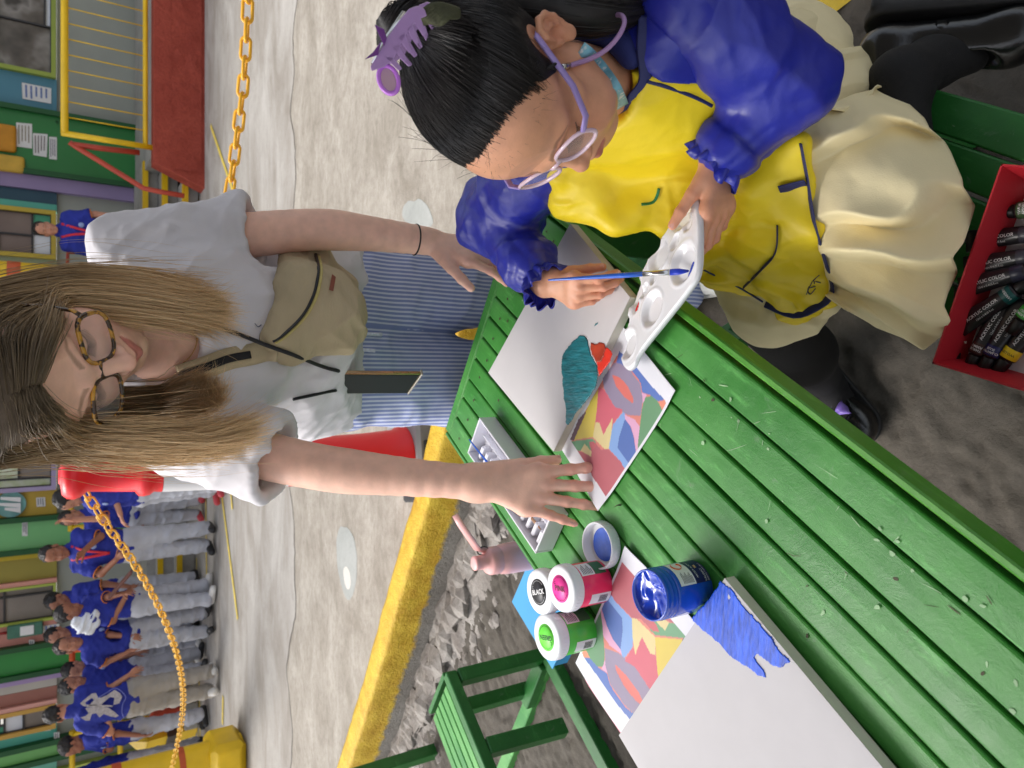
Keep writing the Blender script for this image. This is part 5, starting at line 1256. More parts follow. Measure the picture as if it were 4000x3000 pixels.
for j in range(nfl):                                  # short loose hairs
    a = unit(hairline(r_.uniform(-.75, .75)) + r_.randn(3) * .03); t0 = r_.rand() * .6; t = np.linspace(t0, t0 + r_.uniform(.08, .3), K_); d = slerp(a, bd, np.clip(t, 0, .95)); u_ = np.linspace(0, 1, K_)
    p = HC + d * HR * (1.05 + r_.uniform(.02, .14) * u_[:, None] ** 1.5); p += r_.randn(3) * .012 * u_[:, None] ** 2; ST.append(p)
nb = 420; nsoft = 1500
for j in range(nsoft):                                # fine soft roots in front of the hairline
    a = hairline(r_.uniform(-1, 1)); u0 = r_.rand() ** 2 * .13; a = unit(a - (bd - a) * u0 + r_.randn(3) * .02); t = np.linspace(0, .32, K_); d = slerp(a, bd, t); ST.append(HC + d * HR * (1.006 + .05 * t + .01 * r_.rand())[:, None])
for j in range(nb):                                   # baby hairs along the hairline and temples
    a = unit(hairline(r_.uniform(-.62, .62)) + r_.randn(3) * .03); u_ = np.linspace(0, 1, K_)[:, None]; dr = V(np.sign(a[0]) * .3 + r_.randn() * .5, .3 + r_.randn() * .4, -.4 + r_.randn() * .5)
    p = HC + a * HR * (1.0 + .02 * u_) + dr * (.018 * u_) * r_.rand(); ST.append(HC + (p - HC) * np.maximum(1, 1.005 / np.maximum(np.linalg.norm((p - HC) / HR, axis=1), .5))[:, None])
# bun: coils, and the tail that falls behind the neck
for j in range(700):
    a0 = r_.rand() * 6.28; rr = r_.uniform(.012, .034); t = np.linspace(0, 1, K_); aa = a0 + t * r_.uniform(2, 4.5); tilt = r_.randn() * .35
    R = frame(unit(bun - V(0, .0, .03)), (1, 0, 0)); q = np.stack((np.cos(aa) * rr, np.sin(aa) * rr * .8, np.sin(aa + tilt) * .012 + (.034 - rr) * .5), 1); ST.append(bun + V(0, -.012, .004) + q @ R.T)
ST = np.array(ST) * gs @ GR.T + GT
tail = []
tg = [spline([gl_(0, -.085, .115), gl_(.01, -.125, .06), at(1900, -40, t=.80), at(2200, -10, t=.79), at(2420, 10, t=.80), at(2560, -30, t=.84)], K_), spline([gl_(-.02, -.085, .11), gl_(-.02, -.115, .05), at(1900, 30, t=.79), at(2180, 75, t=.80), at(2350, 90, t=.82), at(2480, 40, t=.82)], K_)]
for j in range(900):
    w_ = r_.rand(); p = tg[0] * w_ + tg[1] * (1 - w_); u_ = np.linspace(0, 1, K_)[:, None]; p = p + r_.randn(3) * .010 * np.sin(u_ * pi * .9) + .004 * np.sin(u_ * r_.uniform(3, 7) + r_.rand() * 6); tail.append(p)
ST = np.concatenate((ST, np.array(tail))); n_ = len(ST)
R_ = np.full((n_, K_), .00043) * r_.uniform(.7, 1.35, (n_, 1)); R_[:, -4:] *= np.linspace(1, .5, 4); R_[:base_n, :5] *= np.linspace(.25, 1, 5); R_[base_n:base_n + nfl + nsoft + nb] *= .42; R_[base_n + nfl:base_n + nfl + nsoft] *= np.linspace(.3, 1.2, K_); R_[base_n + nfl + nsoft:base_n + nfl + nsoft + nb] *= np.linspace(1, .3, K_)
P, f = strands(ST, R_, 3); c = np.array(lin((30, 26, 26)))[None] * np.repeat(r_.uniform(.6, 1.6, n_), K_ * 3)[:, None]
M_hair_g = M('hair_black', attr=True, rough=.33, var=0, spec=.55)
blob_obj('hair', P, f, M_hair_g, girl, c)
v = Vol(V(-.11, -.16, -.1), V(.11, .13, .19), .004)
v.ell(HC, HR * .995, None, 0)
v.cut(HC + V(0, .080, .050), unit(V(0, 1, -.42)), .008)
for e_ in (-1, 1): v.ell(V(.085 * e_, -.012, -.01), V(.024, .034, .046), None, .012, 's')
v.cut(HC + V(0, 0, -.055), unit(V(0, .30, -1)), .012)
for e_ in (-1, 1): v.ell(V(.085 * e_, .062, -.004), V(.034, .040, .050), None, .012, 's')
v.ell(bun + V(0, -.006, .0), V(.030, .026, .026), None, .012)
P, f = v.mesh(1); blob_obj('hair_base', P * gs @ GR.T + GT, f, M('hair_root_black', lin((24, 20, 20)), .5, .3, 140), girl)
v = Vol(at(2100, 20, t=.82) - .36, at(2100, 20, t=.82) + .36, .006); v.chain([p * .5 + q * .5 for p, q in zip(tg[0], tg[1])], list(np.interp(np.linspace(0, 1, K_), [0, .15, .5, 1], [.018, .02, .026, .016])), .01); P, f = v.mesh(1); blob_obj('hair_base', P, f, M('hair_root_black'), girl)
# eyelashes
mb = MB()
for e_ in (-1, 1):
    for k in range(22):
        x = .019 + .025 * k / 21; z = -.0085 + 18 * (x - .031) ** 2; y = .0855 - 30 * max(x - .031, 0) ** 2 - .003 * abs(x - .031) / .012
        a = gl_(x * e_, y, z); b = gl_((x + .2 * (x - .031)) * e_, y + .007, z - .003); cpt = gl_((x + .35 * (x - .031)) * e_, y + .0115, z - .0015); mb.tube([a, b, cpt], [.0004, .0003, .00012], 4, caps=False)
mb.build('eyelashes', M('lash', (.008, .007, .007), .5), girl)
mb = MB()
for e_ in (-1, 1):
    for k in range(22):
        x = .019 + .025 * k / 21; z = -.0085 + 18 * (x - .031) ** 2; y = .0855 - 30 * max(x - .031, 0) ** 2 - .003 * abs(x - .031) / .012
        a = wl(x * e_, y, z); b = wl((x + .2 * (x - .031)) * e_, y + .006, z - .003); cpt = wl((x + .35 * (x - .031)) * e_, y + .009, z - .002); mb.tube([a, b, cpt], [.0004, .0003, .00012], 4, caps=False)
mb.build('eyelashes', M('lash_brown', (.03, .02, .014), .5), woman)
# olive hair tie
mb = MB(); r0 = at(1690, 50, t=.705)
for k in range(7): mb.tube(spline([at(1640 + 6 * k, 95 - 3 * k, t=.668), at(1665 + 9 * k, 40 + 8 * k, t=.655), at(1715 + 6 * k, 22 + 7 * k, t=.655), at(1790, 42 + 3 * k, t=.67)], 14), .0034, 6)
tag(mb.build('hair_tie', M('elastic_olive', lin((72, 74, 52)), .8, .25, 90, .5, 300), origin=r0), 'olive green fabric hair tie round the bun of the girl', 'hair tie')
# lilac claw clip
M_clip = M('clip_lilac', lin((196, 158, 218)), .12, .12, 12, coat=.6, trans=.15); M_clipd = M('clip_purple', lin((116, 60, 140)), .15, .1, coat=.6)
ck = thing('hair_claw_clip', 'lilac plastic claw clip with teeth gripping the bun of the girl', 'hair clip', at(1560, 200, t=.69))
def cp_(px, t): return [at(*p, t=t) for p in px]
band = [(1452, 278), (1446, 262), (1470, 222), (1510, 150), (1555, 85), (1598, 34), (1630, 22), (1658, 34), (1668, 62), (1640, 74), (1612, 100), (1585, 140), (1560, 190), (1540, 232), (1500, 262)]
def toothed(t, sh, mat):
    P = cp_([(x + sh, y - sh * .4) for x, y in band], t); mb = MB(); mb.prism(P, unit(ray(1560, 150)), .004)
    for (b0, b1, tip) in (((1640, 60), (1600, 60), (1660, 138)), ((1612, 90), (1578, 100), (1632, 172)), ((1580, 125), (1552, 145), (1606, 205)), ((1556, 168), (1528, 185), (1586, 238)), ((1530, 215), (1502, 225), (1566, 274))):
        q = cp_([(b0[0] + sh, b0[1] - sh * .4), (b1[0] + sh, b1[1] - sh * .4), (tip[0] + sh - 8, tip[1] + 4 - sh * .4), (tip[0] + sh + 6, tip[1] - 6 - sh * .4)], t); mb.prism([q[0], q[3], q[2], q[1]], unit(ray(1560, 150)), .0035)
    return mb.build('jaw', mat, ck, bevel=.0008)
toothed(.650, 0, M_clip); toothed(.700, 40, M_clip)
mb = MB(); mb.tube(cp_([(1470, 262), (1520, 165), (1590, 60)], .668), .006, 8); mb.build('hinge', M('chrome'), ck)
ov = [(1518 + 38 * cos(a) + 10 * sin(a), 312 + 54 * sin(a)) for a in np.arange(24) * 2 * pi / 24]
mb = MB(); mb.tube(cp_(ov, .655), .0022, 8, closed=True); mb.build('charm_rim', M('clip_bright', lin((196, 120, 226)), .1, .05, coat=.6), ck)
mb = MB(); mb.prism(cp_(ov, .655), unit(ray(1518, 312)), .002); mb.build('charm', M('clip_pink', lin((222, 186, 206)), .2, .05, trans=.3), ck)
for px in ([(1500, 180), (1462, 95), (1500, 112), (1512, 150)], [(1478, 215), (1424, 232), (1455, 205), (1490, 160)]):
    mb = MB(); mb.prism(cp_(px, .648), unit(ray(1480, 160)), .003); mb.build('wing', M_clipd, ck, bevel=.0006)
# girl's glasses, cord and neck lanyard
M_clear = M('frame_clear_pink', lin((244, 216, 234)), .12, .05, trans=.25, coat=.5); M_lil = M('temple_lilac', lin((168, 148, 214)), .3, .08, 20)
spectacles(lambda x, y, z: gl_(x, y, z), .000, .098, .0340, .0258, .0212, (M_clear, M_lil), .0027, (-.010, .020, 1.02), 'clear pink glasses with lilac temples worn by the girl', p=2.6, temple_r=(.0024, .0048))
cd = thing('glasses_cord', 'lavender glasses cord hooked to the temple of the girl and looping behind', 'cord', at(2300, 220, t=.76))
mb = MB(); mb.tube(spline(drape([(2205, 262), (2240, 252)], [T_gskin], .007, .77) + [at(2300, 232, t=.775), at(2360, 200, t=.772), at(2410, 150, t=.768), at(2438, 95, t=.77), at(2430, 62, t=.78), at(2395, 60, t=.80), at(2350, 80, t=.83)], 34), .0027, 8); mb.build('cord', M('cord_lavender', lin((176, 140, 190)), .5, .05), cd)
mb = MB(); mb.tube(drape([(2192, 264), (2225, 256)], [T_gskin], .007, .77), .0034, 8); mb.build('crimp', M('chrome'), cd)
mb = MB(); c0 = drape([(2150, 262)], [T_gskin], .006, .765)[0]; mb.tube([c0 + frame(at(2262, 487, t=.80) - at(2100, 130, t=.77)) @ V(cos(a) * .0062, sin(a) * .0062, 0) for a in np.arange(16) * 2 * pi / 16], .0018, 6, closed=True); mb.tube(drape([(2150, 264), (2180, 262), (2200, 264)], [T_gskin], .007, .76), .0026, 6); mb.build('loop', M('elastic_black'), cd)
lp = drape([(2268, 190), (2300, 215), (2350, 270), (2400, 345), (2432, 415)], [T_gskin], .004, .85)
G = []
q = spline(lp, 20); tt = np.gradient(q, axis=0)
for i in range(20):
    s_ = unit(np.cross(tt[i], ray(2340, 270))); G.append([q[i] + s_ * w_ for w_ in (-.0075, 0, .0075)])
mb = MB(); mb.sheet(G); o = mb.build('lanyard', M('lanyard_blue', lin((136, 196, 214)), .5, .04, col2=lin((222, 232, 236)), thr=.63, ts=110), origin=q[8], solid=.0012); tag(o, 'light blue patterned neck lanyard under the ear of the girl', 'lanyard')
# ================================================================ the green table and what lies on it
TE = V(.547, .837, 0); TN = V(.837, -.547, 0); TZ = .72
def ne(n, e, z=TZ): return TN * n + TE * e + V(0, 0, z)
RT = np.stack((TN, TE, V(0, 0, 1)), 1)
def green(name, c1, c2, chip, sc=1.):
    m, t, b = node_mat(name); N = t.nodes; L = t.links
    tc = N.new('ShaderNodeTexCoord'); oi = N.new('ShaderNodeObjectInfo'); ad = N.new('ShaderNodeVectorMath'); ad.operation = 'MULTIPLY_ADD'
    L.new(oi.outputs['Random'], ad.inputs[0]); ad.inputs[1].default_value = (31, 17, 5); L.new(tc.outputs['Object'], ad.inputs[2])
    mp = N.new('ShaderNodeMapping'); mp.inputs['Rotation'].default_value = (0, 0, -math.atan2(TE[1], TE[0])); L.new(ad.outputs[0], mp.inputs[0])
    st = N.new('ShaderNodeMapping'); st.inputs['Scale'].default_value = (.22, 1, 1); L.new(mp.outputs[0], st.inputs[0])
    def nz(v, s_, d=8, r=.65, dist=0.):
        n = N.new('ShaderNodeTexNoise'); n.inputs['Scale'].default_value = s_; n.inputs['Detail'].default_value = d; n.inputs['Roughness'].default_value = r; n.inputs['Distortion'].default_value = dist; L.new(v, n.inputs['Vector']); return n.outputs['Fac']
    def rg(v, a, c, x=0., y=1.):
        r = N.new('ShaderNodeMapRange'); r.clamp = True; L.new(v, r.inputs[0])
        for i, q in enumerate((a, c, x, y)): r.inputs[i + 1].default_value = q
        return r.outputs[0]
    def mix(f, a, c):
        x = N.new('ShaderNodeMix'); x.data_type = 'RGBA'
        for s_, v in ((x.inputs[0], f), (x.inputs[6], a), (x.inputs[7], c)):
            if hasattr(v, 'is_output'): L.new(v, s_)
            else: s_.default_value = (*v, 1) if isinstance(v, tuple) else v
        return x.outputs[2]
    n1 = nz(mp.outputs[0], 7 * sc, 6); n2 = nz(st.outputs[0], 60 * sc, 8, .7); n3 = nz(mp.outputs[0], 30 * sc, 10, .75, .8)
    c = mix(rg(n1, .35, .65), c1, c2); c = mix(rg(n2, .56, .72, 0, .5), c, tuple(min(1, q * 1.9 + .04) for q in c2))
    vo = N.new('ShaderNodeTexVoronoi'); vo.feature = 'DISTANCE_TO_EDGE'; vo.inputs['Scale'].default_value = 16 * sc; vo.inputs['Randomness'].default_value = 1
    ds = N.new('ShaderNodeVectorMath'); ds.operation = 'ADD'; L.new(mp.outputs[0], ds.inputs[0])
    c = mix(rg(n3, .672, .70), c, chip); c = mix(rg(n3, .60, .68, 0, .4), c, tuple(.55 * q + .45 * .35 for q in c2))
    n4 = nz(st.outputs[0], 24 * sc, 9, .8, 2.5); c = mix(rg(n4, .675, .69, 0, .6), c, (.38, .50, .36))
    L.new(c, b.inputs['Base Color']); b.inputs['Specular IOR Level'].default_value = .5
    L.new(rg(n1, .3, .7, .28, .48), b.inputs['Roughness'])
    h = N.new('ShaderNodeMath'); h.operation = 'MULTIPLY_ADD'; L.new(n2, h.inputs[0]); h.inputs[1].default_value = .28
    h2 = N.new('ShaderNodeMath'); h2.operation = 'MULTIPLY_ADD'; L.new(n3, h2.inputs[0]); h2.inputs[1].default_value = .8; L.new(rg(n3, .70, .735, 0, -.7), h2.inputs[2]); L.new(h2.outputs[0], h.inputs[2])
    bp = N.new('ShaderNodeBump'); bp.inputs['Strength'].default_value = .5; bp.inputs['Distance'].default_value = .002; L.new(h.outputs[0], bp.inputs['Height']); L.new(bp.outputs[0], b.inputs['Normal'])
    return m
M_gr = green('green_paint', lin((50, 124, 44)), lin((76, 148, 66)), lin((84, 70, 50)))
M_gr2 = green('green_paint_dark', lin((34, 100, 42)), lin((44, 118, 50)), lin((70, 58, 42)), .8)
table = thing('green_table', 'green painted slatted wooden table with chipped boards and paints on top', 'table', ne(-.575, .3, 0))
edges = [-.846, -.793, -.743, -.696, -.647, -.597, -.55, -.506, -.461, -.415, -.361, -.311]
E1, E0 = 1.075, -.62
def plank(n0, n1, e0, e1, z1, th, sag=0, seed=0):
    r_ = np.random.RandomState(seed); m_ = MB(); es = np.linspace(e0, e1, 26); g = .0019; rd = .003; rows = []
    w0 = (fbm(np.stack((es * 9, es * 0 + seed, es * 0), 1), 2) - .5) * .003; w1 = (fbm(np.stack((es * 9, es * 0 + seed + 9, es * 0), 1), 2) - .5) * .004
    dz = r_.uniform(-.0005, .0005)
    for i, e in enumerate(es):
        a, b = n0 + g + w0[i], n1 - g + w1[i]; z = z1 + dz
        rows.append([ne(a, e, z - th), ne(a, e, z - rd), ne(a + rd * .3, e, z - rd * .3), ne(a + rd, e, z), ne((a + b) / 2, e, z + .0004), ne(b - rd, e, z), ne(b - rd * .3, e, z - rd * .3), ne(b, e, z - rd), ne(b, e, z - th)])
    m_.sheet([q[::-1] for q in rows], False); nb_ = len(rows[0])
    m_.add(rows[0], [tuple(range(nb_))]); m_.add(rows[-1], [tuple(range(nb_))[::-1]]); m_.add([rows[0][0], rows[0][-1], rows[-1][-1], rows[-1][0]], [(0, 1, 2, 3)])
    return m_
for i in range(len(edges) - 1):
    plank(edges[i], edges[i + 1], E0, E1 + .012, TZ - .0005 * (i % 3), .022, seed=i + 1).build('plank', M_gr, table)
mb = MB(); mb.box(ne(-.5765, E1 + .026, TZ - .012), (.539, .026, .0235), RT, .004); mb.build('end_rail', M_gr, table)
M_gre = green('green_paint_edge', lin((70, 140, 44)), lin((84, 150, 52)), lin((88, 66, 44)))
mb = MB(); mb.box(ne(-.3015, .23, TZ - .020), (.010, E1 - E0 + .06, .038), RT, .003); mb.build('edge_strip', M_gre, table)
mb = MB(); mb.box(ne(-.8515, .23, TZ - .020), (.010, E1 - E0 + .06, .038), RT, .003); mb.build('edge_strip', M_gr, table)
for n_ in (-.80, -.35):
    mb = MB(); mb.box(ne(n_, .23, TZ - .059), (.035, 1.6, .07), RT, .004); mb.build('apron', M_gr2, table)
for e_ in (.98, -.5):
    mb = MB(); mb.box(ne(-.575, e_, TZ - .0585), (.41, .035, .07), RT, .004); mb.build('apron', M_gr2, table)
# chipped paint, scratches and screw heads on the boards (nobody could count them)
rs_ = np.random.RandomState(12); mb = MB()
for k in range(190):
    e_ = rs_.uniform(-.55, 1.05); n_ = -.33 + abs(rs_.randn()) * -.07 if k < 110 else rs_.uniform(-.83, -.33)
    i = max(j for j in range(11) if edges[j] <= n_); n_ = np.clip(n_, edges[i] + .006, edges[i + 1] - .006); long_ = rs_.rand() < .45
    a0 = rs_.rand() * 6.3; L_ = rs_.uniform(.004, .022) if long_ else rs_.uniform(.0012, .005); w_ = rs_.uniform(.0003, .0009) if long_ else L_ * rs_.uniform(.4, .9); P = []
    for t in np.arange(7) * 2 * pi / 7:
        q_ = V(cos(t) * L_ * rs_.uniform(.6, 1.1), sin(t) * w_ * rs_.uniform(.6, 1.2), 0); q_ = rotz(a0) @ q_; a_ = np.clip(n_ + q_[0], edges[i] + .0045, edges[i + 1] - .0045); P.append(ne(a_, e_ + q_[1], TZ + .0012))
    mb.mi = 0 if rs_.rand() < .62 else 1; mb.add(P, [tuple(range(7))])
for i in range(11):
    for e_ in (1.045, .965, -.48):
        c_ = ne((edges[i] + edges[i + 1]) / 2 + rs_.uniform(-.006, .006), e_ + rs_.uniform(-.005, .005), TZ + .0013); mb.mi = 1; mb.add([c_ + V(cos(t) * .0028, sin(t) * .0028, 0) for t in np.arange(8) * pi / 4], [tuple(range(8))])
o = mb.build('paint_chips', [M('chip_pale', lin((150, 186, 140)), .6, .2, 40), M('chip_dark', lin((70, 66, 44)), .7, .3, 40)], table); o['kind'] = 'stuff'
# crossed trestle legs and stretchers
for e_ in (.90, -.42):
    for s_ in (-1, 1):
        mb = MB(); mb.bar(ne(-.575 - .19 * s_, e_ + .018 * s_, .63), ne(-.575 + .24 * s_, e_ + .018 * s_, .004), .035, .06, TE, .003); mb.build('leg', M_gr2, table)
mb = MB(); mb.box(ne(-.575, .24, .34), (.05, 1.28, .06), RT, .004); mb.build('stretcher', M_gr2, table)
mb = MB(); mb.bar(at(2150, 842, z=.69), at(2530, 905, z=.35), .05, .03, (0, 0, 1), .003); mb.bar(at(2245, 860, z=.69), at(2610, 925, z=.40), .10, .012, (0, 0, 1), .003); mb.build('brace', M_gr2, table)
mb = MB(); mb.bar(at(2545, 905, z=.42), at(2440, 1090, z=.30), .045, .04, (0, 0, 1), .003); mb.build('brace', M_gr2, table)

# the bench the girl sits on
bench = thing('green_bench', 'green slatted bench carrying the seated girl and the red box of paint tubes', 'bench', ne(-.07, .3, 0))
for i in range(5):
    n0 = -.208 + .0545 * i; plank(n0, n0 + .0535, -.7, .90, .42, .02, seed=30 + i).build('slat', M_gr2, bench)
for e_ in (.80, -.5):
    mb = MB(); mb.box(ne(-.07, e_, .378), (.25, .04, .04), RT, .004); mb.build('crossbar', M_gr2, bench)
    for n_ in (-.17, .03): mb = MB(); mb.box(ne(n_, e_, .18), (.04, .04, .355), RT, .004); mb.build('leg', M_gr2, bench)
mb = MB(); mb.bar(at(2860, 1320, z=.22), at(3010, 1225, z=.06), .04, .045, (0, 0, 1), .003); mb.build('foot_rail', M_gr2, bench)

# second bench beyond the far left side
M_gr3 = green('green_paint_fresh', lin((50, 130, 58)), lin((96, 166, 84)), lin((58, 120, 50)), .35)
b2 = thing('green_bench', 'green slatted bench standing empty beside the yellow kerb', 'bench', V(-1.05, 1.95, 0))
P0 = V(-.899, 1.992, .40); ex = unit(V(-.194, -.241, 0)); nx = unit(V(-.167, .107, 0))
R2 = np.stack((nx, ex, V(0, 0, 1)), 1)
def q2(a, b, z): return P0 * V(1, 1, 0) + nx * a + ex * b + V(0, 0, z)
mb = MB(); mb.box(q2(.016, .45, .385), (.032, .90, .036), R2, .003); mb.build('seat_rail', M_gr2, b2)
for i in range(5):
    mb = MB(); mb.box(q2(.036 + .034 * i + .0155, .46, .391), (.029, .88, .02), R2, .002); mb.build('slat', M_gr3, b2)
mb = MB(); mb.box(q2(.12, -.008, .385), (.19, .016, .034), R2, .003); mb.build('seat_rail', M_gr2, b2)
for a, b in ((.016, .02), (.016, .62), (.19, .02), (.19, .62)):
    mb = MB(); mb.box(q2(a, b, .182), (.035, .045, .36), R2, .003); mb.build('leg', M_gr2, b2)
mb = MB(); mb.bar(q2(.016, .25, .365), q2(.0, .27, .10), .04, .05, ex, .003); mb.build('leg', M_gr2, b2)
for A, B, mt in ((at(2135, 2545, .03), at(2420, 3080, .03), M_gr2), (at(2150, 2570, .02), at(1950, 3060, .02), M_gr3), (at(2120, 2590, .045), at(2060, 2745, .045), M_gr2)):
    mb = MB(); mb.bar(A, B, .05, .04, (0, 0, 1), .003); mb.build('runner', mt, b2)
A = at(1735, 2884, z=.02); mb = MB(); mb.bar(V(A[0] - .1, A[1] + .1, .0), V(A[0] - .1, A[1] + .1, float(at(1310, 2990, Y=A[1] + .1)[2])), .05, .05, TE, .003); mb.build('post', M_gr2, b2)

# low stool behind the table edge, carrying the blue box and the pink bottle
st_ = thing('green_stool', 'low green stool mostly hidden behind the table edge', 'stool', ne(-1.04, .90, 0))
mb = MB(); mb.box(ne(-1.045, .90, .405), (.25, .32, .03), RT, .004); mb.build('seat', M_gr2, st_)
for n_ in (-1.14, -.95):
    for e_ in (.77, 1.03): mb = MB(); mb.box(ne(n_, e_, .195), (.035, .035, .388), RT, .003); mb.build('leg', M_gr2, st_)
bb = thing('blue_box', 'flat bright blue box sticking out beyond the table behind the jars', 'box', ne(-1.13, .865, .42))
Mbb = M('card_blue', lin((58, 150, 204)), .6, .04, 8, .05, 200)
mb = MB(); mb.box(ne(-1.135, .865, .442), (.30, .20, .042), RT, .003); mb.build('body', Mbb, bb)
mb = MB(); mb.box(ne(-1.135, .865, .4655), (.306, .206, .004), RT, .0015); mb.build('lid', Mbb, bb)
mb = MB(); mb.box(ne(-1.05, .80, .475), (.05, .03, .014), RT @ rotz(.5), .003); o = mb.build('eraser', M('eraser_red', lin((214, 50, 56)), .6, .05), origin=ne(-1.05, .80, .469)); tag(o, 'small red and white block lying on the blue box behind the jars', 'eraser')

# pink drinking bottle
pb = thing('water_bottle', 'pale pink water bottle with a flip handle behind the white box', 'bottle', ne(-1.06, 1.0, .42))
c = at(1890, 2195, z=.60); c = V(c[0], c[1], .42); Mpk = M('bottle_pink', lin((238, 178, 176)), .32, .03, 10, coat=.2)
mb = MB(); mb.lathe([(0, .001), (.034, .001), (.036, .006), (.036, .12), (.034, .135), (.030, .142)], c, None, 32); mb.build('body', Mpk, pb)
mb = MB(); mb.lathe([(.032, .143), (.0325, .15), (.032, .165), (.028, .172), (.017, .176), (.016, .20), (.0165, .202), (.0165, .206), (.012, .208), (0, .208)], c, None, 32); mb.build('cap', Mpk, pb)
mb = MB(); tp = c + V(.024, .008, .172); mb.tube([tp, tp + V(.006, .002, .02), at(1800, 2050, t=np.linalg.norm(tp - V(0, 0, CAMH)) * .86), at(1778, 2012, t=np.linalg.norm(tp - V(0, 0, CAMH)) * .86)], [(.009, .006), (.010, .005), (.009, .004), (.007, .003)], 10); mb.build('handle', Mpk, pb)
mb = MB(); c2 = tp + V(0, 0, .006); mb.tube([c2 + RT @ V(cos(a) * .013, .2 * sin(a) * .013, sin(a) * .013) for a in np.arange(20) * 2 * pi / 20], .0015, 6, closed=True); mb.build('ring', M('elastic_black'), pb)

# ---------------------------------------------------------------- jars of paint
M_lidw = M('lid_white', lin((232, 234, 238)), .38, .02, 30, spec=.4); M_prn = M('label_white', lin((230, 230, 230)), .5, .02)
def cylwarp(c, r, a0, zc, sx=1.):
    """text wrapped round a jar: reads with the jar on its side as the photograph shows"""
    return lambda u, v: c + V(cos(a0 + u / r) * r, sin(a0 + u / r) * r, zc + v)
def label_patch(c, r, a0, a1, z0, z1, mat, name, par, n=14):
    mb = MB(); A = np.linspace(a0, a1, n); mb.sheet([[c + V(cos(a) * r, sin(a) * r, z) for z in (z0, z1)] for a in A]); return mb.build(name, mat, par)
def ringtext(c, R_, body, size, rad, z, mat, par, a0):
    pass
def lettering(name, body, size, c, xd, yd, mat, par, **k): return text_mesh(name, body, size, c, xd, yd, mat, par, **k)
toC = lambda c: math.atan2(-c[1], -c[0])
def jar(lidpx, label, rgb, word, discrgb, inkrgb, ang, wscale=.0085, bold=.0, group=None, ser=False):
    p = at(*lidpx, z=.798); c = V(p[0], p[1], TZ + .001); e = thing('paint_jar', label, 'paint jar', c)
    mt = M('jar_' + word.lower(), lin(rgb), .3, .03, 12, coat=.3)
    mb = MB(); mb.lathe([(0, 0), (.031, 0), (.033, .002), (.033, .055), (.031, .058), (0, .058)], c, None, 40); mb.build('body', mt, e)
    mb = MB(); mb.lathe([(.0335, .057), (.0352, .0585), (.0356, .061), (.0356, .072), (.0346, .0755), (.033, .0768), (.030, .0772), (0, .0772)], c, None, 48)
    for k in range(40):
        a = 2 * pi * k / 40; 
        mb.box(c + V(cos(a) * .0356, sin(a) * .0356, .0655), (.0007, .0016, .010), rotz(a), 0)
    ld = mb.build('lid', M_lidw, e)
    mb = MB(); mb.lathe([(0, .0776), (.0205, .0776), (.0205, .0772)], c, None, 36); mb.build('lid_disc', M('disc_' + word.lower(), lin(discrgb), .4, .02), ld)
    mi = M('ink_' + word.lower(), lin(inkrgb), .5, 0)
    x = rotz(ang) @ V(1, 0, 0); y = rotz(ang) @ V(0, 1, 0)
    text_mesh('lettering', word, wscale, c + V(0, 0, .0778), x, y, mi, ld, bold=bold)
    mb = MB(); mb.tube([c + V(cos(a) * .0175, sin(a) * .0175, .0778) for a in np.linspace(ang + .6, ang + 2.4, 14)], .0003, 4); mb.tube([c + V(cos(a) * .0175, sin(a) * .0175, .0778) for a in np.linspace(ang - 2.6, ang - .4, 14)], .0003, 4); mb.tube([c + x * -.0125 + y * .008 + x * .0022 * cos(a) + y * .0022 * sin(a) + V(0, 0, .0778) for a in np.linspace(.8, 5.6, 12)], .0004, 4)
    mb.build('print', mi, ld)
    a = toC(c)
    lb = label_patch(c, .0333, a + .35, a + 1.15, .030, .055, M_prn, 'label', e); label_patch(c, .0333, a + .35, a + 1.15, .008, .0295, M('label_dark', lin((60, 110, 70)), .5, .1), 'label', e)
    label_patch(c, .0333, a - 1.15, a - .55, .004, .042, M_prn, 'label', e)
    mb = MB()
    for k in range(7):
        zz = .033 + .0028 * k; mb.sheet([[c + V(cos(t) * .0335, sin(t) * .0335, z_) for z_ in (zz, zz + .0012)] for t in np.linspace(a + .42, a + .7 + .4 * ((k * 37) % 10) / 10, 8)])
    for k in range(14):
        t0 = a - 1.05 + .03 * k; mb.sheet([[c + V(cos(t) * .0335, sin(t) * .0335, z_) for z_ in (.010, .026)] for t in (t0, t0 + .008 + .014 * ((k * 7) % 3) / 2)])
    mb.build('print', M('print_grey', lin((70, 70, 74)), .6, 0), lb)
    return c
jar((2104, 2313), 'paint jar with a black disc on its white lid standing behind the pink one', (40, 40, 44), 'BLACK', (38, 38, 42), (232, 232, 232), -1.25, .0105, .03)
jar((2189, 2300), 'neon pink paint jar with a pink disc on its white lid', (246, 48, 104), 'PINK', (248, 60, 160), (110, 10, 60), -1.45, .0115, .02)
jar((2134, 2490), 'bright green paint jar with a green disc on its white lid', (76, 196, 66), 'GREEN', (120, 246, 80), (20, 90, 20), 1.75, .0105, .02)
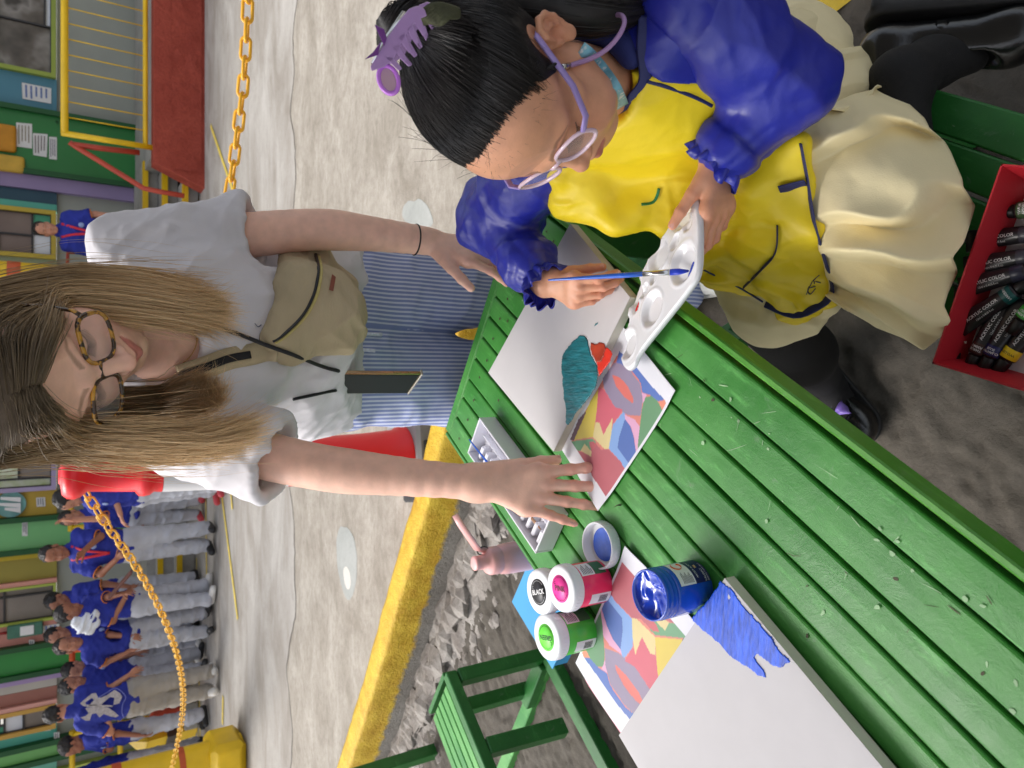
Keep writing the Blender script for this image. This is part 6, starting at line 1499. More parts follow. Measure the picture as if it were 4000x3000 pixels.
# open blue jar
p = at(2537, 2325, z=.806); c = V(p[0], p[1], TZ + .0025); bj = thing('paint_jar', 'open jar of blue paint with a ribbed neck standing on the print', 'paint jar', c)
M_bj = M('jar_blue', lin((20, 74, 190)), .16, .04, 12, coat=.5, spec=.6); M_bp = M('paint_blue_wet', lin((14, 62, 190)), .1, .1, 30, coat=.8)
mb = MB(); mb.lathe([(0, 0), (.030, 0), (.033, .003), (.033, .060), (.0325, .063), (.0315, .064), (.033, .0655), (.0332, .068), (.0318, .070), (.033, .072), (.0332, .0745), (.0315, .0765), (.0325, .079), (.0325, .0835), (.0315, .0845), (.0300, .0838), (.0298, .066)], c, None, 48); mb.build('body', M_bj, bj)
GX, GY = np.meshgrid(np.linspace(-1, 1, 41), np.linspace(-1, 1, 41), indexing='ij'); k_ = np.maximum(np.abs(GX), np.abs(GY)) / (np.hypot(GX, GY) + 1e-9); DX, DY = GX * k_ * .0298, GY * k_ * .0298
q = np.stack((DX, DY, 0 * DX), -1); zz = .0705 + .010 * (fbm(q * 60 + 2, 2) - .5) + .004 * (1 - np.abs(2 * fbm(q * 40 + 9, 2) - 1)) + .004 * (np.hypot(DX, DY) / .0298) ** 6
mb = MB(); mb.sheet(np.stack((DX, DY, zz), -1) + c); mb.build('paint', M_bp, bj)
a = toC(c); lb = label_patch(c, .0333, a + .05, a + 1.3, .030, .0575, M_prn, 'label', bj); lb2 = label_patch(c, .0333, a + .05, a + 1.3, .003, .0297, M('label_navy', lin((26, 26, 84)), .4, .03), 'label', bj)
mo = M('print_orange', lin((222, 110, 40)), .5, 0)
mb = MB(); mb.tube([c + V(cos(a + .95 + .20 * cos(t)) * .0335, sin(a + .95 + .20 * cos(t)) * .0335, .045 + .0075 * sin(t)) for t in np.linspace(.5, 5.6, 22)], [(.0016, .0003)] * 22, 6); mb.build('print', mo, lb)
mb = MB()
for k in range(9):
    z0 = .033 + .0021 * k; L_ = .18 + .22 * ((k * 37) % 10) / 10; mb.sheet([[c + V(cos(t) * .0335, sin(t) * .0335, z_) for z_ in (z0, z0 + .0009)] for t in np.linspace(a + .12, a + .22 + L_, 8)])
mb.build('print', M('print_grey'), lb)
for (wd, sz, zc, a_) in (('ARTIST ACRYLIC', .0042, .024, .72), ('VALIANT', .0046, .0115, .35), ('ACRYLIC PAINT 200 ml', .0028, .007, .5)):
    text_mesh('lettering', wd, sz, c, (1, 0, 0), (0, 1, 0), M('print_white', (.8, .8, .8), .5, 0), lb2, warp=(lambda a_, zc: (lambda u, v: c + V(cos(a + a_ + u / .0336) * .0336, sin(a + a_ + u / .0336) * .0336, zc + v)))(a_, zc))
mb = MB(); mb.tube([c + V(cos(a + .75 + t * .02) * .0336, sin(a + .75 + t * .02) * .0336, .018 + .002 * sin(t * 3)) for t in np.linspace(-4, 4, 14)], [(.0012, .0003)] * 14, 5); mb.build('print', M('print_gold', lin((226, 200, 140)), .5, 0), lb2)
# upturned lid smeared with blue
p = at(2340, 2130, z=.735); c = V(p[0], p[1], TZ + .001); ul = thing('jar_lid', 'upturned white jar lid smeared inside with blue paint', 'lid', c)
mb = MB(); mb.lathe([(0, 0), (.034, 0), (.036, .002), (.0362, .018), (.0355, .019), (.0342, .0188), (.0338, .006), (.0325, .003), (0, .003)], c, None, 48)
for k in range(44):
    a = 2 * pi * k / 44; mb.box(c + V(cos(a) * .0362, sin(a) * .0362, .009), (.0007, .0016, .013), rotz(a), 0)
mb.build('shell', M_lidw, ul)
zz = .0036 + .0022 * fbm(q * 60, 3); s_ = .0255 / .0298
mb = MB(); mb.sheet(np.stack((DX * s_, DY * s_, zz), -1) + c); mb.build('paint', M('paint_blue_smear', lin((32, 84, 196)), .4, .18, 50), ul)
# white plastic paint case with moulded slots, a brush across it
cw = thing('paint_case', 'long white plastic paint case with moulded slots under the hand of the woman', 'case', ne(-.74, .815, TZ))
Mwc = M('plastic_white', lin((226, 226, 234)), .35, .02, 20)
n0, n1, e0, e1, h_ = -.785, -.700, .676, .955, .036
for (a, b, cc, d) in ((n0, n0 + .004, e0, e1), (n1 - .004, n1, e0, e1), (n0 + .004, n1 - .004, e0, e0 + .004), (n0 + .004, n1 - .004, e1 - .004, e1)):
    mb = MB(); mb.box(ne((a + b) / 2, (cc + d) / 2, TZ + h_ / 2 + .001), (b - a, d - cc, h_), RT, .001); mb.build('wall', Mwc, cw)
mb = MB(); mb.box(ne((n0 + n1) / 2, (e0 + e1) / 2, TZ + .004), (n1 - n0 - .008, e1 - e0 - .008, .005), RT); fl = mb.build('tray', Mwc, cw)
mb = MB()
for k in range(13):
    mb = MB(); mb.box(ne(n0 + .022, e0 + .016 + .0195 * k, TZ + .017), (.028, .009, .022), RT, .003); mb.build('divider', Mwc, cw)
mb = MB(); mb.box(ne(n0 + .046, (e0 + e1) / 2, TZ + .012), (.003, e1 - e0 - .012, .014), RT, .001); mb.build('divider', Mwc, cw)
def brush(name, label, tail, tip, rgb, r=.0032, bristle=(30, 80, 170)):
    tail, tip = np.asarray(tail), np.asarray(tip); d = tip - tail; L_ = np.linalg.norm(d); d = d / L_; e = thing(name, label, 'paintbrush', tip)
    pt = lambda f: tail + d * L_ * f
    mb = MB(); mb.tube([pt(0), pt(.02), pt(.3), pt(.55), pt(.70)], [r * .3, r * .45, r * .75, r * 1.05, r * .95], 12); mb.build('handle', M('brush_blue', lin(rgb), .22, .05, coat=.5), e)
    mb = MB(); mb.tube([pt(.70), pt(.78), pt(.80), pt(.88)], [(r * 1.02, r * 1.02), (r * .98, r * .98), (r * 1.0, r * .85), (r * 1.25, r * .5)], 12, flat=(1, 0, 0)); mb.build('ferrule', M('chrome'), e)
    mb = MB(); mb.tube([pt(.88), pt(.94), pt(1.0)], [(r * 1.2, r * .5), (r * 1.15, r * .42), (r * .4, r * .1)], 10, flat=(1, 0, 0)); mb.build('bristles', M('bristle_%d' % bristle[0], lin(bristle), .4, .2, 90), e)
    return e
brush('paintbrush', 'blue paintbrush lying across the white paint case', at(1832, 1716, z=TZ + .045), at(2112, 2068, z=TZ + .024), (36, 98, 210), .0030, (160, 120, 90))

# ---------------------------------------------------------------- canvases
M_cv = M('canvas_white', lin((200, 197, 199)), .85, .015, 30, .25, 900, bdist=.0004); M_cve = M('canvas_edge', lin((206, 200, 186)), .85, .05, 40, .2, 500)
def inpoly(P, poly):
    x, y = P[..., 0], P[..., 1]; r = np.zeros(x.shape, bool); n = len(poly)
    for i in range(n):
        x1, y1 = poly[i]; x2, y2 = poly[(i + 1) % n]
        m = ((y1 > y) != (y2 > y)); r ^= m & (x < (x2 - x1) * (y - y1) / (y2 - y1 + 1e-12) + x1)
    return r
def toNE(px, z=TZ): p = at(*px, z=z); return (float(p @ TN), float(p @ TE))
def paint_patch(name, px, z, mat, par, h=.0011, step=.0013, ragged=.007, fq=45, streak=(1, .2)):
    po = np.array([toNE(p, z) for p in px]); lo, hi = po.min(0) - .012, po.max(0) + .012
    gx = np.arange(lo[0], hi[0], step); gy = np.arange(lo[1], hi[1], step); X, Y = np.meshgrid(gx, gy, indexing='ij'); q = np.stack((X, Y, 0 * X), -1)
    wob = np.stack((fbm(q * fq + 3, 4) - .5, fbm(q * fq + 17, 4) - .5), -1) * ragged * 2
    ins = inpoly(q[..., :2] + wob, po)
    f = ins[:-1, :-1] & ins[1:, :-1] & ins[:-1, 1:] & ins[1:, 1:]; ii, jj = np.nonzero(f); n = len(gy); a = ii * n + jj; F_ = np.stack((a, a + n, a + n + 1, a + 1), 1)
    u = X * streak[0] + Y * streak[1]; w_ = -X * streak[1] + Y * streak[0]; qq = np.stack((u * 30, w_ * 260, 0 * u), -1)
    H = h * (.4 + .28 * fbm(qq, 3) + .25 * fbm(qq * V(3, .5, 1) + 9, 3) + .6 * fbm(q * 38 + 5, 3))
    P = ne(0, 0, 0) + X[..., None] * TN + Y[..., None] * TE + np.stack((0 * X, 0 * X, z + H), -1)
    P = P.reshape(-1, 3); us = np.unique(F_); mp_ = np.zeros(len(P), int); mp_[us] = np.arange(len(us)); P = P[us]; F_ = mp_[F_]
    k_ = len(P)                                  # close the rim down to the canvas
    B = P.copy(); B[:, 2] = z - .0002
    ed = {}
    for q_ in F_:
        for i in range(4):
            e_ = (q_[i], q_[(i + 1) % 4]); ed[e_] = 1
    rim = [e_ for e_ in ed if (e_[1], e_[0]) not in ed]
    F2 = np.array([(a_, a_ + k_, b_ + k_, b_) for a_, b_ in rim])
    me = raw_mesh(name, np.concatenate((P, B)), np.concatenate((F_, F2)), True); return link(name, me, mat, par)
def canvas(label, pts, th, z0):
    """pts: four top corners in order"""
    z = z0 + th; T = [np.array([p[0], p[1], z]) for p in pts]; c = sum(T) / 4; e = thing('canvas', label, 'canvas', c - V(0, 0, th))
    mb = MB(); nn = np.cross(T[1] - T[0], T[2] - T[0])[2]; T_ = T if nn > 0 else T[::-1]
    n = 30; G = np.array([[(T_[0] * (1 - a) + T_[1] * a) * (1 - b) + (T_[3] * (1 - a) + T_[2] * a) * b for b in np.linspace(0, 1, n)] for a in np.linspace(0, 1, n)])
    A, Bb = np.meshgrid(np.linspace(0, 1, n), np.linspace(0, 1, n), indexing='ij'); G[..., 2] -= .0025 * (16 * A * (1 - A) * Bb * (1 - Bb)) ** .5 - .0025
    G[..., 2] -= .0025 * np.exp(-(np.minimum(np.minimum(A, 1 - A), np.minimum(Bb, 1 - Bb)) / .006) ** 2) * .6 + .0006
    mb.sheet(np.transpose(G, (1, 0, 2))[:, ::1][::-1] if False else G.transpose(1, 0, 2)); mb.build('face', M_cv, e)
    mb = MB(); k = 4
    for i in range(4):
        a, b = T_[i], T_[(i + 1) % 4]; dn = V(0, 0, -th); mb.add([a, b, b + dn, a + dn], [(0, 3, 2, 1)])
    mb.add([t_ - V(0, 0, th) for t_ in T_], [(3, 2, 1, 0)]); mb.build('edge', M_cve, e); return e, z
C1 = [at(1908, 1456, z=.739), at(2228, 874, z=.739), at(2462, 1162, z=.739), at(2163, 1764, z=.739)]
cv1, zc1 = canvas('white canvas with teal and red patches in front of the girl', C1, .0158, TZ + .0032)
zc = float(C1[0][2]) + .0005
M_teal = M('paint_teal', lin((24, 112, 122)), .3, .42, 34, .5, 60, coat=.1, stretch=(5, 1, 1), rot=-.35); M_ord = M('paint_red_brown', lin((168, 56, 30)), .35, .25, 60); M_red = M('paint_red', lin((216, 50, 34)), .3, .1, 40)
def z7(L_): return [(2000 + x * .603, 1000 + y * .603) for x, y in L_]
paint_patch('paint_patch', z7([(385, 545), (400, 525), (430, 515), (460, 520), (490, 560), (515, 640), (550, 720), (555, 780), (540, 850), (500, 920), (440, 1000), (380, 1090), (355, 1110), (345, 1090), (350, 1010), (340, 900), (335, 780), (320, 720), (325, 660), (360, 600)]), zc, M_teal, cv1, .0012, streak=(.3, 1))
paint_patch('paint_patch', z7([(600, 580), (630, 600), (645, 640), (635, 670), (600, 730), (560, 780), (545, 690), (560, 640)]), zc, M_red, cv1, .0006)
paint_patch('paint_patch', z7([(515, 570), (545, 575), (570, 550), (600, 555), (612, 600), (600, 650), (575, 690), (545, 700), (525, 650), (510, 610)]), zc + .0003, M_ord, cv1, .0012)
paint_patch('paint_patch', z7([(530, 460), (540, 435), (565, 425), (550, 445)]), zc, M_teal, cv1, .0003, .0008, .001)
C2 = [at(2832, 2258, z=.743), at(2418, 2872, z=.743)]
d2 = C2[1] - C2[0]; dn_ = np.array([-d2[1], d2[0], 0]); dn_ *= np.sign((at(3450, 3000, z=.743) - C2[0]) @ dn_); L2 = (at(3450, 3000, z=.743) - C2[0]); rdir = unit(L2 * V(1, 1, 0))
C2 = [C2[0], C2[1], C2[1] + rdir * .50, C2[0] + rdir * .50]
cv2, zc2 = canvas('white canvas with a blue painted corner at the near end of the table', C2, .0170, TZ + .006)
M_bl = M('paint_blue', lin((20, 84, 214)), .42, .38, 34, .5, 60, stretch=(1, 5, 1), rot=.5)
def zr3(L_): return [(2000 + x * .603, 2000 + y * .603) for x, y in L_]
paint_patch('paint_patch', zr3([(1345, 430), (1440, 540), (1540, 650), (1659, 790), (1790, 940), (1800, 980), (1740, 1000), (1659, 975), (1600, 940), (1585, 960), (1640, 1040), (1640, 1065), (1600, 1060), (1545, 1000), (1490, 965), (1400, 910), (1370, 880), (1330, 840), (1250, 780), (1180, 725), (1170, 700), (1240, 600)]), float(C2[0][2]) + .0008, M_bl, cv2, .0009, streak=(.8, .6))

# ---------------------------------------------------------------- printed sheets (the picture is flat print on curling paper)
ART = [((640, 1600), (1005, 965), (985, 930), (690, 620), (580, 800), (470, 1010), (385, 1200), (430, 1270)), (216, 118, 104),
 ((640, 1600), (755, 1425), (700, 1330), (620, 1250), (575, 1255), (540, 1210), (520, 1200), (495, 1215), (510, 1255), (512, 1290), (425, 1262), (520, 1420)), (182, 84, 96),
 ((722, 995), (650, 1090), (640, 1140), (622, 1245), (700, 1330), (755, 1425), (790, 1375), (680, 1240), (690, 1170), (725, 1055)), (120, 160, 222),
 ((725, 1055), (690, 1170), (680, 1240), (785, 1385), (797, 1270), (782, 1170), (760, 1105)), (66, 98, 176),
 ((722, 1028), (725, 1055), (765, 1110), (785, 1180), (800, 1290), (812, 1250), (820, 1110), (790, 1062)), (222, 160, 198),
 ((858, 915), (900, 905), (950, 945), (978, 1020), (803, 1325), (812, 1180), (832, 1000), (845, 940)), (88, 140, 96),
 ((940, 942), (985, 928), (1007, 965), (980, 1018)), (224, 128, 98),
 ((835, 885), (870, 900), (858, 918), (838, 960)), (222, 160, 198),
 ((690, 615), (668, 690), (760, 728), (828, 820), (837, 885), (890, 900), (945, 942), (988, 930), (900, 840), (800, 720)), (72, 104, 184),
 ((655, 690), (580, 790), (588, 860), (660, 980), (740, 1030), (825, 1036), (840, 930), (825, 830), (760, 740), (700, 698)), (138, 124, 154),
 ((640, 768), (668, 850), (718, 912), (776, 957), (778, 922), (742, 842), (692, 788)), (218, 98, 88),
 ((556, 850), (548, 900), (540, 1080), (590, 1165), (642, 1048), (650, 1088), (712, 995), (660, 980), (590, 866)), (208, 82, 102),
 ((540, 1078), (522, 1172), (600, 1252), (625, 1250), (640, 1150), (646, 1048), (590, 1158), (563, 1080)), (220, 200, 136),
 ((552, 858), (500, 950), (398, 1192), (524, 1172), (545, 1000)), (218, 192, 66),
 ((383, 1200), (520, 1184), (542, 1205), (512, 1255), (425, 1262)), (92, 152, 106), ((470, 1215), (445, 1262), (512, 1300), (515, 1268)), (220, 200, 136), ((500, 1205), (530, 1200), (548, 1225), (520, 1262), (505, 1240)), (196, 84, 92),
 ((472, 1008), (430, 1060), (375, 1190), (400, 1195), (478, 1015)), (98, 68, 84)]
O1 = np.array(toNE((2345, 1995), .724)); A1 = np.array(toNE((2645, 1525), .724)) - O1; LS = float(np.linalg.norm(A1)); A1 /= LS; B1 = np.array((-A1[1], A1[0])); B1 *= np.sign(B1[1])
PW, PH = LS, .185
art_l = []
for i in range(0, len(ART), 2):
    q_ = [np.array(toNE(p, .724)) - O1 for p in z7(ART[i])]; art_l.append((np.array([(p @ A1, p @ B1) for p in q_]), ART[i + 1]))
M_print = M('print_paper', attr=True, rough=.45, var=.015, vs=60)
def print_sheet(name, label, O, A, B, curl, nu=190, nv=150, z0=TZ + .0026, ts=1.):
    U, W_ = np.meshgrid(np.linspace(0, PW, nu), np.linspace(0, PH, nv), indexing='ij'); q = np.stack((U, W_), -1); c = np.tile(np.array(lin((222, 222, 230))), (nu, nv, 1))
    for po, rgb in art_l: c[inpoly(q, po * V(1, ts))] = lin(tuple(.86 * k + .14 * 190 for k in rgb))
    wht = (U < .006) | (W_ < .004); c[wht] = lin((222, 222, 230))
    P = O[0] * TN + O[1] * TE + U[..., None] * (A[0] * TN + A[1] * TE) + W_[..., None] * (B[0] * TN + B[1] * TE); P[..., 2] = z0 + curl(U / PW, W_ / PH)
    a_ = (np.arange(nu - 1)[:, None] * nv + np.arange(nv - 1)).ravel(); F_ = np.stack((a_, a_ + nv, a_ + nv + 1, a_ + 1), 1); P = P.reshape(-1, 3)
    n_ = np.cross(P[nv] - P[0], P[1] - P[0])[2]; F_ = F_ if n_ > 0 else F_[:, ::-1]
    o_ = P.mean(0); me = raw_mesh(name, P - o_, F_, True, None, c.reshape(-1, 3)); o = link(name, me, M_print); o.location = tuple(o_); sd_ = o.modifiers.new('solid', 'SOLIDIFY'); sd_.thickness = .0003; sd_.offset = 1
    return tag(o, label, 'print')
print_sheet('printed_picture', 'printed abstract picture held under the fingers of the woman', O1, A1, B1, lambda u, v: .006 * np.exp(-((u / .12) ** 2 + (v / .3) ** 2)) + .004 * np.exp(-(((1 - u) / .1) ** 2 + (v / .3) ** 2)) + .0012 * np.sin(u * 7))
O2 = np.array(toNE((2450, 2130), .724)); A2 = np.array(toNE((2262, 2556), .724)) - O2; A2 /= np.linalg.norm(A2); B2 = np.array((-A2[1], A2[0])); B2 *= -np.sign(B2[1])
print_sheet('printed_picture', 'printed abstract picture under the open blue jar, curling at the table edge', O2, A2, B2, lambda u, v: .010 * np.exp(-((v - .05) / .16) ** 2) * np.clip(u * 1.6 - .5, 0, 1) * 0 + .016 * np.clip(u - .72, 0, 1) * np.sin(np.clip(v * 3.2, 0, pi)) + .005 * np.exp(-(u / .10) ** 2 - (v / .2) ** 2) + .001, ts=1.25)
pt_ = thing('pink_tray', 'shallow pink tray sticking out beneath the curling print', 'tray', ne(-.85, .42, TZ)); Mpt = M('tray_pink', lin((222, 120, 146)), .35, .04)
a0 = at(2285, 2640, z=TZ - .012); a1 = at(2425, 2845, z=TZ - .012); u_ = unit(a1 - a0); v_ = unit(np.cross((0, 0, 1), u_)); v_ = v_ * np.sign(v_ @ TN); cn = [a0 + v_ * .012 - u_ * .02, a0 + u_ * .012, a1 + u_ * .06, a1 + u_ * .06 + v_ * .012, a0 - u_ * .01 + v_ * .012]
mb = MB(); mb.tube(resample(cn + [cn[0]], .01), .0045, 8, closed=False); mb.build('rim', Mpt, pt_)
mb = MB(); mb.prism([p - V(0, 0, .0035) for p in cn], (0, 0, 1), .002); mb.build('base', M('tray_cream', lin((232, 206, 190)), .5, .04), pt_)

# ---------------------------------------------------------------- palette in the hand of the girl
A = at(2714, 762, t=.930); B = at(2441, 1440, t=1.035); pl = unit(B - A); hw = unit(np.cross((0, 0, 1), pl)); hw = hw * -np.sign(hw[1]); tl = radians(10); pw = hw * cos(tl) + V(0, 0, 1) * sin(tl); pw = unit(pw - pl * (pw @ pl)); pn = np.cross(pl, pw); pn = pn * np.sign(pn[2])
def onpal(px):
    r = ray(*px); O_ = V(0, 0, CAMH); q = O_ + r * (((A - O_) @ pn) / (r @ pn)) - A; return np.array((q @ pl, q @ pw))
ol = np.array([onpal(p) for p in ((2711, 754), (2728, 822), (2733, 952), (2724, 1071), (2682, 1142), (2590, 1260), (2500, 1374), (2471, 1432), (2441, 1446), (2424, 1408), (2437, 1311), (2462, 1172), (2513, 1045), (2597, 906), (2698, 763))])
ol = spline(np.concatenate((ol, np.zeros((len(ol), 1))), 1)[list(range(len(ol))) + [0]], 160)[:-1, :2]
for _ in range(3): ol = (ol + np.roll(ol, 1, 0) + np.roll(ol, -1, 0)) / 3
oc = ol.mean(0); nr = 60; rr = np.linspace(0, 1, nr)[:, None, None]; UW = oc + (ol[None] - oc) * rr; U, Wn = UW[..., 0], UW[..., 1]
wells = []
for (cx_, cy_), (ax_, ay_), k_ in (((2660, 834), (2690, 930), .026), ((2572, 1003), (2560, 1090), .026), ((2479, 1145), (2470, 1215), .024), ((2669, 1030), (2620, 1140), .030), ((2547, 1206), (2500, 1290), .028), ((2455, 1345), (2440, 1420), .024)):
    wells.append((*onpal((cx_, cy_)), k_, k_ * .80, .0075))
for px_ in ((2688, 872), (2638, 945), (2597, 1010), (2556, 1080), (2518, 1135), (2485, 1195), (2447, 1262)): wells.append((*onpal(px_), .0135, .0075, .0045))
H = np.zeros_like(U)
for (u0, w0, ru, rw, dp) in wells:
    r = np.sqrt(((U - u0) / ru) ** 2 + ((Wn - w0) / rw) ** 2); H -= dp * np.clip(1 - np.clip((r - .62) / .38, 0, 1) ** 2 * (3 - 2 * np.clip((r - .62) / .38, 0, 1)), 0, 1); H += .0010 * np.exp(-((r - 1.04) / .08) ** 2)
H -= .007 * np.clip((rr[..., 0] - .955) / .045, 0, 1) ** 2
P = A + U[..., None] * pl + Wn[..., None] * pw + H[..., None] * pn
P = np.concatenate((P, P[:, :1]), 1)
M_pal = M('palette_plastic', lin((244, 244, 248)), .16, .01, trans=.15, coat=.5, spec=.6)
pal = thing('paint_palette', 'white plastic palette with oval wells held over the table edge', 'palette', P.mean((0, 1)))
mb = MB(); mb.sheet(P); mb.build('tray', M_pal, pal, solid=.0011)
def pal_pt(u, w_, h_): return A + pl * u + pw * w_ + pn * h_
def pool(u, w_, ru, rw, h_, mat, name='paint', seed=0):
    mb = MB(); n = 22; rings = []
    for k, f in enumerate((1., .85, .6, .3, .02)):
        rings.append([pal_pt(u + ru * f * cos(t) * (1 + .3 * sin(t * 3 + seed)), w_ + rw * f * sin(t) * (1 + .2 * sin(t * 2 + seed)), h_ + .0022 * (1 - f * f)) for t in np.linspace(0, 2 * pi, n)])
    mb.sheet(rings); return mb.build(name, mat, pal)
bp_ = onpal((2692, 1062)); rp_ = onpal((2482, 1200)); pp_ = onpal((2455, 1266))
pool(bp_[0], bp_[1], .017, .010, -.0060, M('paint_blue_wet'), seed=1.); pool(rp_[0], rp_[1], .011, .0055, -.0046, M('paint_red_wet', lin((206, 24, 22)), .12, .05, coat=.6), seed=2.); pool(pp_[0], pp_[1], .004, .002, -.003, M('paint_plum', lin((90, 20, 60)), .2, .1), seed=3.)
tip = pal_pt(bp_[0], bp_[1] - .004, -.002)
brush('paintbrush', 'blue paintbrush held by the girl and dipped in blue paint on the palette', at(2142, 1094, t=1.04), tip, (30, 92, 206), .0036, (24, 56, 190))

# ---------------------------------------------------------------- red box of paint tubes
RA, RB, RC = at(3640, 1420, z=.482), at(3910, 640, z=.482), at(4000, 1542, z=.482)
u_ = unit(RB - RA); v_ = unit((RC - RA) - u_ * ((RC - RA) @ u_)); LU = float(np.linalg.norm(RB - RA)); LV = .20; RU = np.stack((u_, v_, np.cross(u_, v_)), 1)
rb = thing('red_box', 'open red cardboard box full of black paint tubes on the bench', 'box', RA * V(1, 1, 0) + u_ * LU / 2 + v_ * LV / 2 + V(0, 0, .421))
Mrc = M('card_red', lin((176, 30, 42)), .5, .05, 20, .1, 300); Mri = M('card_red_inside', lin((150, 26, 36)), .6, .06, 20)
def rbp(a, b, z): return RA * V(1, 1, 0) + u_ * a + v_ * b + V(0, 0, z)
sl_ = .012
for (p0, p1, d) in (((0, 0), (LU, 0), (0, 1)), ((0, 0), (0, LV), (1, 0)), ((LU, 0), (LU, LV), (-1, 0)), ((0, LV), (LU, LV), (0, -1))):
    a, b = rbp(*p0, .482), rbp(*p1, .482); inn = u_ * d[0] + v_ * d[1]; mb = MB()
    a2, b2 = a + inn * sl_ - V(0, 0, .058), b + inn * sl_ - V(0, 0, .058); t3 = inn * .0022
    mb.add([a, b, b2, a2, a + t3, b + t3, b2 + t3, a2 + t3], [(0, 1, 2, 3), (7, 6, 5, 4), (0, 4, 5, 1), (3, 2, 6, 7), (0, 3, 7, 4), (1, 5, 6, 2)]); mb.build('side', Mrc, rb)
mb = MB(); mb.box(rbp(LU / 2, LV / 2, .4255), (LU - 2 * sl_, LV - 2 * sl_, .003), RU); mb.build('base', M('card_white', lin((214, 212, 214)), .7, .03), rb)
M_tb = M('tube_black', lin((30, 29, 32)), .34, .1, 40, .15, 90, coat=.15); M_tc = M('tube_cap', lin((16, 16, 17)), .4, .1); M_tt = M('print_white')
def paint_tube(label, cap, tail, band, name_txt, z=.440, r=.0105, flip=False, txt=True, dark=False, lift=0.):
    c0 = at(*cap, z=z + lift); c1 = at(*tail, z=z + lift); d = unit(c1 - c0); s_ = unit(np.cross((0, 0, 1), d)); L_ = .098; e = thing('paint_tube', label, 'paint tube', c0)
    up_ = np.cross(d, s_); pt = lambda x, s=0, h=0: c0 + d * x + s_ * s + up_ * h
    mb = MB(); mb.tube([pt(-.001), pt(0), pt(.017), pt(.019)], [.0068, .0078, .0086, .008], 20); mb.build('cap', M_tc, e)
    prof = [(.019, r * .9, r * .9), (.021, r, r), (.036, r * 1.02, r), (.055, r * 1.1, r * .85), (.075, r * 1.25, r * .5), (.09, r * 1.35, r * .16), (L_, r * 1.36, r * .12)]
    mb = MB(); mb.tube([pt(x) for x, *_ in prof], [(a, b) for _, a, b in prof], 24, flat=s_); mb.build('body', M_tb, e)
    mb = MB(); mb.tube([pt(x) for x in (.0215, .022, .0345, .035)], [(r * 1.005, r * 1.005), (r * 1.03, r * 1.03), (r * 1.045, r * 1.03), (r * 1.03, r * 1.01)], 24, flat=s_, caps=False); bn = mb.build('band', M('band_%d_%d_%d' % band, lin(band), .35, .04), e)
    def wr(off):
        def f_(u, v):
            x = off - u * (1 if flip else -1); w_ = np.interp(x, [p[0] for p in prof], [p[1] for p in prof]); h_ = np.interp(x, [p[0] for p in prof], [p[2] for p in prof]); vv = -v * (1 if flip else -1)
            return pt(x, vv, h_ * max(1 - (vv / w_) ** 2, .02) ** .5 + .0004)
        return f_
    if txt:
        text_mesh('lettering', 'ACRYLIC COLOR', .0058, c0, d, s_, M_tt, e, warp=wr(.062), bold=.012); w2 = wr(.062)
        text_mesh('lettering', '12ml e 0.4US fl.oz', .0034, c0, d, s_, M_tt, e, warp=lambda u, v: w2(u, v - .0066))
    if name_txt:
        def wb(u, v):
            vv = u * (1 if flip else -1); return pt(.028 + v * (1 if flip else -1), vv, r * 1.05 * max(1 - (vv / (r * 1.06)) ** 2, .02) ** .5)
        text_mesh('lettering', name_txt, .0042, c0, s_, d, M_tt if not dark else M('print_black', (.02, .02, .02), .5, 0), bn, warp=wb, bold=.01)
    return e
paint_tube('paint tube with a burnt green band, uppermost along the red box', (3905, 832), (4060, 812), (66, 92, 60), 'BURNT\nSIENNA')
paint_tube('black paint tube lying crosswise, second along the box from the burnt one', (4120, 900), (3925, 925), (60, 60, 70), None, flip=True)
paint_tube('black paint tube lying crosswise, third along the box from the burnt one', (4110, 985), (3852, 1030), (60, 60, 70), None, flip=True, lift=.006)
paint_tube('black paint tube with its crimped tail nearest the skirt hem', (4085, 1040), (3812, 1110), (40, 40, 60), None, flip=True, lift=.010)
paint_tube('paint tube with a dark teal viridian band leaning on the others', (4030, 1095), (3770, 1262), (22, 84, 82), 'VIRIDIAN', flip=True, lift=.008)
paint_tube('small paint tube with an ultramarine blue band beside the box side', (3722, 1415), (3752, 1230), (28, 44, 170), 'ULTRAMARINE', r=.0095)
paint_tube('paint tube with a dark brown burnt umber band', (3785, 1436), (3925, 1190), (64, 40, 36), 'BURNT\nUMBER', lift=.002)
paint_tube('paint tube with a dark phthalo blue band', (3838, 1446), (3990, 1185), (32, 36, 90), 'PHTHALO\nBLUE', lift=.003)
paint_tube('paint tube with a bright yellow band', (3893, 1452), (4060, 1240), (238, 206, 30), 'YELLOW', dark=True)
paint_tube('paint tube with a bright emerald green band', (3950, 1300), (4100, 1130), (62, 168, 60), 'EMERALD\nGREEN', lift=.009)

# ---------------------------------------------------------------- bag and phone carried by the woman
M_bag = M('bag_canvas', lin((184, 168, 136)), .85, .05, 12, .5, 260, stretch=(1, 1, 3), bdist=.0015, crumple=.25, cs=9)
bg_ = thing('sling_bag', 'beige corduroy sling bag with a black and yellow zip worn across the t-shirt', 'bag', at(1250, 1170, t=1.34))
op = [(1052, 1345), (1090, 1250), (1118, 1165), (1118, 1070), (1130, 975), (1245, 985), (1345, 1095), (1392, 1190), (1398, 1250), (1386, 1310), (1345, 1348), (1110, 1392)]
tb_ = lambda y: 1.375 + (y - 1180) * -.00022
WT_ = [T_tee, T_trs]; pts = drape(op, WT_, .018, 1.40); cc = drape([(1250, 1190)], WT_, .038, 1.36)[0]
v = Vol(np.min(pts, 0) - .09, np.max(pts, 0) + .09, .003)
for i in range(len(pts)):
    a, b = pts[i], pts[(i + 1) % len(pts)]; v.tri(cc, cc * .12 + a * .88, cc * .12 + b * .88, .016, .03)
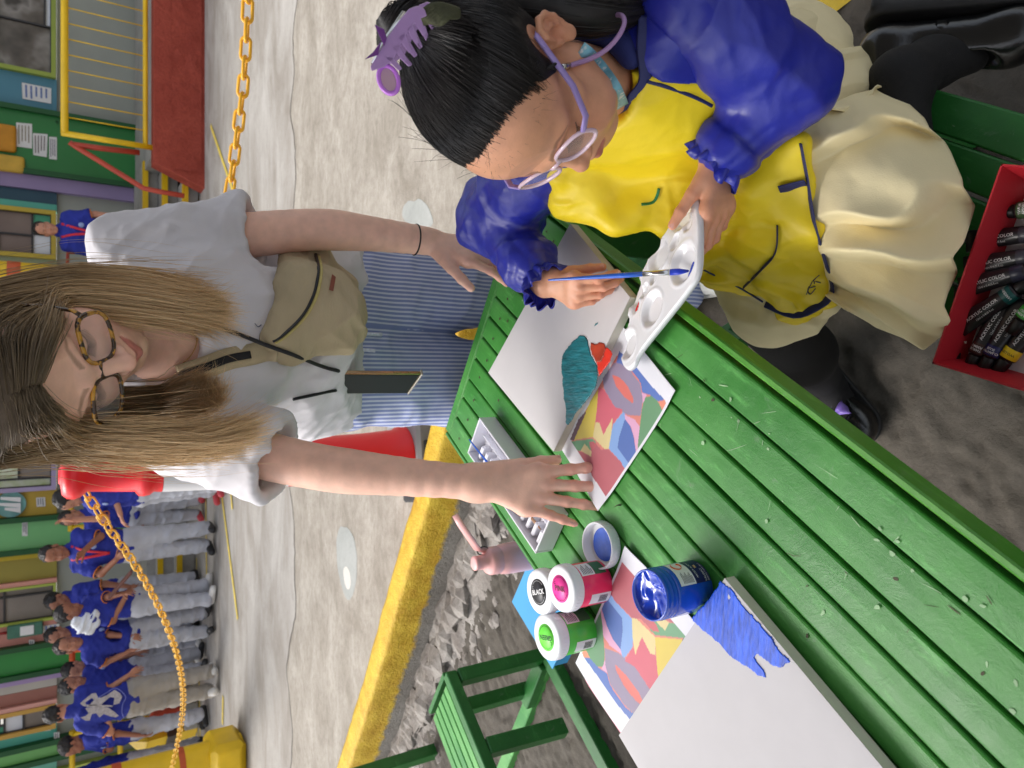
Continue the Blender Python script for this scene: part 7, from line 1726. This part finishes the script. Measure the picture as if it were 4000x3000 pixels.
v.ell(drape([(1275, 1185)], WT_, .034, 1.34)[0], V(.055, .028, .05), None, .05)
P, f = v.mesh(2); n = normals(P, f); P = cloth_disp(P, n, .009, [((.6, .1, .8), 40, .8, 1.), ((-.7, .1, .6), 46, .6, 4.)]); P = relax(P, f); T_bag = tree_of(P, f); blob_obj('bag_body', P, f, M_bag, bg_)
zp = [(1232, 992), (1243, 1040), (1240, 1090), (1222, 1160), (1180, 1235), (1110, 1305), (1066, 1335)]
M_zy = M('zip_yellow', lin((196, 180, 110)), .5, .1, 80, .3, 400)
tape(drape(zp, [T_bag] + WT_, .001, 1.3), .006, V(.5, 0, -.7), 'zip', M('zip_black', (.012, .012, .014), .5), bg_, 30, .0015); tape(drape([(x + 9, y + 5) for x, y in zp], [T_bag] + WT_, .001, 1.3), .008, V(.5, 0, -.7), 'zip_tape', M_zy, bg_, 30, .0012)
q = drape([(1297, 1070), (1312, 1082), (1302, 1138), (1285, 1132)], [T_bag] + WT_, .010, 1.3); mb = MB(); mb.prism(q, unit(ray(1298, 1105)), .002); mb.build('leather_tag', M('leather_brown', lin((130, 66, 46)), .5, .1, 60), bg_, bevel=.0004)
sA = drape([(1085, 1372), (1040, 1370), (980, 1385), (900, 1400), (830, 1425), (770, 1446), (700, 1470)], [T_bag] + WT_, .003, 1.28)
def ribbon(pts, w_, off, name, mat, par, th=.0016):
    q = spline(pts, 26); tt = np.gradient(q, axis=0); G = []
    for i in range(len(q)):
        vw = unit(q[i] - V(0, 0, CAMH)); s_ = unit(np.cross(tt[i], vw)); G.append([q[i] + s_ * a - vw * off for a in np.linspace(-w_ / 2, w_ / 2, 4)])
    mb = MB(); mb.sheet(G); return mb.build(name, mat, par, solid=th)
ribbon(sA, .034, 0, 'strap', M_bag, bg_); ribbon(sA[2:], .012, .002, 'strap_stripe', M('webbing_black', (.012, .012, .014), .8, .1, 200), bg_, .001)
mb = MB()
for L_ in ([(995, 1262), (1008, 1276), (1020, 1268)], [(1040, 1262), (1048, 1284), (1062, 1290)], [(1046, 1262), (1060, 1272)]): mb.tube(spline(drape(L_, WT_, .0003, 1.3), 8), [(.0016, .0005)] * 8, 5)
mb.build('shirt_print', M('print_navy', lin((70, 80, 110)), .7, 0), woman)
ph_ = thing('phone', 'phone in a clear case hanging on a black cord round the neck of the woman', 'phone', at(1480, 1490, t=1.40))
tp_ = at(1337, 1452, Y=1.285); bt_z = float(at(1645, 1450, Y=1.285)[2]); wv = unit(V(-.52, .85, 0)); nv_ = V(-.85, -.52, 0); Rp = np.stack((wv, -nv_, V(0, 0, 1)), 1); Lh = tp_[2] - bt_z; pc = V(tp_[0], tp_[1], (tp_[2] + bt_z) / 2) + wv * .037
mb = MB(); mb.box(pc, (.074, .009, Lh), Rp, .003); mb.build('body', M('phone_gold', lin((196, 172, 140)), .2, .05, metal=1), ph_)
mb = MB(); mb.box(pc + nv_ * .0048, (.068, .001, Lh - .008), Rp, .0004); mb.build('screen', M('phone_screen', lin((24, 32, 35)), .45, .1, 20, spec=.3), ph_)
mb = MB(); mb.box(pc + V(0, 0, Lh / 2 + .002), (.078, .012, .007), Rp, .002); mb.box(pc - V(0, 0, Lh / 2 + .001), (.078, .012, .004), Rp, .0015); mb.build('case_bumper', M('case_clear', lin((232, 226, 214)), .12, .05, trans=.6, coat=.5), ph_)
mb = MB(); mb.box(pc - wv * .0375 + V(0, 0, -.03), (.002, .004, .016), Rp, .0006); mb.box(pc - wv * .0375 + V(0, 0, -.055), (.002, .004, .006), Rp, .0006); mb.build('button', M('phone_gold'), ph_)
t1 = tp_ + V(0, 0, .006); t2 = tp_ + wv * .074 + V(0, 0, .006)
mb = MB(); mb.tube(spline([t1] + drape([(1318, 1448), (1285, 1440), (1240, 1425), (1150, 1388), (1050, 1352), (950, 1312), (870, 1285), (800, 1262), (720, 1240)], WT_ + [T_bag], .0045, 1.28), 30), .0034, 8); mb.build('cord', M('elastic_black'), ph_)
mb = MB(); mb.tube(spline([t2] + drape([(1312, 1526), (1275, 1532), (1230, 1542), (1145, 1560)], WT_, .003, 1.33), 12), .0028, 8); mb.build('cord', M('elastic_black'), ph_)
# ================================================================ traffic post, chain
pc_ = at(1672, 1775, 0); tpz = float(at(228, 1850, Y=pc_[1])[2])
po = thing('traffic_post', 'red and white traffic post on a grey base with yellow chain attached', 'traffic post', pc_ * V(1, 1, 0))
M_rp = M('post_red', lin((242, 34, 44)), .35, .04, 8); M_wp = M('post_white', lin((214, 214, 218)), .45, .05, 10); M_gb = M('post_base_grey', lin((150, 150, 150)), .5, .1); M_bk = M('post_rubber', lin((52, 52, 54)), .7, .15)
zf = lambda x: float(at(x, 1820, Y=pc_[1])[2]); C0 = pc_ * V(1, 1, 0); Hh = tpz
z1, z2, z3, z4 = zf(300), zf(540), zf(630), zf(1120)
mb = MB(); mb.box(C0 + V(0, 0, .022), (.42, .42, .044), rotz(.15), .012); mb.build('rubber_base', M_bk, po)
mb = MB(); mb.box(C0 + V(0, 0, .085), (.33, .33, .08), rotz(.15), .015); mb.build('base', M_gb, po)
mb = MB(); mb.box(C0 + V(.0, -.172, .09), (.16, .02, .015), rotz(.15), .003); mb.build('slot', M('rubber_dark', (.015, .015, .016), .7), po)
mb = MB(); mb.lathe([(.135, .126), (.13, .15), (.118, .17), (.108, .3), (.095, z4)], C0, None, 32); mb.build('cone', M_rp, po)
mb = MB(); mb.lathe([(.0945, z4 + .001), (.080, z3)], C0, None, 32); mb.build('band', M_wp, po)
mb = MB(); mb.lathe([(.0798, z3 + .001), (.077, z2 - .05), (.088, z2 - .035), (.091, z2 - .015), (.088, z2 + .0), (.072, z2 + .012), (.060, z1 - .03), (.078, z1 - .01), (.084, z1 + .01), (.080, z1 + .03), (.066, z1 + .045), (.03, z1 + .05), (.026, z1 + .055), (.024, tpz - .02), (.026, tpz - .015), (.026, tpz), (0, tpz)], C0, None, 32); mb.build('cone', M_rp, po)
M_ch = M('chain_yellow', lin((236, 176, 40)), .35, .06, 20); M_ch2 = M('chain_orange', lin((236, 180, 52)), .4, .06, 20)
def chain(label, pts, L_, r, mat, n=None):
    q = spline(pts, 160); d = np.r_[0, np.cumsum(np.linalg.norm(np.diff(q, axis=0), axis=1))]; e = thing('plastic_chain', label, 'chain', q[0]); pitch = L_ * .80
    mb = MB(); w_ = L_ * .22; h_ = L_ / 2 - w_
    loop = [V(w_ * cos(a), 0, (h_ if sin(a) >= 0 else -h_) + w_ * sin(a)) for a in np.linspace(0, 2 * pi, 18)[:-1]]
    mb.tube(loop, r, 6, closed=True); me = None; k = 0; s_ = pitch / 2; roll = .3
    while s_ < d[-1]:
        c = np.array([np.interp(s_, d, q[:, i]) for i in range(3)]); c2 = np.array([np.interp(s_ + .01, d, q[:, i]) for i in range(3)])
        R = frame(c2 - c, (0, 1, .2)) @ rotz(pi / 4 + (pi / 2 if k % 2 else 0) + rnd.uniform(-.15, .15))
        if me is None: o = mb.build('link', mat, e); me = o.data
        else:
            o = bpy.data.objects.new('link', me); COL.objects.link(o); o.parent = e; o.matrix_parent_inverse = Matrix.Translation(-e.location)
        o.matrix_basis = Matrix(((*R[0], c[0]), (*R[1], c[1]), (*R[2], c[2]), (0, 0, 0, 1))); k += 1; s_ += pitch
    return e
Yc2 = pc_[1]
chain('yellow plastic chain stretched across the court beside the red walkway', [at(985, -60, Y=2.6), at(970, 0, Y=2.6), at(962, 150, Y=2.65), at(950, 330, Y=2.72), at(930, 500, Y=2.8), at(905, 690, Y=2.88), at(880, 850, Y=2.93)], .078, .0062, M_ch)
chain('orange yellow plastic chain sagging from the traffic post to the yellow column', [at(295, 1850, Y=Yc2 - .02), at(330, 1915, Y=3.0), at(420, 2055, Y=3.15), at(520, 2195, Y=3.4), at(600, 2330, Y=3.7), at(655, 2450, Y=4.0), at(695, 2570, Y=4.4), at(715, 2690, Y=4.9), at(712, 2800, Y=5.4), at(690, 2920, Y=5.9), at(665, 3030, Y=6.3)], .070, .0040, M_ch2)

# ================================================================ the pupils waiting on the court
M_pskin = M('skin_pupil', attr=True, rough=.5, var=.05, vs=40); M_pnavy = M('uniform_blue', lin((34, 48, 150)), .8, .12, 9, .2, 120); M_pgrey = M('uniform_grey', lin((188, 190, 199)), .8, .1, 8, .2, 100); M_phair = M('hair_pupil', lin((28, 24, 24)), .5, .3, 90, .6, 160); M_pshoe = M('shoe_black', lin((30, 30, 32)), .4, .2); M_pshoe2 = M('shoe_red', lin((190, 60, 70)), .5, .1); M_pshoe3 = M('shoe_white', lin((222, 220, 216)), .5, .1)
M_lany = M('lanyard_red', lin((206, 30, 50)), .5, .1); M_trim = M('uniform_trim', lin((206, 120, 50)), .7, .1)
SK = [lin((178, 122, 96)), lin((158, 104, 78)), lin((192, 136, 110))]
def pupil(label, hx, hy, Y, yaw, armR=None, armL=None, tone=0, shoe=None, lany=False, bow=8, base=0., grp='pupils in blue uniform shirts lined up on the court', trou=None, lean=0., tilt=0.):
    """yaw 0 faces the camera, +90 faces the picture's left edge as seen upright; arms: (elbow px, hand px, nearer by)"""
    hc = at(hx, hy, Y=Y); ht = hc[2] + .125 - base; s = ht / 1.56; X0 = float(hc[0]); a = radians(yaw)
    f_ = V(-sin(a), -cos(a), 0); l_ = unit(np.cross((0, 0, 1), f_)); e = thing('person', label, 'person', (X0, Y, base), grp)
    G = lambda fw, lf, z: V(X0, Y, base) + f_ * fw * s + l_ * lf * s + V(0, 0, z * s)
    HRr = rot_head(-bow, tilt, math.degrees(math.atan2(f_[1], f_[0])) - 90); HT = hc + f_ * .0
    nb = HRr.T @ (G(-.03, 0, 1.28) - HT) / (.93)
    key = tone
    P, f, c = head_skin(.93, .0058, neck=((0, -.02, -.06), tuple(nb), .045, .048), low=True, skin=SK[tone], lip=tuple(.75 * q for q in SK[tone]), blush=tuple(q * r for q, r in zip(SK[tone], (1.05, .9, .85))), brow=(.02, .014, .012), nose=.7)
    parts = [(P @ HRr.T + HT, f)]; cols = [c]
    sh = {1: G(0, .150, 1.245), -1: G(0, -.150, 1.245)}; sl = {}
    for sd_, arm in ((1, armL), (-1, armR)):
        if arm is None: el = sh[sd_] + (G(.02, .06 * sd_, 0) - G(0, 0, 0)) - V(0, 0, .26 * s); hd = el + (G(.07, .0, 0) - G(0, 0, 0)) - V(0, 0, .21 * s)
        else: el = at(*arm[0], Y=Y - arm[2] * .5); hd = at(*arm[1], Y=Y - arm[2])
        d = hd - el; hd = el + d * min(1, .23 * s / (np.linalg.norm(d) + 1e-9)) if arm is None else hd
        v = Vol(np.minimum(np.minimum(sh[sd_], el), hd) - .20, np.maximum(np.maximum(sh[sd_], el), hd) + .20, .0065)
        v.chain([sh[sd_], el, hd], [.042 * s, .035 * s, .025 * s], .02); dd = unit(hd - el)
        add_hand(v, hd, hand_bones(hd, dd, unit(np.cross(dd, l_) + .01), .155 * s, [(.35, .4, .3)] * 4, side=sd_), .004)
        pa = v.mesh(1); parts.append(pa); cols.append(skin_cols(pa[0], SK[tone], tuple(q * r for q, r in zip(SK[tone], (1.05, .85, .8))), [hd, el], .03, .4)); sl[sd_] = (el, unit(el - sh[sd_]))
    P, f = join(parts); blob_obj('body', P, f, M_pskin, e, np.concatenate(cols))
    v = Vol(HT - .16, HT + .16, .0075)
    HW = lambda *q: HRr @ (V(*q) * .93) + HT
    v.ell(HW(0, -.014, .05), V(.080, .099, .088) * .93, HRr, 0); v.cut(HW(0, .070, .052), HRr @ unit(V(0, 1, -.9)), .012); v.cut(HW(0, 0, -.035), HRr @ unit(V(0, .6, -1)), .01)
    for q in (-1, 1): v.ell(HW(.085 * q, -.008, -.014), V(.022, .03, .04), HRr, .012, 's')
    P, f = v.mesh(1); n = normals(P, f); P = P + n * ((fbm(P * 55, 3) - .4) * .022)[:, None]; blob_obj('hair', P, f, M_phair, e)
    Rb_ = np.stack((l_, -f_, V(0, 0, 1)), 1)
    v = Vol(G(0, 0, .66) - V(.36, .36, .05), G(0, 0, 1.36) + V(.36, .36, .02), .0095)
    v.ell(G(0, 0, 1.12), V(.170, .108, .20) * s, Rb_, 0); v.ell(G(0, 0, .92), V(.165, .112, .20) * s, Rb_, .08); v.cap(sh[1] - V(0, 0, .01), sh[-1] - V(0, 0, .01), .055 * s, None, .05)
    v.cap(G(0, 0, .90), G(0, 0, .74), .135 * s, .15 * s, .05, sq=(f_, 1.3)); v.cap(G(-.03, 0, 1.27), G(-.03, 0, 1.33), .062 * s, .055 * s, .02)
    for q in (1, -1): el, dd = sl[q]; v.cap(sh[q], sh[q] + (el - sh[q]) * .80, .058 * s, .060 * s, .03); v.cut  # sleeve
    v.cut(G(0, 0, .755), (0, 0, -1), .005)
    for q in (1, -1): el, dd = sl[q]; p_ = sh[q] + (el - sh[q]) * .80; v.cap(p_ + dd * .035, p_ + dd * .10, .062 * s, .066 * s, .004, 's')
    P, f = v.mesh(2); n = normals(P, f); P = cloth_disp(P, n, .02, [((.4, .1, 1), 26, .7, hx * .1), ((-.6, .1, .8), 24, .6, hy * .1)]); blob_obj('shirt', relax(P, f), f, M_pnavy, e)
    for q in (1, -1):
        el, dd = sl[q]; p_ = sh[q] + (el - sh[q]) * .80 + dd * .015; R = frame(dd); mb = MB(); mb.tube([p_ + R @ V(cos(t) * .0605 * s, sin(t) * .0605 * s, 0) for t in np.linspace(0, 2 * pi, 18)[:-1]], (.006), 5, closed=True); mb.build('sleeve_trim', M_trim, e)
    v = Vol(G(0, 0, 0) - V(.34, .34, 0), G(0, 0, .84) + V(.34, .34, .02), .0105)
    v.cap(G(0, .06, .80), G(0, -.06, .80), .115 * s, .115 * s, .0)
    st = .105
    for q in (1, -1): v.chain([G(0, .075 * q, .76), G(.01 * q, .09 * q, .42), G(.015 * q, st * q, .06)], [.105 * s, .078 * s, .068 * s], .03)
    v.cut(G(0, 0, .05), (0, 0, -1)); P, f = v.mesh(2); n = normals(P, f); P = cloth_disp(P, n, .02, [((.2, .1, 1), 24, .7, hx * .3), ((.7, .2, .5), 22, .5, hy * .2)]); blob_obj('trousers', relax(P, f), f, trou or M_pgrey, e)
    for q in (1, -1):
        v = Vol(G(.05, st * q, 0) - .22, G(.05, st * q, .12) + .22, .007); v.cap(G(-.05, st * q, .045), G(.13, (st + .02) * q, .035), .042 * s, .038 * s, 0); v.cap(G(-.04, st * q, .05), G(-.03, st * q, .09), .04 * s, .04 * s, .02); v.cut(G(0, 0, .006), (0, 0, -1)); P, f = v.mesh(1); blob_obj('shoe', P, f, shoe or M_pshoe, e)
    if lany:
        mb = MB(); mb.tube(spline([G(.05, .07, 1.30), G(.125, .04, 1.18), G(.145, .0, .98)], 12), [(.013, .003)] * 12, 6, flat=l_); mb.tube(spline([G(.05, -.07, 1.30), G(.125, -.03, 1.18), G(.146, .0, .98)], 12), [(.013, .003)] * 12, 6, flat=l_); mb.build('lanyard', M_lany, e)
    else: pass
    mb = MB(); q = G(.118, .075, 1.12); mb.lathe([(0, .004), (.026 * s, .004), (.028 * s, 0)], q, frame(f_ + V(0, 0, .1)), 14); mb.build('badge', M('badge_pale', lin((150, 170, 220)), .6, .1), e)
    return e, G, s
pupil('pupil with dark cropped hair beside the traffic post raising a forearm', 272, 1945, 7.5, 62, ((412, 2025), (282, 2030), .12), ((440, 1920), (470, 2010), .1), 2, M_pshoe2, bow=25)
pupil('short pupil half hidden behind the one raising a forearm', 285, 2022, 8.5, 10, None, None, 0, M_pshoe2, grp=None)
pupil('tall pupil with a red lanyard and one hand at the chest', 215, 2160, 7.9, 12, ((395, 2240), (455, 2185), .2), ((392, 2095), (330, 2150), .26), 1, None, True)
pupil('pupil glimpsed behind the boy with the white towel', 228, 2345, 8.8, 40, None, None, 1)
e5, G5, s5 = pupil('pupil in profile with a white towel over the neck holding a brown board', 272, 2392, 7.9, -68, ((440, 2425), (490, 2330), .2), ((430, 2330), (480, 2318), .25), 1, M_pshoe3, bow=18)
pupil('pupil glimpsed behind the pupil next to the towel wearer', 228, 2478, 8.8, 15, None, None, 0)
pupil('round-faced pupil looking towards the towel wearer', 268, 2520, 8.0, -30, ((410, 2590), (500, 2545), .1), ((430, 2480), (500, 2485), .1), 0)
pupil('pupil with head bowed under the orange railing', 295, 2612, 8.7, 20, ((420, 2640), (400, 2620), .2), None, 2, M_pshoe3, bow=22)
pupil('pupil with wavy hair turned towards the boy with the letter shirt', 285, 2676, 8.35, -55, ((430, 2700), (500, 2650), .1), None, 0, bow=15)
e10, G10, s10 = pupil('pupil seen from behind with a large pale letter on the blue shirt', 232, 2785, 7.7, 172, ((430, 2690), (500, 2640), -.05), ((430, 2860), (415, 2790), .05), 2, M_pshoe3, trou=M('trousers_sand', lin((160, 154, 146)), .8, .1, 8, .2, 100), bow=10)
pupil('pupil in profile next to the yellow column', 285, 2908, 8.3, 60, ((430, 2925), (420, 2900), .1), None, 1, bow=15)
pupil('pupil cut off by the frame behind the yellow column', 262, 3045, 8.3, 70, None, None, 0)
pupil('lone pupil with a red lanyard in front of the blind-covered window', 180, 895, 9.2, 8, None, None, 2, None, True, grp=None, bow=0)
# blackletter initial printed on the back of the shirt
fb = V(-sin(radians(172)), -cos(radians(172)), 0); lb_ = unit(np.cross((0, 0, 1), fb)); cen = G10(-.135, 0, 1.02)
def onback(px): 
    p = at(*px, Y=7.7); q = p - (p - V(0, 0, CAMH)) * .0195; return q
def zb(L_): return [(x * .422, 2300 + y * .422) for x, y in L_]
M_em = M('emblem_pale', lin((176, 172, 178)), .8, .25, 60); M_em2 = M('emblem_line', lin((110, 118, 196)), .8, .1)
em = []
for poly in ([(740, 1060), (800, 1010), (850, 970), (890, 965), (905, 1000), (930, 1010), (990, 985), (1060, 935), (1110, 965), (1130, 1000), (1105, 1060), (1050, 1075), (1060, 1010), (1020, 1000), (950, 1060), (940, 1075), (820, 1085), (870, 1030), (850, 1010), (790, 1050), (800, 1090), (770, 1085)],
             [(790, 1105), (930, 1090), (1000, 1100), (1060, 1140), (1100, 1175), (1070, 1190), (1020, 1180), (960, 1160), (920, 1190), (890, 1150), (850, 1160), (830, 1220), (790, 1220), (745, 1190), (790, 1180), (820, 1150)], [(800, 1072), (1040, 1078), (1045, 1092), (800, 1098)]):
    P = [onback(p) for p in zb(poly)]; mb = MB(); c = sum(P) / len(P); nrm = unit(ray(300, 2760)); mb.prism(P, nrm, .012); mb.build('emblem', M_em, e10)
P = [onback(p) for p in zb([(905, 1010), (990, 960), (1060, 920), (1120, 945), (1165, 1005), (1135, 1070), (1130, 1150), (1150, 1195)])]; mb = MB(); mb.tube(spline(P, 24), .004, 5); mb.build('emblem', M_em2, e10)
# the brown board and the towel
mb = MB(); A = at(515, 2232, Y=7.6); B = at(425, 2335, Y=7.66); mb.bar(A, B, .02, .085, (0, 1, 0), .004); o = mb.build('wooden_board', M('board_brown', lin((112, 72, 62)), .6, .15, 20), origin=(A + B) / 2); tag(o, 'dark brown board held by the pupil with the white towel', 'board')
q = [at(x, y, Y=7.74) for x, y in ((300, 2432), (340, 2415), (375, 2398), (372, 2430), (352, 2468), (320, 2460), (295, 2442))]; v = Vol(np.min(q, 0) - .08, np.max(q, 0) + .08, .008)
for i in range(1, 6): v.tri(q[0], q[i], q[i + 1], .022, .03)
P, f = v.mesh(2); n = normals(P, f); P = cloth_disp(P, n, .03, [((.5, .1, 1), 50, .8, 1.)]); c = P.mean(0); me = raw_mesh('towel', P - c, f); o = link('towel', me, M('towel_white', lin((226, 230, 238)), .9, .04, 20)); o.location = tuple(c); tag(o, 'white towel draped over the neck of a pupil in profile', 'towel')
# yellow litter bin and the orange bags standing behind the line
bn_ = thing('yellow_bin', 'yellow tapered litter bin behind the pupils beside the yellow column', 'bin', at(760, 2870, Y=9.0) * V(1, 1, 0))
c = V(float(at(600, 2860, Y=9.0)[0]), 9.0, 0); mb = MB(); mb.lathe([(.16, .0), (.2, .5), (.21, .52), (.2, .54), (.14, .62), (.06, .68), (.05, .80)], c, None, 4, False); mb.build('body', Myel, bn_); mb = MB(); mb.lathe([(.205, .22), (.21, .24), (.214, .3), (.21, .32)], c, None, 4, False); mb.build('stripe', M('stripe_dark', lin((70, 60, 50)), .6), bn_)
for lab, px, w_ in (('orange backpack standing behind the round-faced pupil', (640, 2500), .12), ('orange and brown backpack behind the pupil with bowed head', (630, 2590), .13), ('orange bag on the ground behind the letter shirt', (650, 2805), .10)):
    p = at(*px, Y=8.9); v = Vol(p - .3, p + .3, .012); v.box(p, (w_, .09, .17), None, .06); v.box(p + V(0, -.09, -.05), (w_ * .75, .04, .08), None, .035, .02); P, f = v.mesh(2); c = V(p[0], p[1], p[2] - .17)
    e = thing('backpack', lab, 'backpack', c); blob_obj('body', P, f, M('bag_orange', lin((226, 92, 66)), .7, .2, 12), e); mb = MB(); mb.tube([p + V(-.05, 0, .16), p + V(-.03, -.01, .22), p + V(.03, -.01, .22), p + V(.05, 0, .16)], .012, 6); mb.build('strap', M('bag_strap', (.03, .03, .03), .7), e)
    mb = MB(); mb.box((p[0], p[1], (p[2] - .17) / 2 - .002), (.3, .22, p[2] - .172), None, .01); o = mb.build('bench_block', G_step); tag(o, 'low concrete block under the ' + lab.split(' standing')[0].split(' behind')[0].split(' on the')[0], 'block')
